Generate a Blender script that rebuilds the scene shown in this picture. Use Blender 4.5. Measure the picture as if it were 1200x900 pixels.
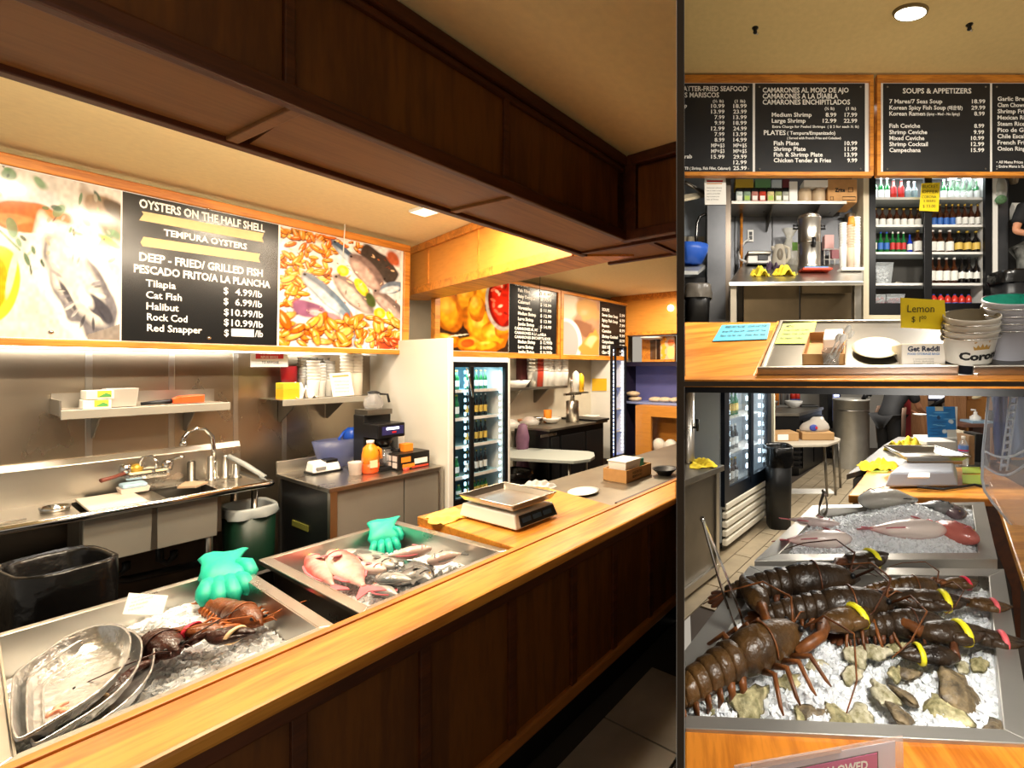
import bpy,math,random
import numpy as np
from mathutils import Vector,Matrix,Euler
for o in list(bpy.data.objects):bpy.data.objects.remove(o)
SC=bpy.context.scene;COL=SC.collection
PI=math.pi;R=math.radians
rnd=random.Random(7)
# ------------------------------------------------------------------ camera, world, lights, exposure
EYE=1.7;F=520.0;CX=797.5;CY=430.0
cd=bpy.data.cameras.new('camera');cam=bpy.data.objects.new('camera',cd);COL.objects.link(cam)
cd.sensor_width=36;cd.lens=F/1200*36;cd.shift_x=(600-CX)/1200;cd.shift_y=-(450-CY)/1200
cd.clip_start=0.02;cam.location=(0,0,EYE);cam.rotation_euler=(PI/2,0,0);SC.camera=cam
vs=SC.view_settings;SC.display_settings.display_device='sRGB'
vs.view_transform='Standard';vs.look='None';vs.gamma=1;vs.use_curve_mapping=False;vs.exposure=0.0
w=bpy.data.worlds.new('world');SC.world=w;w.use_nodes=True
w.node_tree.nodes['Background'].inputs[0].default_value=(1.0,0.88,0.72,1);w.node_tree.nodes['Background'].inputs[1].default_value=0.45
LM=Matrix.Rotation(R(60),4,'Z') # the left room: local x along its counter, local y away from the customers
WM=Matrix.Identity(4)
def light(kind,name,M,loc,power,col=(1,.86,.66),size=.3,aim=None,sy=None,cone=60,blend=.5):
 d=bpy.data.lights.new(name,kind);d.energy=power;d.color=col
 o=bpy.data.objects.new(name,d);COL.objects.link(o)
 p=M@Vector(loc);o.location=p
 q=(M@Vector(aim)-p)if aim is not None else Vector((0,0,-1))
 o.rotation_euler=q.to_track_quat('-Z','Y').to_euler()
 if kind=='AREA':
  d.size=size
  if sy:d.shape='RECTANGLE';d.size_y=sy
  else:d.shape='DISK'
 elif kind=='SPOT':d.spot_size=R(cone);d.spot_blend=blend;d.shadow_soft_size=size
 else:d.shadow_soft_size=size
 return o
WARM=(1,.84,.62);NEUT=(1,.93,.82)
# left room: downlights in the work-area ceiling, one customer-side spot on the menu board, strip under the board
light('AREA','downlight_area',LM,(0.25,3.0,2.80),38,WARM,.25)
light('AREA','downlight_area',LM,(1.25,3.0,2.80),42,WARM,.25)
light('AREA','downlight_area',LM,(0.75,2.3,2.80),36,WARM,.25)
light('AREA','downlight_area',LM,(1.75,2.5,2.80),26,WARM,.25)
light('AREA','downlight_area',LM,(3.4,3.2,2.78),66,WARM,.3)
light('AREA','downlight_area',LM,(4.8,3.4,2.78),70,WARM,.3)
for u_ in(.1,.9,1.7):light('AREA','hidden_ceiling_fill',LM,(u_,1.98,2.56),13,WARM,.5,(u_+.1,3.3,2.83),.08)  # unseen lights added behind the beam to brighten the ceiling
light('AREA','strip_area',LM,(1.05,4.36,1.86),14,NEUT,1.9,(1.05,4.6,1.3),.05)
light('SPOT','spot_lamp',LM,(0.97,-0.9,2.50),30,NEUT,.05,(0.446,4.12,2.2),None,26,.6)
light('AREA','customer_side_fill',LM,(2.0,0.4,2.75),42,WARM,.4)  # fill light added to lift the dark floor and counter front
# upper right room
light('AREA','upper_downlight',WM,(1.9,2.8,EYE+2.1),66,NEUT,.3,(1.9,3.2,EYE+.4))
light('AREA','upper_downlight',WM,(0.9,2.7,EYE+2.0),36,NEUT,.3,(1.3,3.6,EYE+.6))
light('AREA','upper_downlight',WM,(2.9,2.7,EYE+2.0),36,NEUT,.3,(3.0,3.6,EYE+.6))
light('AREA','upper_back_lamp',WM,(1.3,4.72,EYE+2.75),1.5,NEUT,1.4,(1.3,4.95,EYE+.9),.12)
light('AREA','upper_front_fill',WM,(1.0,.85,EYE+1.25),4,NEUT,.3,(1.05,1.7,EYE))  # unseen fill added near the camera for the upper counter and its sign
# lower right room
light('AREA','lower_unseen_light',WM,(0.55,0.78,EYE-.05),16,(1,.95,.86),.35,(0.45,1.15,EYE-.9))
light('AREA','lower_unseen_light',WM,(0.95,1.75,EYE-.062),9,(1,.96,.9),.3)  # extra unseen light added to whiten the ice in the fish tray
light('AREA','lower_unseen_light',WM,(1.1,2.9,EYE-.02),13,NEUT,.5)
light('AREA','lower_unseen_light',WM,(1.6,4.6,EYE+.28),50,NEUT,.6)
light('AREA','lower_unseen_light',WM,(3.0,6.2,EYE+.5),55,NEUT,.6)
# ------------------------------------------------------------------ rays through the measured picture, onto real planes
def ray(px,py):return(px-CX)/F,(CY-py)/F
S3,C3=math.sin(R(60)),math.cos(R(60))
def Wp(px,py,Y):
 a,b=ray(px,py);return Vector((a*Y,Y,EYE+b*Y))
def Lv(px,py,v):
 a,b=ray(px,py);Y=v/(C3-S3*a);return Vector(((C3*a+S3)*Y,v,EYE+b*Y))
def Lu(px,py,u):
 a,b=ray(px,py);Y=u/(C3*a+S3);return Vector((u,(C3-S3*a)*Y,EYE+b*Y))
def Lz(px,py,z):
 a,b=ray(px,py);Y=(z-EYE)/b;return Vector(((C3*a+S3)*Y,(C3-S3*a)*Y,z))
def Wz(px,py,z):
 a,b=ray(px,py);Y=(z-EYE)/b;return Vector((a*Y,Y,z))
# ------------------------------------------------------------------ materials
def lin(h):
 h=h.lstrip('#');c=[int(h[i:i+2],16)/255 for i in(0,2,4)]
 return tuple((x/12.92 if x<.04045 else((x+.055)/1.055)**2.4)for x in c)+(1,)
MATS={}
def mat(name,col='#888888',rough=.5,metal=0,var=.0,scale=8,stretch=(1,1,1),bump=0,spec=.5,emit=0,trans=0,alpha=1,ior=1.45,coat=0,attr=None,col2=None,bscale=None,rvar=0,sss=0):
 if name in MATS:return MATS[name]
 m=bpy.data.materials.new(name);m.use_nodes=True;nt=m.node_tree;b=nt.nodes['Principled BSDF'];N=nt.nodes.new;L=nt.links.new
 c=lin(col);b.inputs['Base Color'].default_value=c;b.inputs['Roughness'].default_value=rough;b.inputs['Metallic'].default_value=metal
 b.inputs['Specular IOR Level'].default_value=spec;b.inputs['IOR'].default_value=ior
 b.inputs['Transmission Weight'].default_value=trans;b.inputs['Alpha'].default_value=alpha;b.inputs['Coat Weight'].default_value=coat
 if sss:b.inputs['Subsurface Weight'].default_value=sss;b.inputs['Subsurface Radius'].default_value=(.01,.008,.006)
 if emit:b.inputs['Emission Color'].default_value=c;b.inputs['Emission Strength'].default_value=emit
 if attr:
  a=N('ShaderNodeAttribute');a.attribute_name=attr;L(a.outputs['Color'],b.inputs['Base Color'])
 if var or bump or col2 or rvar:
  tc=N('ShaderNodeTexCoord');mp=N('ShaderNodeMapping');L(tc.outputs['Object'],mp.inputs[0]);mp.inputs['Scale'].default_value=stretch
  no=N('ShaderNodeTexNoise');no.inputs['Scale'].default_value=scale;no.inputs['Detail'].default_value=5;L(mp.outputs[0],no.inputs[0])
  if(var or col2)and not attr:
   r=N('ShaderNodeValToRGB');L(no.outputs[0],r.inputs[0]);e=r.color_ramp.elements
   e[0].position=.3;e[1].position=.7
   if col2:e[0].color=lin(col2);e[1].color=c
   else:
    e[0].color=tuple(x*(1-var)for x in c[:3])+(1,);e[1].color=tuple(min(1,x*(1+var))for x in c[:3])+(1,)
   L(r.outputs[0],b.inputs['Base Color'])
  if rvar:
   mr=N('ShaderNodeMapRange');L(no.outputs[0],mr.inputs[0]);mr.inputs[3].default_value=max(.02,rough-rvar);mr.inputs[4].default_value=rough+rvar
   L(mr.outputs[0],b.inputs['Roughness'])
  if bump:
   n2=no
   if bscale:
    n2=N('ShaderNodeTexNoise');n2.inputs['Scale'].default_value=bscale;n2.inputs['Detail'].default_value=3;L(mp.outputs[0],n2.inputs[0])
   bp=N('ShaderNodeBump');bp.inputs['Strength'].default_value=bump;bp.inputs['Distance'].default_value=.01;L(n2.outputs[0],bp.inputs['Height']);L(bp.outputs[0],b.inputs['Normal'])
 MATS[name]=m;return m
def wood(name,c1,c2,rough=.35,axis='X',scale=6,coat=0,dist=3.0):
 if name in MATS:return MATS[name]
 m=bpy.data.materials.new(name);m.use_nodes=True;nt=m.node_tree;b=nt.nodes['Principled BSDF'];N=nt.nodes.new;L=nt.links.new
 tc=N('ShaderNodeTexCoord');mp=N('ShaderNodeMapping');L(tc.outputs['Object'],mp.inputs[0])
 mp.inputs['Scale'].default_value={'X':(.12,1,1),'Y':(1,.12,1),'Z':(1,1,.12)}[axis]
 n1=N('ShaderNodeTexNoise');n1.inputs['Scale'].default_value=scale;n1.inputs['Detail'].default_value=2;n1.inputs['Distortion'].default_value=1.2;L(mp.outputs[0],n1.inputs[0])
 mu=N('ShaderNodeMath');mu.operation='MULTIPLY';mu.inputs[1].default_value=dist*6;L(n1.outputs[0],mu.inputs[0])
 si=N('ShaderNodeMath');si.operation='SINE';L(mu.outputs[0],si.inputs[0])
 n2=N('ShaderNodeTexNoise');n2.inputs['Scale'].default_value=scale*14;n2.inputs['Detail'].default_value=4;L(mp.outputs[0],n2.inputs[0])
 ad=N('ShaderNodeMath');ad.operation='MULTIPLY_ADD';L(si.outputs[0],ad.inputs[0]);ad.inputs[1].default_value=.22;L(n2.outputs[0],ad.inputs[2])
 r=N('ShaderNodeValToRGB');L(ad.outputs[0],r.inputs[0]);e=r.color_ramp.elements;e[0].position=.2;e[1].position=.75;e[0].color=lin(c2);e[1].color=lin(c1)
 L(r.outputs[0],b.inputs['Base Color']);b.inputs['Roughness'].default_value=rough;b.inputs['Coat Weight'].default_value=coat;b.inputs['Coat Roughness'].default_value=.15
 MATS[name]=m;return m
# ------------------------------------------------------------------ mesh builder
class MB:
 def __init__(s):s.v=[];s.f=[];s.m=[];s.s=[]
 def add(s,vs,fs,m=0,smooth=False):
  n=len(s.v);s.v+=[Vector(x)for x in vs]
  for f in fs:s.f.append([i+n for i in f]);s.m.append(m);s.s.append(smooth)
  return s
 def box(s,x0,x1,y0,y1,z0,z1,m=0,M=None):
  vs=[Vector((x,y,z))for z in(z0,z1)for y in(y0,y1)for x in(x0,x1)]
  if M is not None:vs=[M@p for p in vs]
  return s.add(vs,[(0,2,3,1),(4,5,7,6),(0,1,5,4),(2,6,7,3),(0,4,6,2),(1,3,7,5)],m)
 def hexa(s,b,t,m=0): # bottom ring, top ring of the same count
  n=len(b);fs=[tuple(range(n))[::-1],tuple(range(n,2*n))]+[(i,(i+1)%n,n+(i+1)%n,n+i)for i in range(n)]
  return s.add(list(b)+list(t),fs,m)
 def prism(s,poly,z0,z1,m=0,M=None):
  b=[Vector((p[0],p[1],z0))for p in poly];t=[Vector((p[0],p[1],z1))for p in poly]
  if M is not None:b=[M@p for p in b];t=[M@p for p in t]
  return s.hexa(b,t,m)
 def loft(s,rings,m=0,smooth=True,caps=True,closed=False):
  k=len(rings[0]);n=len(rings);vs=[p for r in rings for p in r];fs=[]
  for j in range(n if closed else n-1):
   a,c=j*k,((j+1)%n)*k
   for i in range(k):fs.append((a+i,a+(i+1)%k,c+(i+1)%k,c+i))
  if caps and not closed:fs+=[tuple(range(k))[::-1],tuple(range((n-1)*k,n*k))]
  return s.add(vs,fs,m,smooth)
 def tube(s,pts,r,seg=8,m=0,closed=False,flat=1.0,caps=True):
  pts=[Vector(p)for p in pts];n=len(pts);rr=r if isinstance(r,(list,tuple))else[r]*n;rings=[];up=None
  for i,p in enumerate(pts):
   if closed:t=pts[(i+1)%n]-pts[i-1]
   else:t=pts[min(i+1,n-1)]-pts[max(i-1,0)]
   t=t.normalized()if t.length>1e-9 else Vector((0,0,1))
   if up is None:up=Vector((0,0,1))if abs(t.z)<.9 else Vector((1,0,0))
   a=up-t*up.dot(t);a=a.normalized()if a.length>1e-6 else t.orthogonal().normalized();up=a;b=t.cross(a)
   rings.append([p+(a*math.cos(q)*flat+b*math.sin(q))*rr[i]for q in(2*PI*k/seg for k in range(seg))])
  return s.loft(rings,m,True,caps,closed)
 def lathe(s,prof,c=(0,0,0),seg=16,m=0,M=None,sx=1,sy=1,smooth=True,caps=True):
  c=Vector(c);rings=[]
  for r,z in prof:
   g=[Vector((r*sx*math.cos(2*PI*k/seg),r*sy*math.sin(2*PI*k/seg),z))for k in range(seg)]
   rings.append([(M@p if M is not None else p)+c for p in g])
  return s.loft(rings,m,smooth,caps)
 def ell(s,c,rx,ry,rz,M=None,seg=12,rings=8,m=0):
  return s.lathe([(max(1e-4,math.sin(PI*i/rings)),-math.cos(PI*i/rings)*rz)for i in range(rings+1)],c,seg,m,M,rx,ry)
 def sheet(s,fn,nu,nv,m=0,smooth=True,th=0):
  vs=[Vector(fn(i/nu,j/nv))for j in range(nv+1)for i in range(nu+1)];k=nu+1
  fs=[(j*k+i,j*k+i+1,(j+1)*k+i+1,(j+1)*k+i)for j in range(nv)for i in range(nu)]
  if th:
   n=len(vs);vs2=[p-Vector((0,0,th))for p in vs];fb=[tuple(x+n for x in f[::-1])for f in fs]
   rim=[i for i in range(k)]+[j*k+nu for j in range(1,nv+1)]+[nv*k+i for i in range(nu-1,-1,-1)]+[j*k for j in range(nv-1,0,-1)]
   q=[(rim[i],n+rim[i],n+rim[(i+1)%len(rim)],rim[(i+1)%len(rim)])for i in range(len(rim))]
   return s.add(vs+vs2,fs+fb+q,m,smooth)
  return s.add(vs,fs,m,smooth)
 def mul(s,M):
  s.v=[M@p for p in s.v];return s
 def join(s,o,M=None):
  n=len(s.v);s.v+=[(M@p if M is not None else p.copy())for p in o.v];s.f+=[[i+n for i in f]for f in o.f];s.m+=o.m;s.s+=o.s;return s
GUT=4.5/F
def clip_mesh(me,Mw,mode):
 import bmesh
 bm=bmesh.new();bm.from_mesh(me);bm.transform(Mw)
 planes=[]
 if mode=='left':planes=[(Vector((0,0,0)),Vector((1,GUT,0)))]
 if mode in('up','low'):planes=[(Vector((0,0,0)),Vector((-1,GUT,0)))]
 for co,no in planes:
  no=no.normalized();co=co-no*.0008
  r=bmesh.ops.bisect_plane(bm,geom=bm.verts[:]+bm.edges[:]+bm.faces[:],plane_co=co,plane_no=no,clear_outer=True)
  ed=[g for g in r['geom_cut']if isinstance(g,bmesh.types.BMEdge)]
  if ed:
   try:bmesh.ops.holes_fill(bm,edges=ed,sides=0)
   except Exception:pass
 bm.transform(Mw.inverted());bm.to_mesh(me);bm.free()
def link(name,data,parent=None):
 o=bpy.data.objects.new(name,data);COL.objects.link(o)
 if parent is not None:o.parent=parent
 return o
def tag(o,label=None,cat=None,group=None,kind=None):
 if label:o['label']=label
 if cat:o['category']=cat
 if group:o['group']=group
 if kind:o['kind']=kind
 return o
def world_of(o):
 M=o.matrix_basis.copy()
 while o.parent is not None:o=o.parent;M=o.matrix_basis@M
 return M
def thing(name,label,cat,loc=(0,0,0),rz=0,M=WM,group=None,kind=None,rot=None):
 o=link(name,None);T=M@Matrix.Translation(Vector(loc))@(rot if rot is not None else Matrix.Rotation(rz,4,'Z'));o.matrix_basis=T;o.empty_display_size=.05
 return tag(o,label,cat,group,kind)
DEFCLIP=[None]
def part(name,mb,m,parent,M=None,label=None,bev=0,clip=None,kind=None,sub=0):
 clip=clip or DEFCLIP[0]
 """mesh part; M None: the builder's numbers are local to parent; else M is the room the numbers are in"""
 vs=mb.v
 if M is not None:
  T=world_of(parent).inverted()@M;vs=[T@p for p in vs]
 me=bpy.data.meshes.new(name);me.from_pydata([tuple(p)for p in vs],[],mb.f)
 for mm in(m if isinstance(m,(list,tuple))else[m]):me.materials.append(mm)
 me.polygons.foreach_set('material_index',mb.m);me.polygons.foreach_set('use_smooth',mb.s)
 if clip:clip_mesh(me,world_of(parent),clip)
 me.update()
 o=link(name,me,parent);tag(o,label,None,None,kind)
 if bev:
  b=o.modifiers.new('bevel','BEVEL');b.width=bev;b.segments=2;b.limit_method='ANGLE';b.angle_limit=R(40)
 if sub:
  b=o.modifiers.new('sub','SUBSURF');b.levels=sub;b.render_levels=sub
 return o
def solo(name,mb,m,label=None,cat=None,M=WM,group=None,kind=None,bev=0,clip=None,loc=None,rz=0,sub=0,rot=None):
 """a thing that is one mesh; numbers in room M (or local when loc is given); the origin goes to the base"""
 if loc is None:
  lo=Vector([min(p[i]for p in mb.v)for i in range(3)]);hi=Vector([max(p[i]for p in mb.v)for i in range(3)])
  loc=Vector(((lo.x+hi.x)/2,(lo.y+hi.y)/2,lo.z));mb=MB().join(mb,Matrix.Translation(-loc));rz=0
 T=M@Matrix.Translation(Vector(loc))@(rot if rot is not None else Matrix.Rotation(rz,4,'Z'))
 me=bpy.data.meshes.new(name);me.from_pydata([tuple(p)for p in mb.v],[],mb.f)
 for mm in(m if isinstance(m,(list,tuple))else[m]):me.materials.append(mm)
 me.polygons.foreach_set('material_index',mb.m);me.polygons.foreach_set('use_smooth',mb.s)
 if clip:clip_mesh(me,T,clip)
 me.update();o=link(name,me);o.matrix_basis=T;tag(o,label,cat,group,kind)
 if bev:
  b=o.modifiers.new('bevel','BEVEL');b.width=bev;b.segments=2;b.limit_method='ANGLE';b.angle_limit=R(40)
 if sub:
  b=o.modifiers.new('sub','SUBSURF');b.levels=sub;b.render_levels=sub
 return o
def copy_tree(o,parent=None):
 c=o.copy();COL.objects.link(c)
 if parent is not None:c.parent=parent
 for ch in[k for k in KIDS(o)]:copy_tree(ch,c)
 return c
def KIDS(o):return list(o.children)
def place(o,M,loc,rz=0,scale=(1,1,1),rot=None):
 o.matrix_basis=M@Matrix.Translation(Vector(loc))@(rot if rot is not None else Matrix.Rotation(rz,4,'Z'))@Matrix.Diagonal((*scale,1));return o
def rotx(a):return Matrix.Rotation(a,4,'X')
def roty(a):return Matrix.Rotation(a,4,'Y')
def rotz(a):return Matrix.Rotation(a,4,'Z')
def T3(*p):return Matrix.Translation(Vector(p if len(p)==3 else p[0]))
def frame_m(O,ex,ey):
 """matrix whose x,y axes follow ex, ey and z their normal"""
 x=Vector(ex).normalized();z=x.cross(Vector(ey)).normalized();y=z.cross(x)
 return Matrix.Translation(Vector(O))@Matrix((x,y,z)).transposed().to_4x4()
_TX={}
def text_mb(s,bold=.0):
 """flat letters in xy: cap height 1, starting at x=0"""
 k=(s,bold)
 if k not in _TX:
  cu=bpy.data.curves.new('letters','FONT');cu.body=s;cu.size=1;cu.resolution_u=2;cu.offset=bold;cu.fill_mode='FRONT'
  ob=bpy.data.objects.new('letters',cu);COL.objects.link(ob);bpy.context.view_layer.update()
  ev=ob.evaluated_get(bpy.context.evaluated_depsgraph_get());me=ev.to_mesh()
  vs=[tuple(x.co)for x in me.vertices];fs=[tuple(p.vertices)for p in me.polygons];ev.to_mesh_clear()
  bpy.data.objects.remove(ob);bpy.data.curves.remove(cu)
  if vs:
   x0=min(p[0]for p in vs)
   vs=[((p[0]-x0)/.729,p[1]/.729,0)for p in vs]
  _TX[k]=(vs,fs)
 return _TX[k]
def letters(s,parent,m,O,ex,ey,h,width=None,align='l',bold=.012,M=None,lift=.0012,name='lettering',label=None,th=0):
 """lettering lying on a plane: O start of the baseline, ex/ey reading and up directions in room M, h cap height"""
 vs,fs=text_mb(s,bold)
 if not vs:return None
 W0=max(p[0]for p in vs);sx=(width/W0)if width else h
 off={'l':0,'c':-W0*sx/2,'r':-W0*sx}[align]
 fm=frame_m(O,ex,ey)
 mb=MB();mb.add([fm@Vector((p[0]*sx+off,p[1]*h,lift))for p in vs],fs)
 return part(name,mb,m,parent,M,label)
# numpy painters for printed pictures
def nz(x,y,f,seed=0):
 rs=np.random.RandomState(seed);g=rs.rand(64,64);X=(x*f)%63;Y=(y*f)%63;i=X.astype(int);j=Y.astype(int);u=X-i;v=Y-j;u=u*u*(3-2*u);v=v*v*(3-2*v)
 return(g[i,j]*(1-u)+g[i+1,j]*u)*(1-v)+(g[i,j+1]*(1-u)+g[i+1,j+1]*u)*v
def paint(C,mask,col):
 c=np.array(col if not isinstance(col,str)else lin(col)[:3]);mask=np.clip(mask,0,1)[...,None];C[...]=C*(1-mask)+c*mask
def blob(x,y,cx,cy,rx,ry,ang=0,soft=.12,wob=0,seed=0):
 a=R(ang);dx,dy=x-cx,y-cy;u=(dx*math.cos(a)+dy*math.sin(a))/rx;v=(-dx*math.sin(a)+dy*math.cos(a))/ry
 d=np.sqrt(u*u+v*v)
 if wob:d=d+(nz(x,y,9,seed)-.5)*wob
 return np.clip((1-d)/soft,0,1)
def poster(name,parent,O,ex,ey,wd,ht,nx,ny,fn,m,M=None,lift=.001,clip=None):
 x,y=np.meshgrid(np.linspace(0,1,nx+1),np.linspace(0,1,ny+1));C=np.zeros(x.shape+(3,));fn(C,x,y,wd/ht)
 fm=frame_m(O,ex,ey);mb=MB();mb.sheet(lambda i,j:fm@Vector((i*wd,j*ht,lift)),nx,ny,smooth=False)
 T=(world_of(parent).inverted()@M)if M is not None else Matrix.Identity(4)
 me=bpy.data.meshes.new(name);me.from_pydata([tuple(T@p)for p in mb.v],[],mb.f);me.materials.append(m)
 ca=me.color_attributes.new('print','FLOAT_COLOR','POINT');A=np.ones((len(me.vertices),4),np.float32);A[:,:3]=np.clip(C,0,1).reshape(-1,3);ca.data.foreach_set('color',A.ravel())
 if clip:clip_mesh(me,world_of(parent),clip)
 return link(name,me,parent)
# ------------------------------------------------------------------ shared materials
STEEL=mat('brushed_steel','#c4bfb6',.3,1,var=.05,scale=5,rvar=.08)
STEELB=mat('wall_steel','#b8ab98',.3,1,var=.09,scale=2.2,stretch=(1,1,.5),rvar=.1,bump=.02)
STEELD=mat('dull_steel','#8d887f',.42,1,var=.2,scale=4,rvar=.1)
PANELS=mat('panel_steel','#aaa69c',.48,.6,var=.06,scale=4,rvar=.05)
CHROME=mat('chrome','#e2e2e0',.1,1)
OAK=wood('honey_oak','#e39c3e','#b87026',.32,'X',5,.3)
OAKF=wood('oak_frame','#d68a30','#ac661e',.4,'X',8)
OAKD=wood('dark_panel_wood','#74430f','#5a300a',.5,'Z',5)
OAKS=wood('soffit_wood','#8e5f2c','#7a4e20',.5,'X',5)
OAKM=wood('moulding_wood','#5e2e0e','#45200a',.45,'X',8)
ORANGEW=wood('orange_wood','#d08a36','#b87428',.45,'Y',3,0,.6)
WALLC=mat('cream_ceiling_paint','#f0dca6',.8,var=.04,scale=30)
WALLW=mat('white_wall_paint','#cfc8bb',.6,var=.03,scale=10)
BLACK=mat('black_plastic','#121214',.4)
BLACKM=mat('black_metal','#18181a',.35,.3)
WHITE=mat('white_plastic','#e9e7e2',.35)
WHITEM=mat('white_enamel','#e4e2dc',.25)
PAPER=mat('paper','#efece4',.8)
YELLOWP=mat('yellow_card','#f2d51c',.7,var=.05,scale=20)
CARD=mat('cardboard','#b98a55',.8,var=.1,scale=15)
BOARD=mat('black_board','#17181a',.22,var=.1,scale=6)
BOARDM=mat('matte_board','#1b1c1f',.45,var=.1,scale=6)
LETTER=mat('white_lettering','#f2f0ea',.6)
INK=mat('dark_ink','#1c1a18',.7)
GLASS=mat('clear_glass','#ffffff',.02,trans=1,alpha=.18)
PRINT=mat('printed_picture','#ffffff',.13,attr='print')
PRINTM=mat('matte_print','#ffffff',.5,attr='print')
LEDM=mat('led_white','#eaf4ff',.4,emit=5)
YCLOTH=mat('yellow_cloth','#eed53a',.9,var=.12,scale=25,bump=.3)
TEALG=mat('teal_rubber','#14b094',.5,var=.1,scale=20)
BAGB=mat('black_bag','#0b0a0a',.25,var=.2,scale=10,bump=.6,bscale=14)
PLASTIC=mat('cloudy_plastic','#e8e6e2',.3,trans=.5,alpha=.75)
ICE=mat('crushed_ice','#f4f7fa',.16,trans=.08,ior=1.31,var=.04,scale=60,bump=.4,bscale=90)
ICEB=mat('ice_bed','#eef2f5',.35,var=.08,scale=60,bump=.8,bscale=70)
# ------------------------------------------------------------------ the two partitions between the three rooms
PART=mat('partition_paint','#3a2e22',.8)
mb=MB();g=GUT
def wedge(Y0,Y1,z0,z1):return[Vector((-g*Y0,Y0,z0)),Vector((g*Y0,Y0,z0)),Vector((g*Y1,Y1,z0)),Vector((-g*Y1,Y1,z0))],[Vector((-g*Y0,Y0,z1)),Vector((g*Y0,Y0,z1)),Vector((g*Y1,Y1,z1)),Vector((-g*Y1,Y1,z1))]
mb.hexa(*wedge(.6,8.6,0,5.2))
solo('wall_partition',mb,PART,'dark upright partition between the long counter and the two rooms at right',None,kind='structure')
k0,k1=17/F,23/F
mb=MB();X1=2.2
def sl(Y,k):return EYE-k*Y
mb.hexa([Vector((g*.6,.6,sl(.6,k1))),Vector((.62,.6,sl(.6,k1))),Vector((X1*1.25,2.6,sl(2.6,k1))),Vector((g*2.6,2.6,sl(2.6,k1)))],[Vector((g*.6,.6,sl(.6,k0))),Vector((.62,.6,sl(.6,k0))),Vector((X1*1.25,2.6,sl(2.6,k0))),Vector((g*2.6,2.6,sl(2.6,k0)))])
solo('floor_upper',mb,PART,'dark sloping floor slab under the upper room counter',None,kind='structure')
# ================================================================== helpers shared by the three rooms
class Pl:
 """a plane in room M: measured picture points land on it"""
 def __init__(s,M,O,ex,ey):
  s.M=M;s.O=Vector(O);s.ex=Vector(ex).normalized();s.ey=Vector(ey).normalized();s.n=s.ex.cross(s.ey).normalized()
  s.mi=M.inverted();s.o=s.mi@Vector((0,0,EYE));s.r3=s.mi.to_3x3()
 def at(s,px,py):
  a,b=ray(px,py);d=s.r3@Vector((a,1,b));t=(s.O-s.o).dot(s.n)/d.dot(s.n);return s.o+d*t
 def text(s,parent,st,xl,yb,xr,cap,m=None,bold=.012,lift=.002):
  P=s.at(xl,yb);w_=(s.at(xr,yb)-P).dot(s.ex);h=(s.at(xl,yb-cap)-P).dot(s.ey)
  return letters(st,parent,m or LETTER,P,s.ex,s.ey,h,w_,'l',bold,s.M,lift)
 def quad(s,pts,th=.002,m=0,mb=None):
  mb=mb or MB();q=[s.at(*p)for p in pts];mb.hexa(q,[p+s.n*th for p in q],m);return mb
 def rect(s,x0,x1,y0,y1): # in-plane coordinates from O
  return[s.O+s.ex*x+s.ey*y for x,y in((x0,y0),(x1,y0),(x1,y1),(x0,y1))]
 def slab(s,x0,x1,y0,y1,z0,z1,m=0,mb=None):
  mb=mb or MB();q=s.rect(x0,x1,y0,y1);mb.hexa([p+s.n*z0 for p in q],[p+s.n*z1 for p in q],m);return mb
 def xy(s,px,py):
  d=s.at(px,py)-s.O;return d.dot(s.ex),d.dot(s.ey)
def bottle_mb(h=.24,r=.03,neck=.4,lab=(.18,.48),seg=8):
 mb=MB();z1=h*(1-neck)
 P=[(r*.9,0),(r,.01*h),(r,z1),(r*.42,z1+h*.16),(r*.36,h*.95)]
 mb.lathe(P,seg=seg,m=0);mb.lathe([(r*1.03,h*lab[0]),(r*1.03,h*lab[1])],seg=seg,m=1,caps=False)
 mb.lathe([(r*.42,h*.93),(r*.42,h)],seg=seg,m=2);return mb
def cup_stack(name,M,loc,r,h,m,label,cat='cups',n=6,group=None,flare=1.25,lidm=None):
 """nested cups: one thing a pile moves as, each lip a part"""
 t=thing(name,label,cat,loc,0,M,group)
 mb=MB();mb.lathe([(r,0),(r*flare,h*.45),(r*flare,h*.46)],seg=12);part('cup',mb,m,t)
 for k in range(1,n):
  z=h*(.46+.54*(k-1)/max(1,n-1));d=h*.54/max(1,n-1)
  q=MB();q.lathe([(r*flare*.93,z-d*.2),(r*flare*.99,z+d*.55),(r*flare*1.04,z+d*.6),(r*flare*1.04,z+d*.8),(r*flare*.9,z+d*.8)],seg=12);part('cup',q,m,t)
 return t
def box_mb(sx,sy,sz,z=0):return MB().box(-sx/2,sx/2,-sy/2,sy/2,z,z+sz)
def rock(mb,c,s,rr=rnd,m=0):
 """one broken ice lump of eight corners"""
 M=Euler((rr.random()*6,rr.random()*6,rr.random()*6)).to_matrix();vs=[]
 for z in(-1,1):
  for y in(-1,1):
   for x in(-1,1):vs.append(Vector(c)+M@Vector((x*s*rr.uniform(.35,1),y*s*rr.uniform(.35,1),z*s*rr.uniform(.35,.9))))
 mb.add(vs,[(0,2,3,1),(4,5,7,6),(0,1,5,4),(2,6,7,3),(0,4,6,2),(1,3,7,5)],m)
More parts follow.
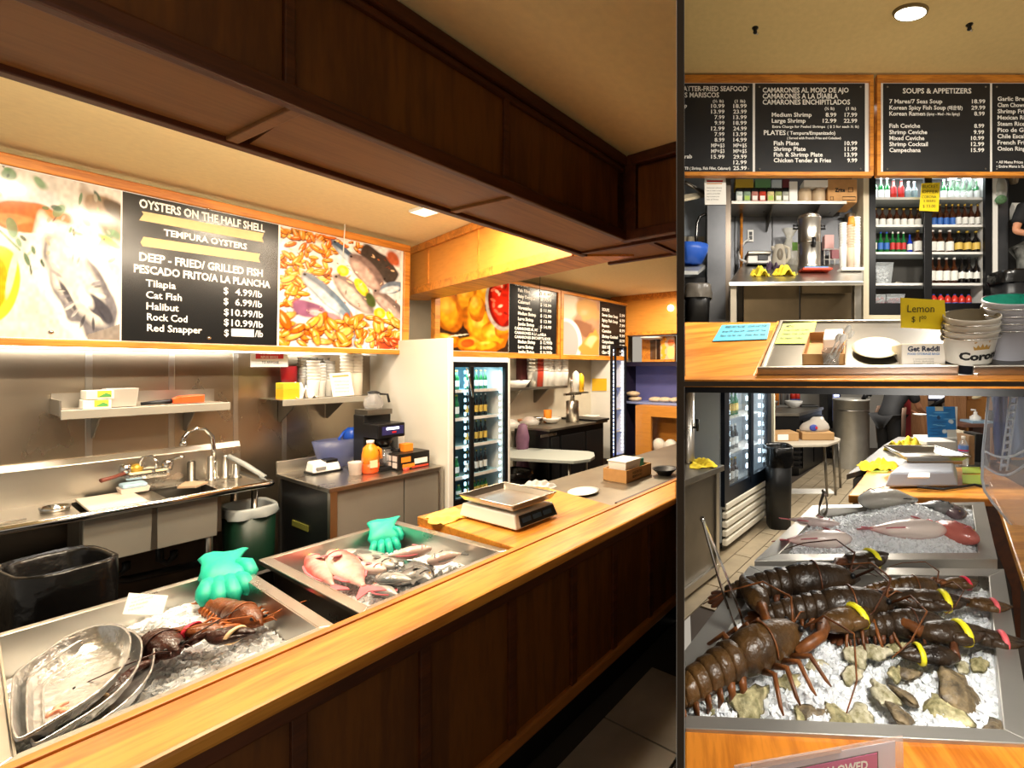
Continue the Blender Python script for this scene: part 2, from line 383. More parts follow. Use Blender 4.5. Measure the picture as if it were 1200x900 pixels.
def ice_bed(label,M,corners,hf,n,s,seed=1,grp=None):
 """crushed ice filling a four-cornered well: hf(x,y) gives the height over the bilinear bed"""
 rr=random.Random(seed);A,B,C_,D=[Vector(c)for c in corners];mb=MB()
 P=lambda x,y:(A*(1-x)+B*x)*(1-y)+(D*(1-x)+C_*x)*y
 mb.sheet(lambda x,y:P(x,y)+Vector((0,0,hf(x,y)+rr.uniform(-.3,.3)*s)),60,50)
 for _ in range(n):
  x,y=rr.uniform(.015,.985),rr.uniform(.02,.98);rock(mb,P(x,y)+Vector((0,0,hf(x,y)+s*.2)),s*rr.uniform(.55,1.35),rr,1)
 o=solo('crushed_ice',mb,[ICEB,ICE],label,'ice',M,kind='stuff');return o
def tray(name,label,M,corners,depth,rim,lip,m=STEEL,wall=.004,inset=.02,nrm=Vector((0,0,1)),group=None):
 """open steel pan: four top corners (outer), rim width, depth; parts rim, wall x4, bottom"""
 A=[Vector(c)for c in corners];cen=sum(A,Vector())/4
 t=thing(name,label,'tray',cen-nrm*depth,0,M,group)
 def inner(k,d):
  p=A[k];e1=(A[(k+1)%4]-p).normalized();e2=(A[k-1]-p).normalized();sn=abs(e1.cross(e2).length);return p+(e1+e2)*(d/max(.3,sn))
 I=[inner(k,rim)for k in range(4)];Bt=[inner(k,rim+inset)-nrm*depth for k in range(4)]
 mb=MB()
 for k in range(4):
  j=(k+1)%4;mb.hexa([A[k]-nrm*lip,A[j]-nrm*lip,I[j]-nrm*lip,I[k]-nrm*lip],[A[k],A[j],I[j],I[k]])
 part('rim',mb,m,t,M,bev=.003)
 for k in range(4):
  j=(k+1)%4;q=MB();a,b,c,d=I[k]-nrm*.001,I[j]-nrm*.001,Bt[j],Bt[k];nn=(b-a).cross(d-a).normalized()*wall
  q.hexa([a,b,c,d],[a+nn,b+nn,c+nn,d+nn]);part('side_wall',q,m,t,M)
 q=MB();q.hexa([p-nrm*.004 for p in Bt],Bt);part('bottom',q,m,t,M)
 return t,I,Bt
# ---- lobster, fish, oyster, glove, tongs
def shellmat(name,c1,c2,c3=None):
 m=mat(name,c1,.36,col2=c2,scale=14,bump=.6,bscale=70,coat=.12);return m
def lobster(label,M,loc,rot,sc,shell,under,bands=(),seed=0,curl=.0,claw_at=((.12,.11,25),(.12,-.11,-25)),bandm=None,group='lobsters on ice',ant=True,tail=True,wid=1.1):
 rr=random.Random(seed);t=thing('lobster',label,'lobster',loc,0,M,group)
 t.matrix_basis=M@Matrix.Translation(Vector(loc))@rot@Matrix.Diagonal((sc,sc*wid,sc*wid,1))
 # carapace, a long barrel with a beak
 st=[(-.085,.026,.026),(-.075,.034,.036),(-.05,.038,.042),(-.01,.038,.043),(.03,.034,.038),(.06,.026,.03),(.08,.014,.018),(.105,.003,.004)]
 def ring(x,ry,rz,z0=.03,n=14):return[Vector((x,ry*math.cos(q),z0+rz*math.sin(q)*(1 if math.sin(q)>0 else .7)))for q in(2*PI*k/n for k in range(n))]
 mb=MB();mb.loft([ring(*s)for s in st]);part('carapace',mb,shell,t)
 mb=MB();mb.tube([Vector((-.012,.039*math.cos(q),.03+.0445*math.sin(q)))for q in(PI*k/10 for k in range(11))],.0022,5);part('neck_groove',mb,under,t)
 for s in(-1,1):
  mb=MB();mb.ell((.075,s*.018,.047),.006,.006,.006,None,8,6);part('eye',mb,BLACK,t)
 if tail:
  x,z,a=-.083,.03,0.0
  for k in range(6):
   w0=.034-.0025*k;Ln=.024;P=Vector((x,0,z));a+=curl
   Mx=Matrix.Translation(P)@roty(-a)@Matrix.Translation((-Ln/2,0,0))
   q=MB();q.loft([[Mx@(Vector((xx,p.y,p.z-.03)))for p in ring(0,w0*f,w0*1.02*f)]for xx,f in((.016,.9),(.012,1.0),(-.008,1.04),(-.014,.9))]);part('tail_segment',q,shell,t)
   for s in(-1,1):
    q=MB();q.tube([Mx@Vector((0,s*w0*.9,-.004)),Mx@Vector((-.003,s*w0*1.12,-.018)),Mx@Vector((-.006,s*w0*1.0,-.032))],[.009,.007,.002],6,flat=.5);part('side_plate',q,under,t)
   x-=Ln*math.cos(a);z-=Ln*math.sin(a)*.9
  for k,an in enumerate((-50,-24,0,24,50)):
   Mx=Matrix.Translation((x,0,z))@roty(-a)@rotz(R(180+an));q=MB();q.ell((.024,0,0),.026,.0125,.003,None,10,6);q.mul(Mx);part('tail_fan',q,under,t)
 for i,(cx_,cy_,ca)in enumerate(claw_at):
  s=1 if cy_>0 else-1;c=MB();A=Vector((.045,s*.03,.02));E_=Vector((cx_,cy_,.028));mid=(A+E_)/2+Vector((.01,s*.02,.012))
  c.tube([A,(A+mid)/2,mid,(mid+E_)/2,E_],[.009,.011,.01,.012,.015],8);part('claw_arm',c,under,t)
  Mx=Matrix.Translation(E_)@rotz(R(ca));c=MB()
  def cr(x,ry,rz,y0=0):return[Vector((x,y0+ry*math.cos(q),rz*math.sin(q)))for q in(2*PI*k/10 for k in range(10))]
  c.loft([[Mx@p for p in cr(*v)]for v in((-.005,.012,.011),(.018,.025,.019),(.048,.031,.021),(.076,.026,.018,.004),(.105,.017,.013,.009),(.132,.009,.008,.01),(.15,.003,.003,.006))])
  c.loft([[Mx@p for p in cr(*v)]for v in((.05,.012,.013,-.02),(.085,.014,.012,-.021),(.112,.01,.009,-.014),(.136,.003,.003,-.005))])
  co=part('claw',c,shell,t)
  if bandm is not None:
   bm_=bandm[i%len(bandm)]
   if bm_ is not None:
    q=MB();q.tube([Mx@Vector((.088,.0285*math.cos(g_),.0195*math.sin(g_)))for g_ in(2*PI*k/14 for k in range(14))],.0042,6,closed=True,flat=2.0);part('claw_band',q,bm_,co)
 for s in(-1,1):
  for k in range(4):
   x=.03-k*.025;q=MB();b=Vector((x,s*.03,.018));q.tube([b,b+Vector((.012-k*.006,s*.035,.016)),b+Vector((.02-k*.014,s*.062,-.012)),b+Vector((.024-k*.016,s*.07,-.02))],[.006,.005,.0035,.0015],6);part('leg',q,under,t)
  if ant:
   q=MB();b=Vector((.085,s*.01,.04));q.tube([b,b+Vector((.03,s*.03,.03)),b+Vector((.02,s*.1,.035)),b+Vector((-.05,s*.15,.01)),b+Vector((-.1,s*.165,-.01))],[.003,.0026,.002,.0016,.001],5);part('antenna',q,under,t)
   q=MB();q.tube([b,b+Vector((.03,s*.006,.012)),b+Vector((.05,s*.012,.004))],[.0022,.0015,.0008],5);part('antenna',q,under,t)
 return t
def fishmat(name,top,belly,spot=None):
 if name in MATS:return MATS[name]
 m=bpy.data.materials.new(name);m.use_nodes=True;nt=m.node_tree;b=nt.nodes['Principled BSDF'];N=nt.nodes.new;L=nt.links.new
 tc=N('ShaderNodeTexCoord');sp=N('ShaderNodeSeparateXYZ');L(tc.outputs['Object'],sp.inputs[0])
 no=N('ShaderNodeTexNoise');no.inputs['Scale'].default_value=18;no.inputs['Detail'].default_value=4;L(tc.outputs['Object'],no.inputs[0])
 ma=N('ShaderNodeMath');ma.operation='MULTIPLY_ADD';L(no.outputs[0],ma.inputs[0]);ma.inputs[1].default_value=.07;L(sp.outputs['Y'],ma.inputs[2])
 mr=N('ShaderNodeMapRange');L(ma.outputs[0],mr.inputs[0]);mr.inputs[1].default_value=-.005;mr.inputs[2].default_value=.075
 r=N('ShaderNodeValToRGB');L(mr.outputs[0],r.inputs[0]);r.color_ramp.elements[0].color=lin(belly);r.color_ramp.elements[1].color=lin(top)
 L(r.outputs[0],b.inputs['Base Color']);b.inputs['Roughness'].default_value=.22;b.inputs['Coat Weight'].default_value=.4
 vo=N('ShaderNodeTexVoronoi');vo.inputs['Scale'].default_value=130;L(tc.outputs['Object'],vo.inputs[0]);bp=N('ShaderNodeBump');bp.inputs['Strength'].default_value=.25;bp.inputs['Distance'].default_value=.003;L(vo.outputs[0],bp.inputs['Height']);L(bp.outputs[0],b.inputs['Normal'])
 MATS[name]=m;return m
def fish(label,M,loc,rot,L_=.32,deep=.05,thick=.028,body=None,fin=None,group='whole fish on ice',flip=1,tailf=True):
 """lies on its side: head +x, back +y, flank up z"""
 t=thing('fish',label,'fish',loc,0,M,group);t.matrix_basis=M@Matrix.Translation(Vector(loc))@rot@Matrix.Diagonal((1,flip,1,1))
 st=[(-.40,.16,.18),(-.36,.17,.25),(-.25,.42,.5),(-.1,.82,.85),(.05,1.0,1.0),(.2,.98,1.0),(.33,.78,.85),(.42,.5,.6),(.47,.28,.4),(.5,.1,.15)]
 mb=MB();mb.loft([[Vector((x*L_,deep*h*math.cos(q)+.004*h,thick*(1+w_*math.sin(q))))for q in(2*PI*k/16 for k in range(16))]for x,h,w_ in st]);part('body',mb,body,t)
 def finp(name,pts,th=.002):
  q=MB();q.hexa([Vector((x*L_,y*deep,thick-th))for x,y in pts],[Vector((x*L_,y*deep,thick+th))for x,y in pts]);part(name,q,fin,t)
 if tailf:finp('tail_fin',[(-.38,-.14),(-.52,-.75),(-.57,-.8),(-.5,0),(-.57,.85),(-.52,.8),(-.38,.16)])
 finp('dorsal_fin',[(-.24,.42),(-.22,.65),(-.1,1.02),(.05,1.28),(.2,1.2),(.24,.95),(0,.9)])
 finp('anal_fin',[(-.25,-.4),(-.2,-.75),(-.08,-1.05),(-.05,-.8)])
 q=MB();Mx=Matrix.Translation((.2*L_,-.1*deep,thick*1.95))@rotz(R(200))@roty(R(-14));q.ell((.06*L_,0,0),.075*L_,.035*L_,.0015,None,8,6);q.mul(Mx);part('pectoral_fin',q,fin,t)
 q=MB();q.ell((.37*L_,.2*deep,thick*1.62),.016*L_,.016*L_,.008,None,8,6);e=part('eye',q,mat('fish_eye_ring','#d8b060',.2),t)
 q=MB();q.ell((.37*L_,.2*deep,thick*1.62+.004),.009*L_,.009*L_,.006,None,8,6);part('pupil',q,BLACK,e)
 q=MB();q.tube([Vector((.3*L_,deep*y,thick*(1+z)))for y,z in((.7,.55),(.3,.88),(-.1,.96),(-.5,.72))],.0022,5);part('gill_edge',q,fin,t)
 return t
def oyster(label,M,loc,rz,s,mt,seed,group='oysters on ice',tilt=0):
 rr=random.Random(seed);t=thing('oyster',label,'oyster',loc,0,M,group);t.matrix_basis=M@Matrix.Translation(Vector(loc))@rotz(rz)@rotx(tilt)
 ph=[rr.uniform(0,6)for _ in range(4)];asp=rr.uniform(.5,.68);kx=rr.uniform(-.25,.25)
 for nm,sg,hh in(('lower_shell',-1,.3),('upper_shell',1,.34)):
  mb=MB();nr,ns=7,22;rings=[]
  for j in range(nr+1):
   f=j/nr;ring=[]
   for k in range(ns):
    q=2*PI*k/ns;ro=(1+.13*math.sin(3*q+ph[0])+.1*math.sin(5*q+ph[1])+.06*math.sin(9*q+ph[2]))
    rad=max(.02,f)*ro;x=s*(rad*math.cos(q)*1.0-.35*(1-f));y=s*asp*(rad*math.sin(q)*(1-.28*math.cos(q))+kx*rad*math.cos(q)**2)
    z=sg*s*(hh*(1-f**2.2)+.035*math.sin(f*22+math.sin(4*q+ph[3])*1.2)*(f>.1))+s*.03*math.sin(6*q+ph[1])*f
    ring.append(Vector((x,y,z+sg*s*.012)))
   rings.append(ring)
  if sg<0:rings=[r[::-1]for r in rings]
  mb.loft(rings,0,True,True);part(nm,mb,mt,t)
 return t
def glove(label,M,O,ex,down,out,s,m,group='green rubber gloves',sx=None):
 """hangs in the plane ex/down (fingers along down), out is its facing; O at the wrist middle"""
 t=thing('rubber_glove',label,'glove',O,0,M,group);ex=Vector(ex).normalized();dn=Vector(down).normalized();ou=Vector(out).normalized();O=Vector(O)
 sx=sx or s;P=lambda x,y,z:O+ex*(x*sx)+dn*(y*s)+ou*(z*s*.6)
 mb=MB();rings=[]
 for y,w_,th,sh in((-.35,.62,.10,.1),(-.2,.56,.13,.05),(0,.46,.16,0),(.25,.5,.2,-.02),(.5,.55,.2,0),(.72,.5,.14,.02),(.8,.42,.06,.02)):
  rings.append([P(sh+w_*math.cos(q)*(1+.05*math.sin(5*q+y*9)),y,th*(1+math.sin(q))+.05*math.sin(7*w_*math.cos(q)+y*7))for q in(2*PI*k/16 for k in range(16))])
 mb.loft(rings);part('palm',mb,m,t,M)
 for x,ln,an in((-.38,.55,-.1),(-.13,.68,-.04),(.12,.66,.04),(.37,.5,.1)):
  q=MB();q.tube([P(x*.9,.66,.14),P(x+an*.3,.66+ln*.4,.2),P(x+an*.7,.66+ln*.75,.16),P(x+an,.66+ln,.08)],[.115*s,.12*s,.11*s,.05*s],8);part('finger',q,m,t,M)
 q=MB();q.tube([P(.4,.2,.14),P(.56,.35,.22),P(.62,.6,.2),P(.6,.76,.12)],[.12*s,.115*s,.1*s,.05*s],8);part('thumb',q,m,t,M)
 return t
def tongs(label,M,A,B,wd,m=CHROME,gap=.016):
 """two sprung blades from the hinge end A down to the tips B"""
 t=thing('tongs',label,'tongs',A,0,M);A=Vector(A);B=Vector(B);d=(B-A);n=Vector((1,0,0))if abs(d.normalized().x)<.9 else Vector((0,1,0));sd=d.cross(n).normalized();up=sd.cross(d).normalized()
 for s in(-1,1):
  q=MB();rings=[]
  for f,g_,w_ in((0,.25,1),(.12,.5,1),(.5,1.1,.8),(.8,1.2,.65),(.93,.9,.9),(1,.4,.95)):
   c=A+d*f+up*(s*gap*g_);e=sd*wd*w_*.5;k=up*(.0012);fl=up*(s*.004)
   rings.append([c-e+k+fl*-1,c+k,c+e+k-fl,c+e-k-fl,c-k,c-e-k-fl])
  q.loft(rings,smooth=False);part('blade',q,m,t,M)
 q=MB();q.tube([A-sd*wd*.45,A+sd*wd*.45],gap*.55,8);part('hinge',q,m,t,M);return t
def cloth_heap(label,M,loc,sx,sy,h,m,seed,cat='cloth',name='cleaning_cloth',rz=0,group=None):
 rr=random.Random(seed);p=[rr.uniform(0,6)for _ in range(6)];mb=MB()
 def fn(i,j):
  x,y=i-.5,j-.5;r=math.hypot(x,y)*2;e=1+.16*math.sin(3*math.atan2(y,x)+p[0])+.1*math.sin(5*math.atan2(y,x)+p[1])
  z=max(0,(1-r**2*.72))*h*(.55+.45*math.sin(7*x+p[2]+3*y))+h*.22*math.sin(13*x+9*y+p[3])*(r<1.3)+h*.12*math.sin(23*y-11*x+p[4])
  return Vector((x*sx*e,y*sy*e,max(.002,z)+.003))
 mb.sheet(fn,26,22,th=.003);return solo(name,mb,m,label,cat,M,group,loc=loc,rz=rz)
# ================================================================== LEFT ROOM: the long seafood counter
ZC=.86;VF=1.45;ZS=2.385;ZT=2.835
FLOORC=mat('slate_floor','#8d867e',.45,var=.25,scale=3,bump=.1)
# floor: base slab with each tile the photo lets one see on the customers' side
mb=MB();mb.prism([(-2.5,-2.2),(9,-2.2),(9,6.2),(-2.5,6.2)],-.1,-.012)
fl=solo('floor',mb,mat('floor_grout','#2b2826',.8),'dark grouted floor below the long counter',None,LM,kind='structure',clip='left')
for i in range(9):
 for j in range(5):
  u0,v0=.0+i*.42,1.40-(j+1)*.42
  c=LM@Vector((u0+.21,v0+.21,0))
  if c.x>-.02 or v0<-.9:continue
  mb=MB();mb.box(u0+.004,u0+.416,v0+.004,v0+.416,-.012,0);part('tile',mb,FLOORC,fl,LM,clip='left')
# ceilings
mb=MB();mb.prism([(-2.5,-2.2),(9,-2.2),(9,6.2),(-2.5,6.2)],ZT,ZT+.1)
solo('ceiling',mb,WALLC,'cream painted ceiling over the counter and work area',None,LM,kind='structure',clip='left')
# steel work wall: each sheet a panel, strips over the seams
us=[-1.2,Lv(104,480,4.65).x,Lv(201,480,4.65).x,Lv(276,480,4.65).x,Lv(333,480,4.65).x,2.17]
mb=MB();mb.box(-1.3,2.2,4.67,4.78,0,ZT);wl=solo('wall_back',mb,STEELD,'stainless steel clad wall behind the sink and prep table',None,LM,kind='structure')
for a,b in zip(us,us[1:]):
 mb=MB();mb.box(a+.004,b-.004,4.65,4.67,.1,2.3);part('steel_panel',mb,STEELB,wl,LM,bev=.002)
for u in us[1:5]:
 mb=MB();mb.box(u-.014,u+.014,4.643,4.65,.1,2.3);part('seam_strip',mb,STEEL,wl,LM,bev=.002)
mb=MB();mb.box(2.2,6.4,4.68,4.8,0,ZT);solo('wall_back',mb,mat('pale_wall','#c9c0ae',.6,var=.04),'pale painted wall behind the coolers and black counter',None,LM,kind='structure',clip='left')
# ---- beam over the counter: fascia panels, rails, stiles, soffit panels and battens
U1=1.925
bm_=thing('beam_over_counter','dark stained panelled beam running above the counter',None,(0,1.67,ZS),0,LM,kind='structure')
mb=MB();mb.box(-1.6,2.34,1.49,1.86,ZS+.03,ZT);part('core',mb,OAKM,bm_,LM,clip='left')
fs=[-1.6,Lv(343,45,VF).x,Lv(597,160,VF).x,U1-.03]
for a,b in zip(fs,fs[1:]):
 mb=MB();mb.box(a+.012,b-.012,1.474,1.49,ZS+.05,ZT-.075);part('fascia_panel',mb,OAKD,bm_,LM,bev=.003)
for u in fs[1:3]:
 mb=MB();mb.box(u-.012,u+.012,1.462,1.49,ZS+.04,ZT-.06);part('stile',mb,OAKM,bm_,LM,bev=.004)
mb=MB();mb.box(-1.6,U1,VF,1.49,ZS-.004,ZS+.052);part('bottom_rail',mb,OAKM,bm_,LM,bev=.008)
mb=MB();mb.box(-1.6,U1,1.44,1.49,ZT-.055,ZT-.001);mb.box(-1.6,U1,1.458,1.49,ZT-.085,ZT-.055);part('crown_rail',mb,OAKM,bm_,LM,bev=.008)
sb=[-1.6,Lz(320,151,ZS).x,Lz(571,243,ZS).x,2.03]
for a,b in zip(sb,sb[1:]):
 mb=MB();mb.box(a+.008,b-.008,1.49,1.865,ZS+.012,ZS+.03);part('soffit_panel',mb,OAKS,bm_,LM)
for u in sb[1:3]:
 mb=MB();q=.12;mb.hexa([Vector((u-.016,1.49,ZS)),Vector((u+.012,1.49,ZS)),Vector((u+.012-.03,1.87,ZS)),Vector((u-.016-.03,1.87,ZS))],[Vector((u-.016,1.49,ZS+.03)),Vector((u+.012,1.49,ZS+.03)),Vector((u+.012-.03,1.87,ZS+.03)),Vector((u-.016-.03,1.87,ZS+.03))]);part('soffit_batten',mb,OAKS,bm_,LM,bev=.003)
mb=MB();mb.box(-1.6,2.08,1.86,1.90,ZS-.006,ZS+.06);part('back_rail',mb,OAKM,bm_,LM,bev=.004)
mb=MB();mb.box(-1.6,2.08,1.872,1.885,ZS+.06,ZT);part('back_board',mb,OAKS,bm_,LM)
# the return towards the customers
rt=thing('beam_return','short dark panelled beam returning towards the customers',None,(2.07,1.2,ZS),0,LM,kind='structure')
mb=MB();mb.box(U1+.03,2.34,.2,1.49,ZS+.03,ZT);part('core',mb,OAKM,rt,LM,clip='left')
mb=MB();mb.box(U1+.012,U1+.03,.2,1.38,ZS+.05,ZT-.075);part('fascia_panel',mb,OAKD,rt,LM,clip='left')
mb=MB();mb.box(U1,U1+.04,.2,1.49,ZS-.004,ZS+.052);part('bottom_rail',mb,OAKM,rt,LM,clip='left',bev=.006)
mb=MB();mb.box(U1-.01,U1+.04,.2,1.44,ZT-.055,ZT-.001);part('crown_rail',mb,OAKM,rt,LM,clip='left',bev=.006)
mb=MB();mb.box(U1,U1+.035,1.39,1.46,ZS+.03,ZT-.05);part('corner_stile',mb,OAKM,rt,LM,bev=.004)
mb=MB();mb.box(2.045,2.32,.2,1.87,ZS+.012,ZS+.03);part('soffit_panel',mb,OAKS,rt,LM,clip='left')
mb=MB();mb.box(2.02,2.045,.2,1.9,ZS-.002,ZS+.03);mb.box(2.32,2.345,.2,1.9,ZS-.002,ZS+.05);part('soffit_batten',mb,OAKM,rt,LM,clip='left')
mb=MB();mb.box(2.045,2.32,1.36,1.39,ZS,ZS+.03);part('cross_batten',mb,OAKM,rt,LM,clip='left')
# ---- lighter cross beam over the work area
cb=thing('beam_cross','honey coloured wooden beam crossing above the work area',None,(2.4,3.4,ZS),0,LM,kind='structure')
A,B=Lz(480,346.7,ZS),Lz(672,300.3,ZS);Cc,D=Lz(743,300.5,ZS),Lz(480,357,ZS)
f=(A-B).normalized();A=B+f*2.95;D=Cc+(D-Cc).normalized()*2.95
def atB(t,off=0):
 p=B+f*t;n_=Vector((-f.y,f.x,0));return p+n_*off
nB=Vector((f.y,-f.x,0))*-1
if nB.x>0:nB=-nB
mb=MB();q=[B,A,D,Cc];mb.hexa([p+Vector((0,0,.02))for p in q],[Vector((p.x,p.y,ZT-.001))for p in q]);part('core',mb,ORANGEW,cb,LM)
mb=MB();q=[B+nB*.012,A+nB*.012,A,B];mb.hexa(q,[p+Vector((0,0,.07))for p in q]);part('bottom_rail',mb,OAKF,cb,LM,bev=.003)
mb=MB();q=[B+nB*.025,A+nB*.025,A,B];mb.hexa([p+Vector((0,0,.385))for p in q],[p+Vector((0,0,.448))for p in q]);part('crown_rail',mb,OAKF,cb,LM,bev=.004)
for t in(1.15,2.05):
 mb=MB();p=B+f*t;q=[p+nB*.008,p+f*.02+nB*.008,p+f*.02,p];mb.hexa([x+Vector((0,0,.07))for x in q],[x+Vector((0,0,.39))for x in q]);part('stile',mb,OAKF,cb,LM)
mb=MB();q=[B,A,D,Cc];mb.hexa(q,[p+Vector((0,0,.02))for p in q]);part('soffit_panel',mb,OAKF,cb,LM)
# ---- the counter: front panels, stiles, rails, kick board, wooden top
sc_=thing('service_counter','long oak counter with dark panelled front','counter',(1.4,1.6,0),0,LM)
mb=MB();mb.box(-.6,4.2,1.55,1.66,.02,.8);part('carcass',mb,OAKM,sc_,LM,clip='left')
pxs=[(350,830),(498,780),(600,700),(672,690),(720,650),(762,620)]
su=[-.6]+[Lv(px,py,VF+.05).x for px,py in pxs]+[2.75]
for a,b in zip(su,su[1:]):
 mb=MB();mb.box(a+.01,b-.01,VF+.058,VF+.1,.19,.78);part('front_panel',mb,OAKD,sc_,LM,clip='left',bev=.002)
for u in su[1:-1]:
 mb=MB();mb.box(u-.018,u+.018,VF+.042,VF+.1,.19,.78);part('stile',mb,OAKM,sc_,LM,clip='left',bev=.003)
mb=MB();mb.box(-.6,4.2,VF+.02,VF+.1,.765,.815);part('top_rail',mb,OAKM,sc_,LM,clip='left',bev=.006)
mb=MB();mb.box(-.6,4.2,VF+.03,VF+.1,.13,.19);part('bottom_rail',mb,mat('rail_wood','#a5662a',.4,var=.1),sc_,LM,clip='left',bev=.012)
mb=MB();mb.box(-.6,4.2,VF+.06,VF+.1,0,.13);part('kick_board',mb,BLACK,sc_,LM,clip='left')
top=thing('wooden_countertop','glossy honey oak countertop strip along the counter edge','countertop',(1.4,1.6,.8),0,LM)
mb=MB();mb.box(-.6,4.4,VF,1.67,ZC-.045,ZC);part('front_board',mb,OAK,top,LM,clip='left',bev=.012)
mb=MB();mb.box(-.6,4.4,1.667,1.70,ZC-.045,ZC+.004);part('back_edging',mb,OAKF,top,LM,clip='left',bev=.003)
pf=[Vector((1.40,1.70,0)),Vector((2.12,1.70,0)),Vector((2.21,2.35,0)),Vector((2.17,2.5,0)),Vector((1.415,2.52,0))]
mb=MB();mb.prism(pf,ZC-.045,ZC+.002);part('scale_board',mb,OAK,top,LM,bev=.004)
mb=MB();mb.box(1.40,1.42,1.71,2.5,ZC-.1,ZC-.045);mb.box(1.42,2.16,1.75,2.45,.1,ZC-.05);part('support',mb,OAKF,top,LM)
# dark well base behind the trays
mb=MB();mb.box(-.6,1.39,1.70,2.62,.60,.63);mb.box(-.6,1.39,2.6,2.64,.02,.78);solo('tray_stand',mb,mat('stand_black','#1b1613',.5),'black stand carrying the two ice trays','stand',LM)
# ---- two ice trays
TZ=ZC-.012
t1,I1,B1=tray('ice_tray','steel ice tray holding two lobsters and foil pans',LM,[(.075,1.715,TZ),(.70,1.715,TZ),(.708,2.6,TZ),(.10,2.6,TZ)],.17,.035,.02,inset=.012)
t2,I2,B2=tray('ice_tray','steel ice tray heaped with whole fish beside the scale',LM,[(.775,1.715,TZ),(1.392,1.715,TZ),(1.345,2.6,TZ),(.765,2.6,TZ)],.17,.035,.02,inset=.012)
Z1=TZ-.11
c1=[Vector((p.x,p.y,Z1))for p in B1]
def h1(x,y):return-.05*math.exp(-((x-.22)**2*14+(y-.4)**2*4))+.012*(x>.4)+.028*math.sin(x*5+1)*math.sin(y*4)+.03*max(0,1-((x-.62)**2+(y-.62)**2)*6)-.01
ice_bed('crushed ice around the lobsters and foil pans',LM,c1,h1,2600,.013,3)
c2=[Vector((p.x,p.y,TZ-.11))for p in B2]
ice_bed('thin crushed ice under the heaped fish',LM,c2,lambda x,y:.012*math.sin(7*x)*math.sin(5*y),900,.011,4)
# lobsters
SH1=shellmat('lobster_shell_russet','#8a4a1c','#3a180c');UN1=mat('lobster_under_orange','#a85a22',.4,var=.3,scale=30,bump=.3)
SH2=shellmat('lobster_shell_brown','#4a2014','#24100c')
PINKB=mat('pink_band','#e8334f',.5);CREAMB=mat('cream_band','#e9c79a',.5);YELB=mat('yellow_band','#f0e32a',.45)
p=Lz(284,735,Z1+.03)
d1=(Lz(325,750,Z1)-Lz(225,706,Z1));a1=math.atan2(d1.y,d1.x);k1=d1.length/.56
lobster('russet lobster with pink claw bands near the green glove',LM,(p.x,p.y,p.z),rotz(a1)@rotx(R(-12)),k1,wid=.95,shell=SH1,under=UN1,seed=1,claw_at=((.05,.075,150),(.07,-.085,-150)),bandm=(PINKB,PINKB))
p=Lz(196,768,Z1+.045)
d1=(Lz(222,778,Z1)-Lz(172,748,Z1));a1=math.atan2(d1.y,d1.x);k1=d1.length/.36
lobster('dark brown lobster with cream claw bands beside the foil pans',LM,(p.x,p.y,p.z),rotz(a1)@rotx(R(8)),k1,wid=1.15,shell=SH2,under=SH2,seed=2,claw_at=((.085,.075,20),(.07,-.09,-50)),bandm=(CREAMB,CREAMB),curl=.5)
# foil pans: three nested, each its own thing
FOIL=mat('foil','#cfcfce',.3,.92,bump=1.0,scale=9,bscale=20,rvar=.1)
def foil_pan(label,M,pts,zb,m):
 """pts: measured rim outline on the pan's own slanted plane"""
 t=thing('foil_pan',label,'foil pan',sum(pts,Vector())/len(pts),0,M,'foil pans in the ice tray');n=len(pts);cen=sum(pts,Vector())/n
 nn=(pts[n//4]-pts[0]).cross(pts[n//2]-pts[0]).normalized();nn=nn if nn.z>0 else-nn
 def sh(f,d,w=0):return[cen+(p-cen)*(f+w*math.sin(k*2.1))-nn*d for k,p in enumerate(pts)]
 mb=MB();mb.loft([sh(1.0,.004),sh(1.0,-.003),sh(.965,-.001)],caps=False);part('rolled_rim',mb,m,t,M)
 mb=MB();mb.loft([sh(.965,0),sh(.93,.012,.006),sh(.87,.035,.012),sh(.8,zb*.9,.012),sh(.7,zb),sh(.3,zb+.003),sh(.03,zb)],caps=False);part('pan_body',mb,m,t,M)
 return t
rim=[(12,845),(14,800),(22,785),(50,765),(80,745),(112,733),(138,732),(150,740),(154,752),(148,775),(130,797),(100,822),(60,846),(25,866),(16,864)]
def smooth_loop(P,k=3):
 out=[];n=len(P)
 for i in range(n):
  p0,p1,p2,p3=P[i-1],P[i],P[(i+1)%n],P[(i+2)%n]
  for j in range(k):
   t=j/k;out.append(.5*((2*p1)+(-p0+p2)*t+(2*p0-5*p1+4*p2-p3)*t*t+(-p0+3*p1-3*p2+p3)*t**3))
 return out
pl=Pl(LM,Lz(85,795,TZ+.02),(1,0,.05),(0,1,.02))
P0=[pl.at(*q)for q in rim]
if P0[0]is not None:
 a=smooth_loop(P0);dv=Vector((.045,-.022,0))
 foil_pan('topmost crumpled foil pan with pink prawns in the ice',LM,a,.05,FOIL)
 foil_pan('middle foil pan of the nested three on ice',LM,[q+dv*.45+Vector((0,0,-.022))for q in a],.045,FOIL)
 foil_pan('lowest foil pan of the nested three on ice',LM,[q+dv*.95+Vector((0,0,-.045))for q in a],.04,FOIL)
PINK=mat('prawn_pink','#f0a98c',.35,var=.15,scale=30,sss=.2)
for i,(px,py)in enumerate(((66,838),(76,829),(84,831),(73,841))):
 q=Lz(px,py,TZ-.02);mb=MB();mb.tube([q+Vector((.014*math.cos(t+i),.014*math.sin(t+i),.004))for t in(0,.8,1.6,2.4,3.2)],[.003,.006,.007,.006,.003],7)
 solo('prawn',mb,PINK,'small pink peeled prawn lying in the foil pan','prawn',LM,'prawns in the foil pan')
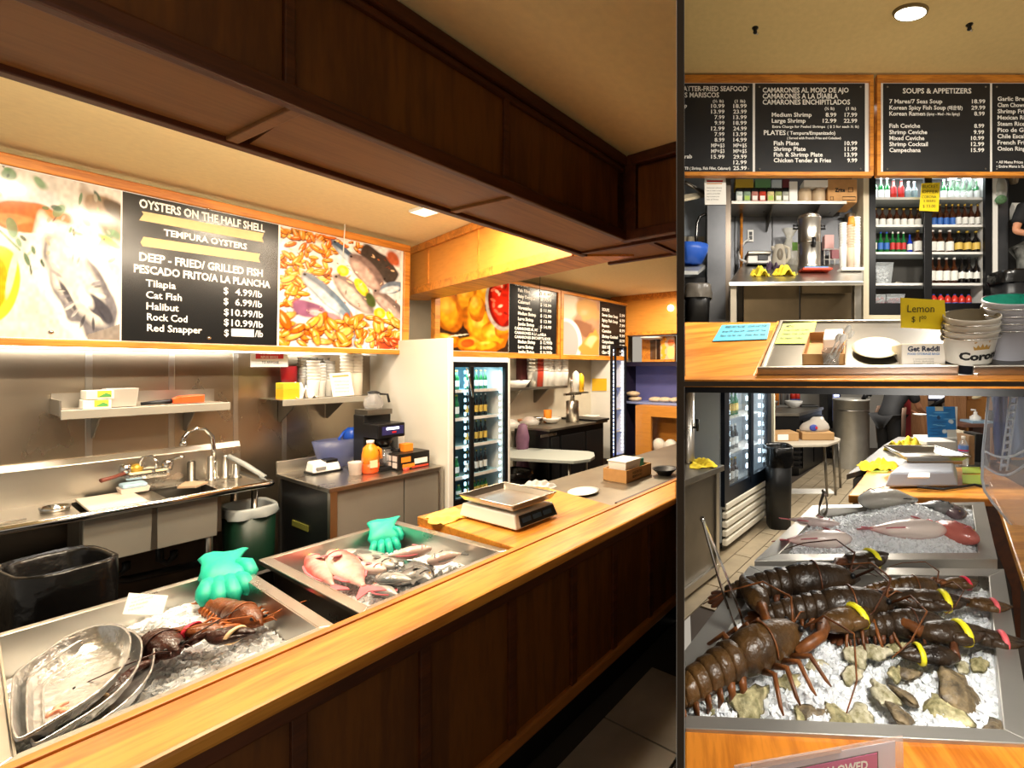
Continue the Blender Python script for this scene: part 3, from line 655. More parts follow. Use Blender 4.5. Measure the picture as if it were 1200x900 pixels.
# price card on the ice
pl=Pl(LM,Lz(170,712,TZ+.0),(1,-.1,.0),(-.1,.72,.72));t=thing('price_card','white printed card standing in the ice beside foil pans','card',Lz(170,715,TZ-.05),0,LM)
part('card',pl.quad([(143.5,720),(190,721),(197,698),(151,695)]),PAPER,t,LM)
for k in range(4):pl.text(t,['LIVE LOBSTER','ASK FOR PRICE','PER POUND','FRESH'][k],155-k*1.5,703+k*4.6,186-k*6,2.2,INK)
# gloves
e=(I1[2]-I1[3]).normalized();q=Lz(262,667,TZ)
def hang_glove(label,top,bot,xa,xb,dz):
 p1,p2=Lz(*top,TZ+.014),Lz(*bot,TZ-dz);d=p2-p1;e=Lz(*xb,TZ)-Lz(*xa,TZ);n=e.cross(d).normalized();n=n if n.z>0 or n.y<0 else-n
 glove(label,LM,p1+d*.2,e,d,n,d.length/1.45,TEALG,sx=e.length)
hang_glove('green rubber glove draped over the lobster tray edge',(258,655),(266,704),(236,676),(287,666),.05)
hang_glove('green rubber glove hanging inside the fish tray',(447,612),(452,649),(432,618),(464,612),.1)
# fish heap
RED=fishmat('snapper_skin','#cc6660','#f0d2c6');REDF=mat('snapper_fin','#d8707a',.3,var=.15,scale=30)
GRY=fishmat('grey_fish_skin','#5e6468','#cfcac2');GRYF=mat('grey_fin','#5a5a58',.4,var=.2,scale=20)
DRK=fishmat('dark_fish_skin','#26282c','#8d8d8c')
WHT=fishmat('pale_fish_skin','#b4948c','#efe2d8')
def fish_px(label,M,h,tl,hd,deep,thick,body,fin,z,roll=0,flip=1,fn=Lz,group='whole fish on ice',dz=0,tailf=True):
 a,b=fn(*tl,z),fn(*hd,z+dz);d=b-a;c=(a+b)/2;L_=d.length
 x=d.normalized();y=Vector((0,0,1)).cross(x).normalized();zz=x.cross(y);m3=Matrix((x,y,zz)).transposed().to_4x4()@rotx(roll)
 return fish(label,M,c,m3,L_,deep,thick,body,fin,group,flip,tailf)
zf=TZ-.105
fish_px('grey fish laid behind the red snappers in the tray',LM,0,(372,650),(466,668),.05,.03,GRY,GRYF,zf+.0,group='whole fish in the counter tray')
fish_px('dark fish deep in the tray under the pale fish',LM,0,(470,662),(506,690),.045,.03,DRK,GRYF,zf,group='whole fish in the counter tray')
fish_px('black fish at the tray side nearest the scale',LM,0,(440,700),(508,672),.05,.03,DRK,GRYF,zf,group='whole fish in the counter tray')
fish_px('pink red snapper lying at the fish tray corner',LM,0,(395,700),(362,657),.042,.03,RED,REDF,zf+.03,group='whole fish in the counter tray')
fish_px('largest plump red snapper on top of the fish heap',LM,0,(432,704),(386,655),.058,.036,RED,REDF,zf+.04,flip=-1,group='whole fish in the counter tray')
fish_px('small pink fish head pointing at the grey fish',LM,0,(402,668),(452,676),.034,.026,WHT,REDF,zf+.045,group='whole fish in the counter tray')
fish_px('silver grey fish lying across the middle of the heap',LM,0,(414,655),(462,672),.036,.026,GRY,GRYF,zf+.05,group='whole fish in the counter tray')
fish_px('grey scaly fish in front of the small pink fish',LM,0,(488,688),(440,684),.038,.026,GRY,GRYF,zf+.04,group='whole fish in the counter tray')
fish_px('pink and white fish below the hanging green glove',LM,0,(448,660),(506,650),.036,.028,WHT,REDF,zf+.05,flip=-1,group='whole fish in the counter tray')
fish_px('pale fish against the tray wall by the scale',LM,0,(545,655),(500,665),.036,.028,WHT,GRYF,zf+.035,group='whole fish in the counter tray')
fish_px('silver fish head poking out beside the big snapper',LM,0,(470,705),(436,692),.03,.022,GRY,REDF,zf+.02,group='whole fish in the counter tray')
# ---- scale
sc0,sc1=Lz(605,625.5,ZC),Lz(540,606.5,ZC);u0,v0,u1,v1=sc0.x,sc0.y,Lz(657,606.5,ZC).x,sc1.y
t=thing('counter_scale','white digital weighing scale with steel pan on the oak counter','scale',((u0+u1)/2,(v0+v1)/2,ZC+.002),0,LM)
mb=MB();mb.hexa([Vector((x,y,ZC+.015))for x,y in((u0,v0),(u1,v0),(u1,v1),(u0,v1))],[Vector((x,y,ZC+.082))for x,y in((u0+.012,v0+.03),(u1-.012,v0+.03),(u1-.012,v1-.01),(u0+.012,v1-.01))]);part('body',mb,WHITE,t,LM,bev=.006)
mb=MB();mb.hexa([Vector((u0+.03,v0+.003,ZC+.022)),Vector((u1-.015,v0+.003,ZC+.022)),Vector((u1-.02,v0+.026,ZC+.075)),Vector((u0+.035,v0+.026,ZC+.075))],[Vector((u0+.03,v0-.003,ZC+.022)),Vector((u1-.015,v0-.003,ZC+.022)),Vector((u1-.02,v0+.02,ZC+.075)),Vector((u0+.035,v0+.02,ZC+.075))]);dp=part('display_panel',mb,mat('display_black','#1c222c',.2),t,LM)
for k in range(3):
 x0=u0+.045+k*.07;mb=MB();mb.hexa([Vector((x0,v0+.006,ZC+.04)),Vector((x0+.055,v0+.006,ZC+.04)),Vector((x0+.055,v0+.016,ZC+.063)),Vector((x0,v0+.016,ZC+.063))],[Vector((x0,v0+.001,ZC+.04)),Vector((x0+.055,v0+.001,ZC+.04)),Vector((x0+.055,v0+.011,ZC+.063)),Vector((x0,v0+.011,ZC+.063))]);part('display_window',mb,mat('lcd','#2f4560',.15),dp,LM)
for x in(u0+.03,u1-.03):
 for y in(v0+.05,v1-.04):
  mb=MB();mb.lathe([(.012,0),(.014,.015)],(x,y,ZC+.002),10);part('foot',mb,BLACK,t,LM)
mb=MB();mb.box((u0+u1)/2-.06,(u0+u1)/2+.06,(v0+v1)/2-.1,(v0+v1)/2+.1,ZC+.082,ZC+.1);part('pan_support',mb,STEELD,t,LM)
def pan(parent,x0,x1,y0,y1,z,h,M,m=STEEL):
 mb=MB();b=[Vector((x,y,z))for x,y in((x0+.02,y0+.02),(x1-.02,y0+.02),(x1-.02,y1-.02),(x0+.02,y1-.02))];mb.hexa([p-Vector((0,0,.003))for p in b],b)
 o=[Vector((x,y,z+h))for x,y in((x0,y0),(x1,y0),(x1,y1),(x0,y1))]
 for k in range(4):
  j=(k+1)%4;n_=(b[j]-b[k]).cross(Vector((0,0,1))).normalized()*.003;mb.hexa([b[k],b[j],o[j],o[k]],[b[k]+n_,b[j]+n_,o[j]+n_,o[k]+n_])
 mb.tube([p for p in o],.0045,6,closed=True);return part('weighing_pan',mb,m,parent,M)
pan(t,u0-.0,u1+.01,v0+.03,v1+.0,ZC+.102,.03,LM)
cloth_heap('yellow cloth on the oak counter behind the scale',LM,(1.50,2.36,ZC+.002),.2,.22,.03,mat('pale_yellow_cloth','#ecc95e',.9,var=.1,scale=20),5)
# ---- sunken steel counter beyond, with its bits
ZG=.81
mb=MB();mb.box(2.22,4.6,1.76,2.62,ZG-.03,ZG);t=thing('steel_prep_counter','grey steel counter sunk beyond the weighing scale','counter',(3.3,2.2,0),0,LM)
part('top',mb,mat('grey_steel_top','#8f887a',.35,.8,var=.15,scale=4),t,LM,clip='left',bev=.004)
mb=MB();mb.box(2.24,4.6,1.8,2.58,.05,ZG-.03);part('carcass',mb,OAKM,t,LM,clip='left')
mb=MB();mb.box(2.22,4.6,1.73,1.76,ZG-.06,ZG+.035);part('front_lip',mb,mat('lip_brown','#3a2010',.4),t,LM,clip='left')
mb=MB();mb.box(2.16,2.24,1.71,2.6,ZC-.2,ZC-.05);part('end_lip',mb,OAKF,t,LM,clip='left')
q=Lz(684,578,ZG);mb=MB();mb.lathe([(.05,0),(.075,.006),(.105,.016),(.107,.018),(.07,.009),(.001,.006)],(q.x,q.y,ZG),24,sx=1.1);solo('white_plate',mb,WHITE,'round white plate on the sunken grey counter','plate',LM)
q=Lz(628,570,ZG+.02);cloth_heap('crumpled clear plastic wrap behind the scale pan',LM,(q.x,q.y,ZG),.24,.2,.05,PLASTIC,9,'wrap','plastic_wrap')
q=Lz(736,566,ZG);w2=Lz(771,560,ZG)
t=thing('cardboard_box','brown cardboard box with lettering beyond the white plate','box',(q.x+.12,q.y+.1,ZG),0,LM)
for nm,a in(('side',(0,.34,0,.008)),('side',(0,.34,.22,.228)),('side',(0,.008,.008,.22)),('side',(.332,.34,.008,.22))):
 mb=MB();mb.box(q.x+a[0]-.02,q.x+a[1]-.02,q.y+a[2],q.y+a[3],ZG,ZG+.095);part(nm,mb,CARD,t,LM,clip='left')
mb=MB();mb.box(q.x-.02,q.x+.32,q.y,q.y+.228,ZG,ZG+.006);part('bottom',mb,CARD,t,LM,clip='left')
for k,s in enumerate(('ASSORTED','SEAFOOD')):letters(s,t,INK,Vector((q.x+.12,q.y,ZG+.055-k*.03)),(1,0,0),(0,0,1),.02,.13,'c',M=LM)
mb=MB();mb.hexa(*[[Vector((q.x+x,q.y+y,ZG+z))for x,y in((-.0+k,.02+k),(.2-k,.02+k),(.2-k,.2-k),(0+k,.2-k))]for z,k in((.01,.02),(.15,0))]);mb.box(q.x-.006,q.x+.206,q.y+.014,q.y+.206,ZG+.15,ZG+.158);solo('white_tub',mb,WHITE,'white plastic tub standing in the cardboard box','tub',LM,bev=.006)
mb=MB();mb.box(q.x+.215,q.x+.3,q.y+.06,q.y+.16,ZG+.01,ZG+.135);solo('teal_packet',mb,mat('teal_packet','#2fa3a0',.4),'teal packet standing in the cardboard box','packet',LM,bev=.004,clip='left')
q=Lz(718,560,ZG);mb=MB();mb.lathe([(.025,0),(.042,.03),(.045,.07),(.02,.1),(.001,.103)],(q.x,q.y,ZG),14);solo('white_foam_cup',mb,WHITE,'white foam cup tipped upside down beside the cardboard box','cup',LM)
q=Lz(779,552,ZG+.03);mb=MB();mb.lathe([(.05,0),(.1,.05),(.105,.055),(.09,.05),(.04,.008),(.001,.008)],(q.x,q.y,ZG),18);solo('black_bowl',mb,BLACK,'black bowl past the cardboard box by the partition','bowl',LM,clip='left')
# ------------------------------------------------------------------ left room: menu boards
def P_oyster(C,x,y,asp):
 C[...]=np.array(lin('#e4ddd4')[:3])*(.85+.3*nz(x,y,5,1)[...,None])
 X=lambda px:px/141;Y=lambda py:1-(py-190)/205
 paint(C,blob(x,y,X(30),Y(222),.3,.09,0,.3,.3,2)*.8,'#d9cdd0')
 paint(C,blob(x,y,X(120),Y(225),.25,.12,-20,.4,.8,3),'#8a7258');paint(C,blob(x,y,X(130),Y(215),.13,.05,-20,.4,.9,4),'#4a3a28')
 paint(C,blob(x,y,X(10),Y(262),.7,.035,2,.3),'#f4f0ea')
 paint(C,blob(x,y,X(32),Y(247),.36,.09,3,.15,.35,5),'#e8682c');paint(C,blob(x,y,X(20),Y(252),.2,.04,3,.4,.9,6)*.8,'#f29a5c');paint(C,blob(x,y,X(55),Y(240),.12,.04,0,.4,.9,7)*.7,'#f08a50')
 for i,(a,b,r)in enumerate([(4,224,.07),(68,232,.05),(67,250,.045),(18,262,.06),(100,240,.05),(128,250,.09),(118,268,.09),(108,283,.06),(26,280,.05),(45,198,.08),(15,200,.06)]):paint(C,blob(x,y,X(a),Y(b),r,r*.55,i*37,.35,1.3,20+i)*.85,'#5d8a5e')
 paint(C,blob(x,y,X(128),Y(262),.12,.03,-20,.3,.3,8),'#eec94a')
 for i,(a,b,c,d)in enumerate([(0,262,26,288),(60,262,35,292),(95,255,125,300)]):
  t=np.clip(((x-X(a))*(X(c)-X(a))+(y-Y(b))*(Y(d)-Y(b)))/((X(c)-X(a))**2+(Y(d)-Y(b))**2),0,1);dd=np.hypot(x-X(a)-t*(X(c)-X(a)),y-Y(b)-t*(Y(d)-Y(b)));paint(C,np.clip(1.5-dd/.008,0,1),'#6c8a66')
 paint(C,blob(x,y,X(35),Y(355),.4,.16,0,.5,.5,9)*.5,'#cfc6be')
 paint(C,blob(x,y,X(92),Y(325),.52,.3,-48,.12,.2,10),'#f3efe8');paint(C,blob(x,y,X(96),Y(333),.42,.2,-46,.1,.3,11),'#77747a');paint(C,blob(x,y,X(90),Y(322),.37,.17,-46,.25,.35,12),'#d9d4cc');paint(C,blob(x,y,X(112),Y(352),.16,.05,-30,.3,.9,13),'#4b4a52');paint(C,blob(x,y,X(78),Y(340),.2,.03,-52,.3,.8,14),'#5c5a60');paint(C,blob(x,y,X(98),Y(340),.12,.06,-40,.4,.5,15),'#f4f0ea')
 paint(C,blob(x,y,X(4),Y(332),.16,.24,-18,.06,.1,16),'#f7d93a');paint(C,blob(x,y,X(-6),Y(334),.15,.2,-18,.1),'#e6a914');paint(C,blob(x,y,X(18),Y(318),.03,.17,-14,.3),'#fbf2c0')
 paint(C,((y<.04+(x-.75)*.28)&(x>.72))*1.0,'#8f8780')
 rr=random.Random(5)
 for i in range(34):
  cx,cy=rr.choice(((.72,.88),(.86,.62),(.06,.93),(.5,.74),(.3,.5)));cx+=rr.uniform(-.13,.13);cy+=rr.uniform(-.1,.1);paint(C,blob(x,y,cx,cy,rr.uniform(.02,.05),rr.uniform(.008,.018),rr.uniform(0,180),.4,.9,i)*.9,rr.choice(['#3f6a42','#6c9a64','#2c4c34','#b4a890']))
 for i in range(26):
  a=rr.uniform(0,6.28);paint(C,blob(x,y,.66+.2*math.cos(a)*.8+.1*math.sin(a),.31-.27*math.sin(a)*.8,.05,.012,R(a)*0+math.degrees(-a),.5,.9,60+i)*.7,rr.choice(['#5a585e','#8c8890','#e8e2da','#3c3a42']))
 C*=(.62+.28*nz(x,y,38,77)+.18*nz(x,y,14,78))[...,None]
def shrimp_scatter(C,x,y,rr,n,x0,x1,y0,y1,cols,s=.06):
 for i in range(n):
  cx,cy=rr.uniform(x0,x1),rr.uniform(y0,y1);a=rr.uniform(0,180);r=s*rr.uniform(.7,1.4)
  paint(C,blob(x,y,cx,cy,r,r*.42,a,.25,.4,i),'#5a2408');paint(C,blob(x,y,cx,cy+.006,r*.92,r*.36,a,.35,.5,i),rr.choice(cols));paint(C,blob(x,y,cx-r*.1,cy+r*.16,r*.5,r*.1,a,.6)*.8,'#ffe2a8')
def P_seafood(C,x,y,asp):
 rr=random.Random(4);C[...]=np.array(lin('#eeeae6')[:3]);X=lambda px:(px-328)/142;Y=lambda py:1-(py-262)/145
 OR=['#f08a28','#e86a18','#f6a83c','#ee9430','#f4b85a']
 shrimp_scatter(C,x,y,rr,60,.0,.17,.3,1.0,OR,.05);shrimp_scatter(C,x,y,rr,40,.15,.38,.55,1.0,OR,.05)
 paint(C,blob(x,y,.38,.72,.1,.3,35,.3)*.9,'#eeeae6');shrimp_scatter(C,x,y,rr,22,.2,.36,.6,.95,OR,.05)
 shrimp_scatter(C,x,y,rr,14,.4,.7,.9,1.0,OR,.04)
 paint(C,blob(x,y,.8,.82,.24,.1,-48,.2,.7,31),'#3b332e');paint(C,blob(x,y,.93,.9,.1,.07,-40,.3,.6,32),'#c8623a')
 for i,(cx,cy,rx,ry,an,c1,c2)in enumerate([(.36,.45,.3,.075,-42,'#6d7f92','#c6d0d8'),(.55,.82,.24,.05,-40,'#4c6076','#b4c4d0'),(.68,.72,.23,.11,-46,'#7c6660','#c9aca0'),(.57,.5,.25,.1,-44,'#80706c','#d0beb4'),(.88,.45,.2,.08,-40,'#806c66','#c8aea4'),(.92,.62,.13,.06,20,'#6c7c90','#dfe6ea'),(.52,.18,.2,.05,-70,'#8090a0','#dde4ea')]):
  paint(C,blob(x,y,cx,cy,rx,ry,an,.15,.15,40+i),c1);paint(C,blob(x,y,cx-.012,cy-.02,rx*.9,ry*.62,an,.4,.3,50+i),c2);paint(C,blob(x,y,cx-rx*.62,cy+rx*.58,.012,.012,0,.3),'#201c1c')
 paint(C,blob(x,y,.2,.33,.13,.09,-15,.25,.8,60),'#8c5a78');paint(C,blob(x,y,.38,.25,.16,.06,-20,.3,.9,61),'#b48c94');paint(C,blob(x,y,.27,.3,.07,.03,0,.4,.5,62),'#d8b4bc')
 for cx,cy,r,a in((.47,.71,.055,1),(.8,.35,.06,1),(.63,.58,.1,.5),(.9,.33,.06,.6)):paint(C,blob(x,y,cx,cy,r,r*a,-55,.15),'#f2cf2a');paint(C,blob(x,y,cx,cy,r*.6,r*.5*a,-55,.5)*.6,'#fbe98a')
 paint(C,blob(x,y,.72,.46,.05,.09,20,.3,.8,70),'#4e5a2c')
 shrimp_scatter(C,x,y,rr,55,.0,.55,.0,.25,OR,.08);shrimp_scatter(C,x,y,rr,45,.56,1,.0,.3,OR,.07);paint(C,blob(x,y,.88,.06,.13,.06,10,.2,.4,80),'#c8421a');shrimp_scatter(C,x,y,rr,8,.75,1,0,.1,['#d9541e'],.06)
 for i in range(90):
  cx,cy=rr.random(),rr.random();paint(C,blob(x,y,cx,cy,rr.uniform(.008,.03),rr.uniform(.004,.01),rr.uniform(0,180),.5,.6,i)*.75,rr.choice(['#fff4e0','#7c3410','#d8722a','#5c4438','#f8d0a0']))
 C*=(.62+.45*nz(x,y,34,5)+.1*nz(x,y,9,6))[...,None]
def P_nugget(C,x,y,asp):
 rr=random.Random(9);C[...]=np.array(lin('#3a2418')[:3])*(.5+nz(x,y,6,3)[...,None])
 for i,(cx,cy,rx,ry,a)in enumerate([(.12,.5,.2,.3,15),(.1,.85,.15,.2,0),(.36,.72,.14,.27,-12),(.55,.35,.2,.3,30),(.62,.8,.14,.18,-20),(.78,.22,.22,.22,20),(.9,.35,.14,.16,0),(.1,.12,.2,.1,-10),(.45,.08,.25,.1,0),(.68,.06,.2,.08,10),(.5,.6,.12,.2,0)]):
  paint(C,blob(x,y,cx,cy,rx,ry,a,.1,.35,i),'#b8620e');paint(C,blob(x,y,cx-.015,cy+.025,rx*.88,ry*.86,a,.35,.5,i+20),'#f0a41c');paint(C,blob(x,y,cx-.03,cy+.06,rx*.5,ry*.4,a,.6,.6,i+40)*.8,'#ffc94e')
 paint(C,blob(x,y,.9,.72,.28,.42,0,.04),'#b8a69a');paint(C,blob(x,y,.91,.74,.25,.39,0,.05),'#7a0c08');paint(C,blob(x,y,.92,.76,.23,.37,0,.15,.3,70),'#d02410')
 for i in range(14):paint(C,blob(x,y,rr.uniform(.74,1),rr.uniform(.45,1),.05,.025,rr.uniform(0,180),.4),rr.choice(['#f4684a','#8c1408','#f8c0a0']))
 paint(C,blob(x,y,.25,.2,.16,.012,10,.4),'#e8d8c0');paint(C,blob(x,y,.37,.1,.1,.07,20,.3,.6,71),'#d85a1a')
 C*=(.6+.5*nz(x,y,22,5))[...,None]
def P_soup(C,x,y,asp):
 C[...]=np.array(lin('#a07a60')[:3])*(.7+.6*nz(x,y,5,8)[...,None]);paint(C,blob(x,y,.1,.85,.35,.3,0,.2,.2,1),'#c8b8a4');paint(C,blob(x,y,.65,.8,.4,.2,0,.3,.6,2),'#b48a58');paint(C,blob(x,y,.6,.45,.35,.15,-20,.3,.6,3),'#7a5440')
 paint(C,blob(x,y,.1,.2,.42,.42,0,.05),'#d6d0cc');paint(C,blob(x,y,.08,.2,.34,.36,0,.05),'#a29c9a');paint(C,blob(x,y,.8,.18,.35,.24,20,.2,.6,4),'#e08840');paint(C,blob(x,y,.75,.24,.2,.1,20,.4,.6,5),'#f0c088')
def P_small(C,x,y,asp):
 C[...]=np.array(lin('#caa98a')[:3]);paint(C,(x<.25)*1.0,'#5c4028');paint(C,((x>.25)&(x<.42))*1.0,'#2c1c14')
 for i in range(9):paint(C,blob(x,y,.55+.04*math.sin(i*2),.95-i*.11,.1,.08,20,.2,.5,i),'#f0a030')
 paint(C,blob(x,y,.86,.3,.16,.3,0,.2,.3,40),'#f0c878');paint(C,blob(x,y,.86,.72,.14,.16,0,.2,.3,41),'#e87840')
TAPE=mat('masking_tape','#d8bd8c',.7,var=.06,scale=20)
TL=.033
b1=Pl(LM,Lv(-8,404.5,4.15),(1,0,0),(0,-TL,1))
w1=b1.xy(478,400)[0];hB=b1.xy(0,178)[1]
t=thing('menu_board','long oak framed menu board of oysters and fried fish over the sink','menu board',b1.O+Vector((w1/2,0,0)),0,LM)
fw=.052
for nm,a in(('frame_bottom',(0,w1,0,.04)),('frame_top',(0,w1,hB-.06,hB)),('frame_side',(w1-fw,w1,.04,hB-.06))):
 part(nm,b1.slab(*a,-.05,.02),OAKF,t,LM,bev=.006)
part('backing',b1.slab(.0,w1-fw,.04,hB-.06,-.05,-.004),WHITE,t,LM)
xa,xb,xc,xd=b1.xy(143,330)[0],b1.xy(325.6,330)[0],b1.xy(328,330)[0],b1.xy(470,330)[0];xs=b1.xy(141,330)[0]
def rectO(pl,x,y):return pl.O+pl.ex*x+pl.ey*y
poster('oyster_picture',t,rectO(b1,.0,.045),b1.ex,b1.ey,xs,hB-.11,150,170,P_oyster,PRINT,LM,-.003)
poster('seafood_picture',t,rectO(b1,xc,.045),b1.ex,b1.ey,xd-xc,hB-.11,170,170,P_seafood,PRINT,LM,-.003)
tp=part('text_panel',b1.slab(xa,xb,.045,hB-.065,-.006,.0),BOARD,t,LM)
for s,xl,yb,xr,cp in[('OYSTERS ON THE HALF SHELL',163,242.7,310.4,10.4),('TEMPURA OYSTERS',191.8,275.8,289.5,7.8),('DEEP - FRIED/ GRILLED FISH',163,305,308,10),('PESCADO FRITO/A LA PLANCHA',156.7,318.6,316.7,9.6),
  ('Tilapia',170.7,335.3,206,8.5),('Cat Fish',171,349,213,8.5),('Halibut',171.5,362.3,209.3,8.5),('Rock Cod',172.2,375,219.5,8.5),('Red Snapper',172.2,387.8,236.7,8.5),
  ('$',262,344,267.5,8),('4.99/lb',275.5,345.6,307,8),('$',262,356.4,267.5,8),('6.99/lb',275.5,357.7,307,8),('$',262.3,369,268,8),('10.99/lb',271,369.8,308,8),('$',262.3,381,268,8),('10.99/lb',271,382,308,8),('$',262.5,393.5,268,8),('/lb',298.5,394.6,308,8)]:
 b1.text(tp,s,xl,yb,xr,cp,bold=.03 if s.isupper()and len(s)>3 else .015)
part('white_patch',b1.quad([(271,394),(297.5,395),(297.5,386),(271,385)],.002),WHITE,tp,LM)
for q in([(163,258),(308.5,284),(307,279),(309,273.5),(166,247.5),(168,251)],[(167,288.5),(304.5,307.5),(303,303),(304.5,297.5),(168,277.5),(164.5,284)]):
 part('masking_tape',b1.quad(q,.003),TAPE,tp,LM)
for px,py in((244,245),(245,396),(60,389)):
 mb=MB();mb.lathe([(.001,.006),(.009,.004),(.011,0)],(0,0,0),10);P=b1.at(px,py);mb.mul(frame_m(P,b1.ex,b1.ey));part('screw_cap',mb,CHROME,t,LM)
P=b1.at(400,300);mb=MB();mb.tube([P+b1.n*.03,Vector((P.x,P.y-.06,ZT-.002))],.004,6);solo('hanging_wire',mb,WHITE,'thin white wire hanging from the ceiling before the seafood picture','wire',LM)
# lamp strip below the board
mb=MB();mb.box(.15,2.1,4.38,4.44,1.80,1.83);solo('lamp_strip',mb,WHITE,'slim white lamp strip fixed behind the long menu board','lamp',LM,bev=.004)
# second run of boards
b2=Pl(LM,Lv(508,417.6,4.32),(1,0,0),(0,-.02,1));x2=b2.xy(655,400)[0];x3=b2.xy(735,400)[0];h2=b2.xy(735,354)[1]*1.0
h2=(b2.xy(598,331)[1]+b2.xy(733,354)[1])/2
def board2(label,xL,xR,pcs):
 t=thing('menu_board',label,'menu board',rectO(b2,(xL+xR)/2,0),0,LM,'hanging menu boards past the beam');f_=.05
 for nm,a in(('frame_bottom',(xL,xR,0,.06)),('frame_top',(xL,xR,h2-.035,h2)),('frame_side',(xL,xL+f_,.06,h2-.035)),('frame_side',(xR-f_*.8,xR,.06,h2-.035))):part(nm,b2.slab(*a,-.05,.02),OAKF,t,LM)
 part('backing',b2.slab(xL+f_,xR-f_*.8,.06,h2-.035,-.05,-.008),WHITE,t,LM);return t
t=board2('hanging menu board of golden nuggets and tempura prices',0,x2,None)
xm=b2.xy(597,380)[0];xl0=b2.xy(519,380)[0]
poster('nugget_picture',t,rectO(b2,.055,.065),b2.ex,b2.ey,xm-.06,h2-.105,110,90,P_nugget,PRINT,LM,-.006)
tp=part('text_panel',b2.slab(xm,x2-.045,.065,h2-.04,-.008,-.002),BOARD,t,LM)
sl2=lambda x,y0:y0+(x-603)*.14
for s,xl,yb,xr,cp in[('TEMPURA/FRIED FISH',603,334,640,3.6),('Fish Fillet',607,341.5,621,4),('Baby Octopus',607,348.5,627,4),('Calamari',607,355,621,4),('Vegetables',607,362,623,4),('Medium Shrimp',607,368.5,628,4),('Large Shrimp',607,375,625,4),('Jumbo Shrimp',607,381,626,4),
  ('CAMARONES AL MOJO',603,386,634,3.4),('CAMARONES A LA DIABLA',603,391,640,3.4),('CAMARONES ENCHIPITLADOS',603,396,645,3.4),('Medium Shrimp',607,402,627,4),('Large Shrimp',607,408,625,4),('Jumbo Shrimp',607,414,626,4)]:b2.text(tp,s,xl,yb,xr,cp,bold=.03,lift=.001)
for k in range(7):b2.text(tp,'$ %d.99'%(8+k),633,345.5+k*6.5,646,3.8,bold=.02,lift=.001)
for k in range(3):b2.text(tp,'$ %d.99/lb'%(12+k*2),633,403+k*6,647,4,bold=.02,lift=.001)
t=board2('hanging menu board of bowls and plate prices by the end wall',x2+.012,x3,None)
xm2=b2.xy(703,380)[0]
poster('soup_picture',t,rectO(b2,x2+.065,.065),b2.ex,b2.ey,xm2-x2-.07,h2-.105,70,70,P_soup,PRINT,LM,-.006)
tp=part('text_panel',b2.slab(xm2,x3-.045,.065,h2-.04,-.008,-.002),BOARD,t,LM)
for k,s in enumerate(['SOUPS','Seven Seas Soup','Spicy Fish Soup','Ramen','Ceviche','Shrimp Cocktail','Campechana','SIDE ORDERS','Clam Chowder','French Fries']):b2.text(tp,s,705.5,364+k*6.3,709+len(s)*1.0,3.6,bold=.03,lift=.001)
for k in range(9):b2.text(tp,'%d.99'%(5+k),726,371+k*6,732,3.4,bold=.03,lift=.001)
P=Lv(633,360,4.2);mb=MB();mb.tube([Vector((P.x,4.22,2.1)),Vector((P.x,4.22,2.2)),Vector((P.x,4.22,2.21)),Vector((P.x,4.2,ZT))],[.013,.013,.003,.003],6);solo('hanging_wire',mb,BLACKM,'dark wire with tag hanging before the tempura price panel','wire',LM)
# end wall bulkhead, lamp on it, third board
mb=MB();mb.box(5.72,6.0,2.0,4.6,2.20,ZT);t=solo('beam_end',mb,ORANGEW,'honey wood bulkhead at the far end of the work area',None,LM,kind='structure',clip='left')
mb=MB();mb.box(5.7,5.72,2.0,4.6,2.20,2.25);mb.box(5.7,5.72,2.0,4.6,ZT-.09,ZT-.001);part('edge_rail',mb,OAKF,t,LM,clip='left')
P=Lu(786,361,5.69);t=thing('globe_lamp','small round lit lamp on the far wooden bulkhead','lamp',P,0,LM);mb=MB();mb.ell(P,.05,.05,.05,None,12,8);part('globe',mb,mat('globe_glow','#fff2d0',.4,emit=6),t,LM);mb=MB();mb.box(P.x+.03,P.x+.06,P.y-.03,P.y+.03,P.z-.03,P.z+.03);part('mount',mb,BLACKM,t,LM)
b3=Pl(LM,Lu(752,424,5.9),(0,-1,0),(0,0,1));xr=b3.xy(790.5,420)[0];hb=b3.xy(770,394)[1]
t=thing('menu_board','small framed food picture board under the far bulkhead','menu board',rectO(b3,xr/2,0),0,LM)
part('frame',b3.slab(0,xr,0,hb,-.05,-.004),OAKF,t,LM,clip='left');poster('food_picture',t,rectO(b3,b3.xy(762,420)[0],.035),b3.ex,b3.ey,xr-b3.xy(762,420)[0],hb-.04,60,40,P_small,PRINT,LM,.0,clip='left')
P=Lu(764,396,5.8);mb=MB();mb.lathe([(.001,-.03),(.12,-.02),(.16,0),(.16,.01)],(0,0,0),18,sx=1.0,sy=1.2);mb.mul(Matrix.Translation(P));solo('ceiling_light',mb,WHITE,'round white lamp bowl under the far bulkhead','lamp',LM)
q=Lz(497,246,ZT);t=thing('ceiling_light','small rectangular white lamp on the cream ceiling','lamp',(q.x,q.y,ZT-.02),0,LM);mb=MB();mb.box(-.06,.06,-.09,.09,0,.018);part('frame',mb,WHITE,t);mb=MB();mb.box(-.05,.05,-.08,.08,-.003,0);part('lens',mb,mat('lens_white','#fff6e0',.4,emit=1.2),t)
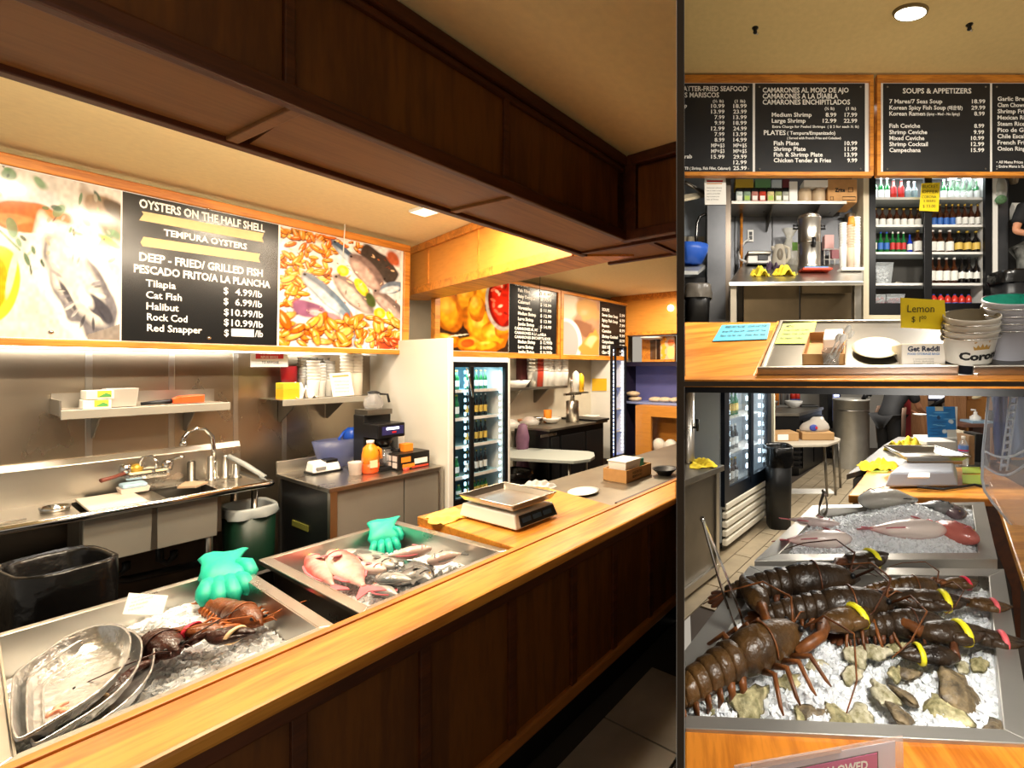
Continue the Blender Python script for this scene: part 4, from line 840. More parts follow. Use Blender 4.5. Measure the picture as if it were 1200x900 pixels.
# ------------------------------------------------------------------ sink run
ZK=.9;k0,k1=-.55,Lz(320,565,ZK).x
t=thing('steel_sink','long stainless sink with splash back and drain boards','sink',(.4,4.3,0),0,LM)
VB=4.62;VFK=4.0
bx=[(Lz(84,590,ZK).x,Lz(112,590,ZK).x),(Lz(182,575,ZK).x,Lz(247,568,ZK).x)]
def deck(x0,x1,y0=VFK+.03,y1=VB-.02):
 return MB().box(x0,x1,y0,y1,ZK-.03,ZK-.012)
part('drain_board',deck(k0,bx[0][0]),STEEL,t,LM);part('drain_board',deck(bx[1][1],k1),STEEL,t,LM)
mb=deck(bx[0][1],bx[1][0]);mb.box(bx[0][0],bx[1][1],VFK+.03,VFK+.09,ZK-.03,ZK-.012);mb.box(bx[0][0],bx[1][1],VB-.14,VB-.02,ZK-.03,ZK-.012);part('deck',mb,STEEL,t,LM)
for a,b in bx:
 mb=MB();z0=.62;y0,y1=VFK+.09,VB-.14
 mb.box(a,b,y0,y1,z0,z0+.01);mb.box(a-.006,a,y0,y1,z0,ZK-.014);mb.box(b,b+.006,y0,y1,z0,ZK-.014);mb.box(a,b,y0-.006,y0,z0,ZK-.014);mb.box(a,b,y1,y1+.006,z0,ZK-.014);part('basin',mb,STEELD,t,LM)
mb=MB();mb.tube([(k0,VFK+.012,ZK-.012),(k1-.02,VFK+.012,ZK-.012),(k1,VFK+.03,ZK-.012),(k1,VB-.03,ZK-.012)],.022,10);part('rolled_rim',mb,CHROME,t,LM)
mb=MB();mb.box(k0,k1,VB-.022,VB,ZK-.03,1.10);mb.hexa([Vector(p)for p in((k0,VB-.025,1.10),(k1,VB-.025,1.10),(k1,VB+.02,1.10),(k0,VB+.02,1.10))],[Vector(p)for p in((k0,VB-.0,1.135),(k1,VB-.0,1.135),(k1,VB+.02,1.135),(k0,VB+.02,1.135))]);part('splash_back',mb,STEEL,t,LM,bev=.003)
ax0,ax1=Lv(97,610,VFK+.06).x,Lv(255,610,VFK+.06).x;am=Lv(181,610,VFK+.06).x
for a,b in((ax0,am-.01),(am+.01,ax1)):
 mb=MB();mb.hexa([Vector((a+.0,VFK+.07,.60)),Vector((b,VFK+.07,.60)),Vector((b,VFK+.085,.60)),Vector((a,VFK+.085,.60))],[Vector((a,VFK+.05,.865)),Vector((b,VFK+.05,.865)),Vector((b,VFK+.085,.865)),Vector((a,VFK+.085,.865))]);part('apron',mb,PANELS,t,LM,bev=.004)
mb=MB();mb.box(am-.012,am+.012,VFK+.062,VFK+.085,.605,.865);part('apron_joint',mb,STEELD,t,LM)
for x,y in((ax1-.03,VFK+.1),(k1-.06,VFK+.12),(ax1-.12,VB-.1),(k1-.06,VB-.1),(.0,VFK+.1),(.0,VB-.1)):
 mb=MB();mb.tube([(x,y,.0),(x,y,.87)],.018,8);part('leg',mb,STEEL,t,LM)
mb=MB();mb.tube([(ax0+.1,VFK+.35,.6),(ax0+.1,VFK+.35,.42),(ax0+.2,VFK+.35,.38),(ax1,VFK+.35,.36)],.025,8);part('drain_pipe',mb,BLACK,t,LM)
for x in(ax0+.12,(ax0+ax1)/2+.05):
 mb=MB();mb.tube([(x,VFK+.25,.6),(x,VFK+.25,.48),(x+.03,VFK+.25,.45),(x+.06,VFK+.25,.48),(x+.06,VFK+.25,.52)],.018,8);part('drain_trap',mb,BLACK,t,LM)
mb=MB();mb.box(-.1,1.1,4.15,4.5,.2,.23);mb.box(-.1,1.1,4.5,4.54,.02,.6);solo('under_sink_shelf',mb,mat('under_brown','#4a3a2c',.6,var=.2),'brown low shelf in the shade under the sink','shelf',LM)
# covers, tub, faucets on the sink
a,b=Lz(101,596,ZK).x,Lz(170,585,ZK).x;mb=MB();mb.box(a,b,VFK+.03,VB-.12,ZK-.011,ZK+.004);solo('cutting_board',mb,mat('cream_board','#e2d6c4',.5,var=.05),'cream cutting board lying over the sink between the basins','board',LM,bev=.003)
q=Lz(226,571,ZK);mb=MB();mb.hexa([Vector((q.x+x,q.y+y,ZK-.011))for x,y in((-.05,.1),(.02,.02),(.1,.12),(.03,.28))],[Vector((q.x+x,q.y+y,ZK+.002))for x,y in((-.05,.1),(.02,.02),(.1,.12),(.03,.28))]);solo('cutting_board',mb,mat('tan_board','#d2b494',.5),'small tan board tilted beside the tall faucet','board',LM)
q=Lz(157,577,ZK);t=thing('sponge_tub','clear tub with blue sponge and cream bottom on the cutting board','tub',(q.x,q.y+.02,ZK+.005),0,LM)
mb=MB();mb.hexa([Vector((x,y,0))for x,y in((-.055,-.06),(.055,-.06),(.055,.06),(-.055,.06))],[Vector((x,y,.03))for x,y in((-.06,-.07),(.06,-.07),(.06,.07),(-.06,.07))]);part('tub',mb,mat('tub_cream','#e8d8cc',.4),t)
mb=MB();mb.box(-.052,.052,-.06,.06,.03,.055);part('sponge',mb,mat('blue_sponge','#a9c8dc',.9,var=.1,scale=60,bump=.4),t,bev=.01)
q=Lv(170,553,VB-.03);t=thing('wall_faucet','chrome two handle faucet on the sink splash back','faucet',q,0,LM)
mb=MB();mb.box(-.1,.1,-.09,-.02,-.035,.025);part('body',mb,CHROME,t,bev=.02)
for s in(-1,1):
 mb=MB();mb.lathe([(.022,-.02),(.03,.02),(.024,.05),(.014,.055)],(s*.09,-.055,.02),12);part('valve',mb,CHROME,t)
mb=MB();mb.tube([(-.09,-.06,.02),(-.15,-.12,.01),(-.2,-.15,.005)],[.013,.012,.014],8);part('handle',mb,mat('red_brown_grip','#7a4034',.4),t)
mb=MB();mb.tube([(.09,-.06,.06),(.13,-.1,.085),(.15,-.12,.09)],[.012,.01,.012],8);part('handle',mb,CHROME,t)
mb=MB();mb.tube([(-.03,-.06,.02),(-.03,-.06,.08),(-.02,-.07,.11),(.01,-.1,.115),(.03,-.12,.08),(.03,-.12,.03)],.009,8);part('spout',mb,CHROME,t)
mb=MB();mb.lathe([(.026,0),(.03,.02),(.018,.045),(.001,.05)],(-.045,-.05,.02),12);part('tap_cap',mb,mat('brass_yellow','#d8b04a',.35,.6),t)
q=Lz(265,566,ZK);q=Vector((q.x,q.y+.25,ZK-.012));gz=Lv(248,500,q.y).z
t=thing('gooseneck_faucet','tall chrome gooseneck faucet rising from the sink deck','faucet',q,0,LM);x0=0;hz=gz-q.z
mb=MB();mb.lathe([(.03,0),(.03,.02),(.02,.03),(.02,.13),(.014,.14)],(0,0,0),12);part('base',mb,CHROME,t)
mb=MB();mb.tube([(0,0,.13),(.0,0,hz*.6),(-.01,-.005,hz*.82),(-.05,-.02,hz*.97),(-.1,-.04,hz),(-.14,-.06,hz*.95),(-.16,-.07,hz*.86),(-.163,-.072,hz*.78)],.0125,10);part('neck',mb,CHROME,t)
mb=MB();mb.tube([(-.163,-.072,hz*.8),(-.165,-.073,hz*.72)],.018,10);part('nozzle',mb,CHROME,t)
for k,(dx,dy,h_,r_)in enumerate(((-.1,.05,.14,.022),(-.02,-.02,.17,.018),(.06,.0,.16,.016),(.1,-.06,.1,.02))):
 mb=MB();mb.lathe([(r_*1.6,0),(r_*1.6,.012),(r_,.02),(r_,h_),(r_*.7,h_+.01),(.001,h_+.012)],(0,0,0),12);solo('steel_bottle_pump',mb,STEEL if k else STEELD,['short steel cylinder beside the tall faucet','tall steel pump cylinder in front of the gooseneck faucet','slim steel pump cylinder past the gooseneck faucet','low steel pump by the sink corner'][k],'pump',LM,loc=(q.x+dx,q.y+dy,ZK-.012))
mb=MB();a=Vector((q.x+.07,q.y-.02,ZK+.15));mb.tube([a,a+Vector((.06,-.1,-.06)),a+Vector((.13,-.24,-.15))],[.016,.017,.015],10);solo('spray_hose',mb,mat('grey_hose','#a8acab',.4),'grey spray hose leaning over the sink rim','hose',LM)
q=Lz(60,592,ZK);q=Vector((q.x,VFK+.3,ZK-.012));mb=MB();mb.lathe([(.05,0),(.055,.03),(.05,.03),(.046,.006),(.001,.006)],(0,0,0),16);solo('steel_strainer',mb,CHROME,'small steel strainer cup on the drain board','strainer',LM,loc=q)
mb=MB();mb.tube([(q.x-.35,q.y-.1,ZK-.005),(q.x-.1,q.y-.13,ZK-.003)],[.012,.004],6);solo('knife',mb,STEELD,'thin steel knife lying on the sink drain board','knife',LM)
# bins
def bag_bin(name,label,ring,ztop,zbot,shrink,mbin,mbag,M,cuff=.08,seed=1,group=None):
 rr=random.Random(seed);n=len(ring);cen=sum(ring,Vector())/n;t=thing(name,label,'bin',(cen.x,cen.y,zbot),0,M,group)
 def rg(f,z,wv=0):return[Vector((cen.x+(p.x-cen.x)*f*(1+wv*math.sin(k*2.3+z*40)),cen.y+(p.y-cen.y)*f*(1+wv*math.sin(k*1.7+z*30)),z))for k,p in enumerate(ring)]
 mb=MB();mb.loft([rg(shrink,zbot),rg(.97,ztop-.01),rg(.93,ztop-.01),rg(shrink*.9,zbot+.02)]);part('bin_body',mb,mbin,t,M)
 mb=MB();mb.loft([rg(1.04,ztop-cuff,.09),rg(1.07,ztop-cuff*.66,.06),rg(1.04,ztop-cuff*.33,.05),rg(1.04,ztop,.025),rg(.98,ztop+.012,.01),rg(.9,ztop-.01,.02),rg(.8,ztop-.15,.06),rg(.6,ztop-.3,.1),rg(.1,ztop-.34)],caps=False);part('bin_liner',mb,mbag,t,M)
 return t
def rrect(cx,cy,sx,sy,ang=0,n=24,p=4):
 out=[]
 for k in range(n):
  q=2*PI*k/n;c,s=math.cos(q),math.sin(q);r=1/((abs(c)**p+abs(s)**p)**(1/p));x,y=c*r*sx/2,s*r*sy/2;out.append(Vector((cx+x*math.cos(ang)-y*math.sin(ang),cy+x*math.sin(ang)+y*math.cos(ang),0)))
 return out
q0,q1,q2=Lz(8,662,.8),Lz(95,638,.8),Lz(127,656,.8);cx_,cy_=(q0.x+q2.x)/2,(q0.y+q2.y)/2
bag_bin('waste_bin','black bin with shiny black bag below the sink drain board',rrect(cx_,cy_+.0,.28,.40,R(8)),.8,.0,.85,BLACK,BAGB,LM,.3,2)
q=Lz(292,592,.72);bag_bin('waste_bin','green bin with white bag liner under the sink corner',rrect(q.x,q.y,.25,.34,0),.72,0,.86,mat('green_bin','#0d2a1c',.4,var=.15),mat('white_liner','#c9cfcf',.35,trans=.3),LM,.06,3)
# wall shelf over the sink
s0,s1=Lv(70.7,480,4.3).x,Lv(270,472,4.3).x;zs=Lv(70.7,482,4.3).z
t=thing('wall_shelf','stainless wall shelf over the sink holding butter boxes and a pan','shelf',((s0+s1)/2,4.5,zs),0,LM)
mb=MB();mb.box(s0,s1,4.3,4.645,zs-.006,zs);part('board',mb,STEEL,t,LM);mb=MB();mb.box(s0,s1,4.295,4.305,zs-.05,zs+.004);part('front_lip',mb,PANELS,t,LM,bev=.003);mb=MB();mb.box(s0,s1,4.635,4.645,zs,zs+.09);part('back_lip',mb,STEEL,t,LM);mb=MB();mb.box(s0-.004,s0+.004,4.3,4.645,zs-.03,zs+.06);part('end_lip',mb,STEEL,t,LM)
for x in(s0+.15,s1-.15):
 mb=MB();mb.hexa([Vector((x-.003,4.64,zs-.2)),Vector((x+.003,4.64,zs-.2)),Vector((x+.003,4.6,zs-.2)),Vector((x-.003,4.6,zs-.2))],[Vector((x-.003,4.64,zs-.008)),Vector((x+.003,4.64,zs-.008)),Vector((x+.003,4.34,zs-.008)),Vector((x-.003,4.34,zs-.008))]);part('bracket',mb,STEELD,t,LM)
BUT=mat('butter_box','#ece6d2',.6);GRN=mat('label_green','#4e9a4a',.6);YEL=mat('label_yellow','#efc83c',.6)
x=Lv(94,476,4.42).x;x_e=Lv(127,476,4.42).x
for k in range(2):
 w_=(x_e-x);z=zs+.003+k*.056;t=thing('butter_box',['cream butter box with green and yellow label, lower of two','cream butter box with green and yellow label, upper of two'][k],'box',(x+w_/2+k*.006,4.44,z),R(3*k),LM,'butter boxes on the sink shelf')
 mb=MB();mb.box(-w_/2,w_/2,-.1,.02,0,.052);part('carton',mb,BUT,t,bev=.002)
 mb=MB();mb.box(-w_*.1,w_*.4,-.1025,-.1,.01,.05);part('label_band',mb,YEL,t);mb=MB();mb.prism([(-w_*.08,.012),(w_*.38,.012),(w_*.38,.024),(w_*.2,.036),(0,.02)],0,.002);mb.mul(Matrix.Translation((0,-.1025,0))@rotx(R(90)));part('label_hill',mb,GRN,t)
xx=Lv(141,470,4.45).x;mb=MB();mb.hexa([Vector((a,b,0))for a,b in((-.055,-.06),(.055,-.06),(.055,.06),(-.055,.06))],[Vector((a,b,.115))for a,b in((-.065,-.07),(.065,-.07),(.065,.07),(-.065,.07))]);solo('plastic_tub',mb,mat('grey_tub','#b9b2a8',.35,trans=.25),'cloudy square plastic tub beside the butter boxes','tub',LM,loc=(xx,4.45,zs+.003),bev=.004)
xa_,xb_=Lv(165,470,4.42).x,Lv(238,465,4.42).x;t=thing('orange_knife_case','orange handled knife with dark tip lying on the sink shelf','knife',((xa_+xb_)/2,4.42,zs+.003),0,LM);Ln=xb_-xa_
mb=MB();mb.loft([[Vector((xv,yy*w_,.004+.03*h_*(1+zz)))for yy,zz in((-1,-1),(1,-1),(1,1),(-1,1))]for xv,w_,h_ in((-Ln*.02,.03,.5),(Ln*.1,.05,.8),(Ln*.48,.055,.9),(Ln*.5,.03,.7))],smooth=False);part('orange_case',mb,mat('bright_orange','#f0501c',.4),t,bev=.006)
mb=MB();mb.tube([(-Ln*.5,0,.012),(-Ln*.25,0,.016),(-Ln*.02,0,.02)],[.01,.014,.016],8);part('handle',mb,BLACK,t)
# ------------------------------------------------------------------ prep table and what stands on it
ZB=.9;ta,tb=Lz(392,575,ZB),Lz(508,546,ZB);x0,x1=ta.x,2.15;y0,y1=3.45,4.3
t=thing('prep_table','stainless prep table with black side panel before the white screen','table',((x0+x1)/2,(y0+y1)/2,0),0,LM)
mb=MB();mb.box(x0,x1,y0,y1,ZB-.03,ZB);part('top',mb,STEEL,t,LM,bev=.004);mb=MB();mb.box(x0,x1,y1-.02,y1,ZB,ZB+.09);part('back_splash',mb,STEEL,t,LM,bev=.003)
mb=MB();mb.box(x0+.02,x0+.03,y0+.03,y1-.02,.05,ZB-.03);sp_=part('side_panel',mb,BLACKM,t,LM);mb=MB();mb.box(x0+.012,x0+.02,y0+.35,y0+.6,.55,.59);part('green_tape',mb,mat('olive_tape','#6a6a24',.6),sp_,LM)
xm_=(x0*.38+x1*.62)
for a,b in((x0+.02,xm_-.004),(xm_+.004,x1-.03)):
 mb=MB();mb.box(a,b,y0+.02,y0+.035,.08,ZB-.03);part('front_panel',mb,PANELS,t,LM,bev=.003)
for x in(x0+.03,x1-.02):
 mb=MB();mb.box(x-.02,x+.02,y0+.005,y0+.045,0,ZB-.03);part('leg',mb,STEEL,t,LM)
for x in(x0+.03,x1-.02):
 mb=MB();mb.box(x-.02,x+.02,y1-.05,y1-.01,0,ZB-.03);part('leg',mb,STEEL,t,LM)
def onT(px,py):q=Lz(px,py,ZB);return q
q=onT(379,553);t=thing('knife_sharpener','white and black electric sharpener on the prep table','sharpener',(q.x,q.y,ZB+.001),R(0),LM)
mb=MB();mb.hexa([Vector(p)for p in((-.09,-.07,.01),(.09,-.07,.01),(.09,.07,.01),(-.09,.07,.01))],[Vector(p)for p in((-.08,-.045,.075),(.08,-.045,.075),(.08,.06,.09),(-.08,.06,.09))]);part('housing',mb,WHITE,t,bev=.01)
mb=MB();mb.box(-.095,.095,-.075,.075,0,.014);part('base',mb,BLACK,t);mb=MB();mb.box(.0,.075,-.05,.05,.07,.093);part('slot_block',mb,BLACK,t,bev=.004);mb=MB();mb.box(-.07,-.01,-.072,-.06,.03,.05);part('badge',mb,mat('grey_badge','#77777a',.4),t)
q=onT(417,545);t=thing('airpot','steel airpot flask with blue top beside the orange jug','flask',(q.x,q.y+.08,ZB+.001),0,LM)
mb=MB();mb.lathe([(.062,0),(.065,.01),(.065,.2),(.06,.21)],seg=18,sx=.8);part('body',mb,STEEL,t);mb=MB();mb.lathe([(.064,.2),(.067,.23),(.06,.275),(.03,.30),(.001,.302)],seg=18,sx=.8);part('blue_lid',mb,mat('royal_blue','#1c4ab0',.35),t);mb=MB();mb.tube([(.05,-.01,.26),(.075,-.02,.27),(.082,-.02,.24)],.012,8);part('spout',mb,BLACK,t);mb=MB();mb.tube([(-.05,0,.27),(-.085,0,.22),(-.06,0,.14)],.01,8);part('handle',mb,mat('royal_blue','#1c4ab0'),t)
q=onT(415,556);mb=MB();mb.lathe([(.045,0),(.055,.09),(.056,.095),(.05,.095),(.042,.008),(.001,.008)],seg=18,sx=.8);solo('clear_tub',mb,mat('pink_tub','#e4d4cc',.3,trans=.3),'clear deli tub of pink packets in front of the airpot','tub',LM,loc=(q.x,q.y-.02,ZB+.001));
q=onT(434,554);t=thing('juice_jug','orange juice jug with white cap on the prep table','jug',(q.x,q.y,ZB+.001),0,LM)
mb=MB();mb.lathe([(.055,0),(.062,.01),(.062,.075)],seg=20,sx=.9);part('lower_body',mb,mat('juice_red','#d8541c',.3),t);mb=MB();mb.lathe([(.062,.075),(.06,.14),(.05,.19),(.026,.215),(.024,.225)],seg=20,sx=.9);part('upper_body',mb,mat('juice_orange','#ef8c1c',.3),t);mb=MB();mb.lathe([(.027,.222),(.027,.245),(.001,.246)],seg=14,sx=.9);part('cap',mb,WHITE,t);mb=MB();mb.box(-.03,.02,-.064,-.056,.045,.1);part('label',mb,mat('peach_label','#efc8a0',.6),t);mb=MB();mb.tube([(.03,-.035,.19),(.055,-.03,.17),(.06,-.03,.1)],.01,8);part('handle',mb,mat('juice_orange','#ef8c1c'),t)
q=onT(455,550);t=thing('coffee_maker','black coffee brewer with glass jugs by the white screen','coffee maker',(q.x,q.y+.12,ZB+.001),0,LM)
mb=MB();mb.box(-.1,.1,-.17,.2,0,.03);part('base',mb,BLACK,t,bev=.006);mb=MB();mb.box(-.1,.1,.04,.2,.03,.42);part('tower',mb,BLACK,t,bev=.006);mb=MB();mb.box(-.1,.1,-.17,.06,.25,.36);part('brew_head',mb,BLACKM,t,bev=.008);mb=MB();mb.box(-.09,.09,.0,.2,.42,.46);part('upper_warmer',mb,STEELD,t);mb=MB();mb.box(-.07,.085,-.176,-.17,.275,.34);cp=part('control_panel',mb,mat('violet_panel','#2c2a5c',.3),t);mb=MB();mb.box(-.04,.05,-.179,-.176,.315,.332);part('display',mb,LEDM,cp);mb=MB();mb.box(.0,.03,-.179,-.176,.287,.3);part('red_button',mb,mat('red','#c01c28',.4),cp)
mb=MB();mb.lathe([(.05,.25),(.055,.21),(.03,.18)],(0,-.07,0),14);part('filter_basket',mb,BLACK,t)
for z,y_,nm in((.031,-.07,'carafe'),(.461,.1,'carafe')):
 mb=MB();mb.lathe([(.055,0),(.07,.04),(.06,.085),(.035,.11),(.04,.125)],(0,y_,z),16);ca=part(nm,mb,mat('carafe_glass','#cfcfd2',.08,trans=.7,alpha=.9),t);mb=MB();mb.lathe([(.037,.118),(.045,.135),(.02,.145),(.001,.146)],(0,y_,z),14);part('carafe_lid',mb,BLACK,ca);mb=MB();mb.tube([(.03,y_-.03,z+.12),(.075,y_-.06,z+.115),(.085,y_-.065,z+.05)],.009,6);part('carafe_handle',mb,BLACK,ca)
mb=MB();mb.box(.105,.155,-.02,.12,0,.26);solo('white_filter_box',mb,WHITE,'tall white box standing against the coffee brewer','box',LM,loc=(q.x+.02,q.y+.12,ZB+.001))
q=onT(487,548);t=thing('coffee_pod_box','black box printed with orange coffee cups on the prep table','box',(q.x-.02,q.y+.08,ZB+.001),0,LM)
mb=MB();mb.box(-.12,.12,-.1,.1,0,.125);part('carton',mb,mat('carton_black','#161412',.4),t,bev=.002)
for k in range(4):
 mb=MB();mb.box(-.1235,-.12,-.08+(k%2)*.085,-.02+(k%2)*.085,.02+(k//2)*.05,.06+(k//2)*.05);part('cup_print',mb,mat('cup_white','#cfc2bc',.6),t)
for k,(a,b,c_,d_,m_)in enumerate(((-.1,-.03,.06,.1,'o'),(-.09,.0,.015,.045,'o'),(0.0,.1,.035,.075,'w'),(-.02,.11,.005,.02,'r'))):
 mb=MB();mb.box(a,b,-.1035,-.1,c_,d_);part('front_print',mb,{'o':mat('print_orange','#ee8a24',.6),'w':PAPER,'r':mat('print_red','#c8402a',.6)}[m_],t)
mb=MB();mb.box(-.035,.035,-.04,.04,0,.06);solo('small_orange_box',mb,mat('print_orange','#ee8a24'),'small orange carton on top of the black coffee box','box',LM,loc=(q.x-.02,q.y+.1,ZB+.127),bev=.002)
q=onT(476,551);mb=MB();mb.lathe([(.022,0),(.022,.018),(.018,.022),(.001,.022)],seg=12);solo('jar_lid_red',mb,mat('red_orange','#e0503c',.4),'small red orange lid lying before the coffee brewer','lid',LM,loc=(q.x,q.y,ZB+.001))
q=Lv(395,512,4.25);mb=MB();mb.lathe([(.09,0),(.17,.09),(.2,.22),(.195,.22),(.165,.09),(.08,.01),(.001,.01)],seg=24,sy=.45);solo('blue_basin',mb,mat('blue_plastic','#7c88c0',.3,trans=.6,alpha=.5),'large translucent blue basin leaning behind the airpot','basin',LM,loc=(q.x,4.17,ZB+.002))
# shelf above
s0,s1=Lv(331,470,4.2).x,Lv(449,468,4.2).x;zs=Lv(331,469,4.2).z
t=thing('wall_shelf','stainless wall shelf over the prep table stacked with cups','shelf',((s0+s1)/2,4.4,zs),0,LM);mb=MB();mb.box(s0,s1,4.2,4.645,zs-.006,zs);part('board',mb,STEEL,t,LM);mb=MB();mb.box(s0,s1,4.195,4.205,zs-.045,zs+.002);part('front_lip',mb,PANELS,t,LM,bev=.003)
for x in(s0+.12,s1-.25):
 mb=MB();mb.hexa([Vector((x-.003,4.64,zs-.2)),Vector((x+.003,4.64,zs-.2)),Vector((x+.003,4.6,zs-.2)),Vector((x-.003,4.6,zs-.2))],[Vector((x-.003,4.64,zs-.008)),Vector((x+.003,4.64,zs-.008)),Vector((x+.003,4.24,zs-.008)),Vector((x-.003,4.24,zs-.008))]);part('bracket',mb,STEELD,t,LM)
def onS(px):return Lv(px,468,4.32).x
def zpx(py,px=380):return Lv(px,py,4.32).z-zs
x=onS(337);w_=onS(347)-onS(328);t=thing('yellow_box','yellow box with green lid band on the cup shelf','box',(x,4.32,zs+.001),0,LM);mb=MB();mb.box(-w_/2,w_/2,-.07,.07,0,.075);part('carton',mb,mat('box_yellow','#e8a414',.5),t,bev=.002);mb=MB();mb.box(-w_/2,w_/2,-.07,.07,.075,.125);part('lid',mb,mat('box_lime','#b8b024',.5),t,bev=.003)
x=onS(355);cloth_heap('folded white cloth beside the yellow box on the shelf',LM,(x,4.34,zs+.001),.13,.2,.13,mat('white_cloth','#ddd8cc',.9),12)
x=onS(350);mb=MB();mb.lathe([(.05,0),(.052,.13),(.05,.135)],seg=16);solo('red_cup',mb,mat('red_cup','#a0101c',.4),'dark red cup standing above the folded white cloth','cup',LM,loc=(x,4.5,zs+.12));
mb=MB();mb.box(-.06,.06,-.05,.05,0,.118);solo('white_carton',mb,WHITE,'white carton behind the folded cloth on the shelf','box',LM,loc=(x,4.52,zs+.001))
hc=zpx(421);
for k,(px,hh,lab)in enumerate(((370,.30,'white paper cup stack nearest the red cup'),(381,.28,'white paper cup stack behind the leaning menu sheet'),(396,.3,'tall white foam cup stack behind the menu sheet'))):cup_stack('cup_stack',LM,(onS(px),4.36+.06*k,zs+.001),.034,hh,WHITE,lab,n=7,group='cup stacks on the prep shelf')
for k,px in enumerate((368,376,386,391)):cup_stack('lid_stack',LM,(onS(px),4.5,zs+.001),.04,.33,mat('clear_lid','#c9c9c4',.12,.6),'stack of shiny clear lids at the back of the cup shelf','lids',9,'lid stacks on the prep shelf',1.1)
for k,px in enumerate((411,421)):cup_stack('foam_cup_stack',LM,(onS(px),4.38,zs+.001),.045,.42,mat('foam_white','#ddd6c8',.7),'tall cream foam cup stack at the white screen end','cups',9,'foam cup stacks on the prep shelf',1.12)
pl=Pl(LM,(onS(398),4.24,zs),(1,0,0),(0,.2,1));t=thing('menu_sheet','white printed sheet leaning against the cup stacks','sheet',pl.O,0,LM);part('sheet',pl.quad([(390,465),(415,463),(410,436),(386,438)],.003),PAPER,t,LM);part('sheet_heading',pl.quad([(389.5,442.5),(408.5,441),(408.2,439),(389,440.5)],.0045),mat('heading_orange','#d89a58',.6),t,LM)
for k in range(4):pl.text(t,['ORDERS TO GO','CLAM CHOWDER','SALADS AND SOUPS','DRINKS'][k],391+k*.7,448+k*4,409,1.6,mat('grey_ink','#8c8880',.7),lift=.004)
# sign on the wall
pl=Pl(LM,Lv(313,428,4.44),(1,0,0),(0,0,1));t=thing('notice_sign','white and red notice sign hung under the long menu board','sign',pl.at(315,430),0,LM);part('plate',pl.quad([(293,430),(337,430),(337,404),(293,406)],.01),WHITE,t,LM,bev=.002);part('red_field',pl.quad([(299,420.5),(331.5,420.5),(331.5,407),(299,408)],.0115),mat('sign_red','#c4232a',.4),t,LM)
pl.text(t,'THE RIGHT TO',303,415,328,3.2,lift=.0125);pl.text(t,'REFUSE SERVICE',305,419.6,325,2.8,lift=.0125);pl.text(t,'TO ANYONE',306,426,326,3,INK,lift=.0115)
# ------------------------------------------------------------------ white screen, cooler and the things farther on
mb=MB();mb.box(2.165,2.195,3.42,4.64,0,Lu(508,397,2.18).z);t=thing('white_screen','tall white side panel between prep table and drinks cooler','panel',(2.18,4.0,0),0,LM);part('panel',mb,mat('screen_white','#d9d4c9',.35),t,LM);mb=MB();mb.box(2.16,2.2,3.40,3.42,0,Lu(508,397,2.18).z);part('edge_trim',mb,WHITE,t,LM,bev=.004)
def cooler(label,M,x0,x1,y,d,z0,z1,shelves,split,header=True,group=None,led='#eaf6ff',grille=True,clip=None,lstr=6.0,inside='#dfe9ee'):
 """double door glass cooler facing -y with lit inside: returns thing and shelf heights"""
 t=thing('drinks_cooler',label,'refrigerator',((x0+x1)/2,y+d/2,z0),0,M,group);fr=.035*(x1-x0)/.6;mi=mat('cooler_liner'+inside,inside,.4)
 for nm,a in(('side',(x0,x0+.02,y+.02,y+d,z0,z1)),('side',(x1-.02,x1,y+.02,y+d,z0,z1)),('back',(x0+.02,x1-.02,y+d-.02,y+d,z0,z1)),('roof',(x0+.02,x1-.02,y+.02,y+d-.02,z1-.03,z1)),('bottom',(x0+.02,x1-.02,y+.02,y+d-.02,z0,z0+.03))):
  mb=MB();mb.box(*a);part('cabinet_'+nm,mb,mi if nm in('back','bottom','roof')else WHITE,t,M,clip=clip)
 mb=MB()
 for a in((x0,x0+fr,z0,z1),(x1-fr,x1,z0,z1),(x0+fr,x1-fr,z1-fr*1.3,z1),(x0+fr,x1-fr,z0,z0+fr*1.6)):mb.box(a[0],a[1],y-.02,y+.02,a[2],a[3])
 part('door_frame',mb,BLACKM,t,M,clip=clip)
 mb=MB();mb.box(split-fr*.55,split+fr*.55,y-.03,y+.0,z0+fr,z1-fr);part('door_stile',mb,BLACKM,t,M,bev=.004)
 for k,s in enumerate(shelves):
  mb=MB();mb.box(x0+.025,x1-.025,y+.06,y+d-.03,s-.012,s);part('shelf',mb,mi,t,M);mb=MB();mb.box(x0+.025,x1-.025,y+.052,y+.06,s-.02,s+.006);part('shelf_edge',mb,WHITE,t,M)
 for x in()if not lstr else(x0+.045,split+.02,split-.02,x1-.045):
  mb=MB();n=int((z1-z0)/.06)
  for k in range(n):mb.box(x-.006,x+.006,y+.035,y+.045,z0+.08+k*.06,z0+.11+k*.06)
  part('lamp_strip',mb,mat('led'+led,led,.4,emit=lstr),t,M)
 return t
ya=3.47;cx0,cx1=2.215,Lv(594,500,ya).x;zb,zt=Lv(590,577,ya).z,Lv(592,425,ya).z;xsp=Lv(551,500,ya).x
shz=[Lv(590,p,ya+.06).z for p in(456,484,509,544)];shz=[zt-(zt-zb)*f for f in(.20,.40,.60,.82)]
ck=cooler('two door drinks cooler glowing beside the white screen',LM,cx0,cx1,ya,.6,zb-.0,zt,shz,xsp,led='#a9dcf4',inside='#8fbcc8',lstr=4)
mb=MB();mb.box(cx0,cx1,ya-.015,ya+.02,zt+.004,zt+.045);part('header',mb,mat('header_white','#e6edf2',.3,emit=.5),ck,LM);mb=MB();mb.box(cx1-.004,cx1+.012,ya-.03,ya+.02,.1,zt+.04);part('edge_trim',mb,WHITE,ck,LM)
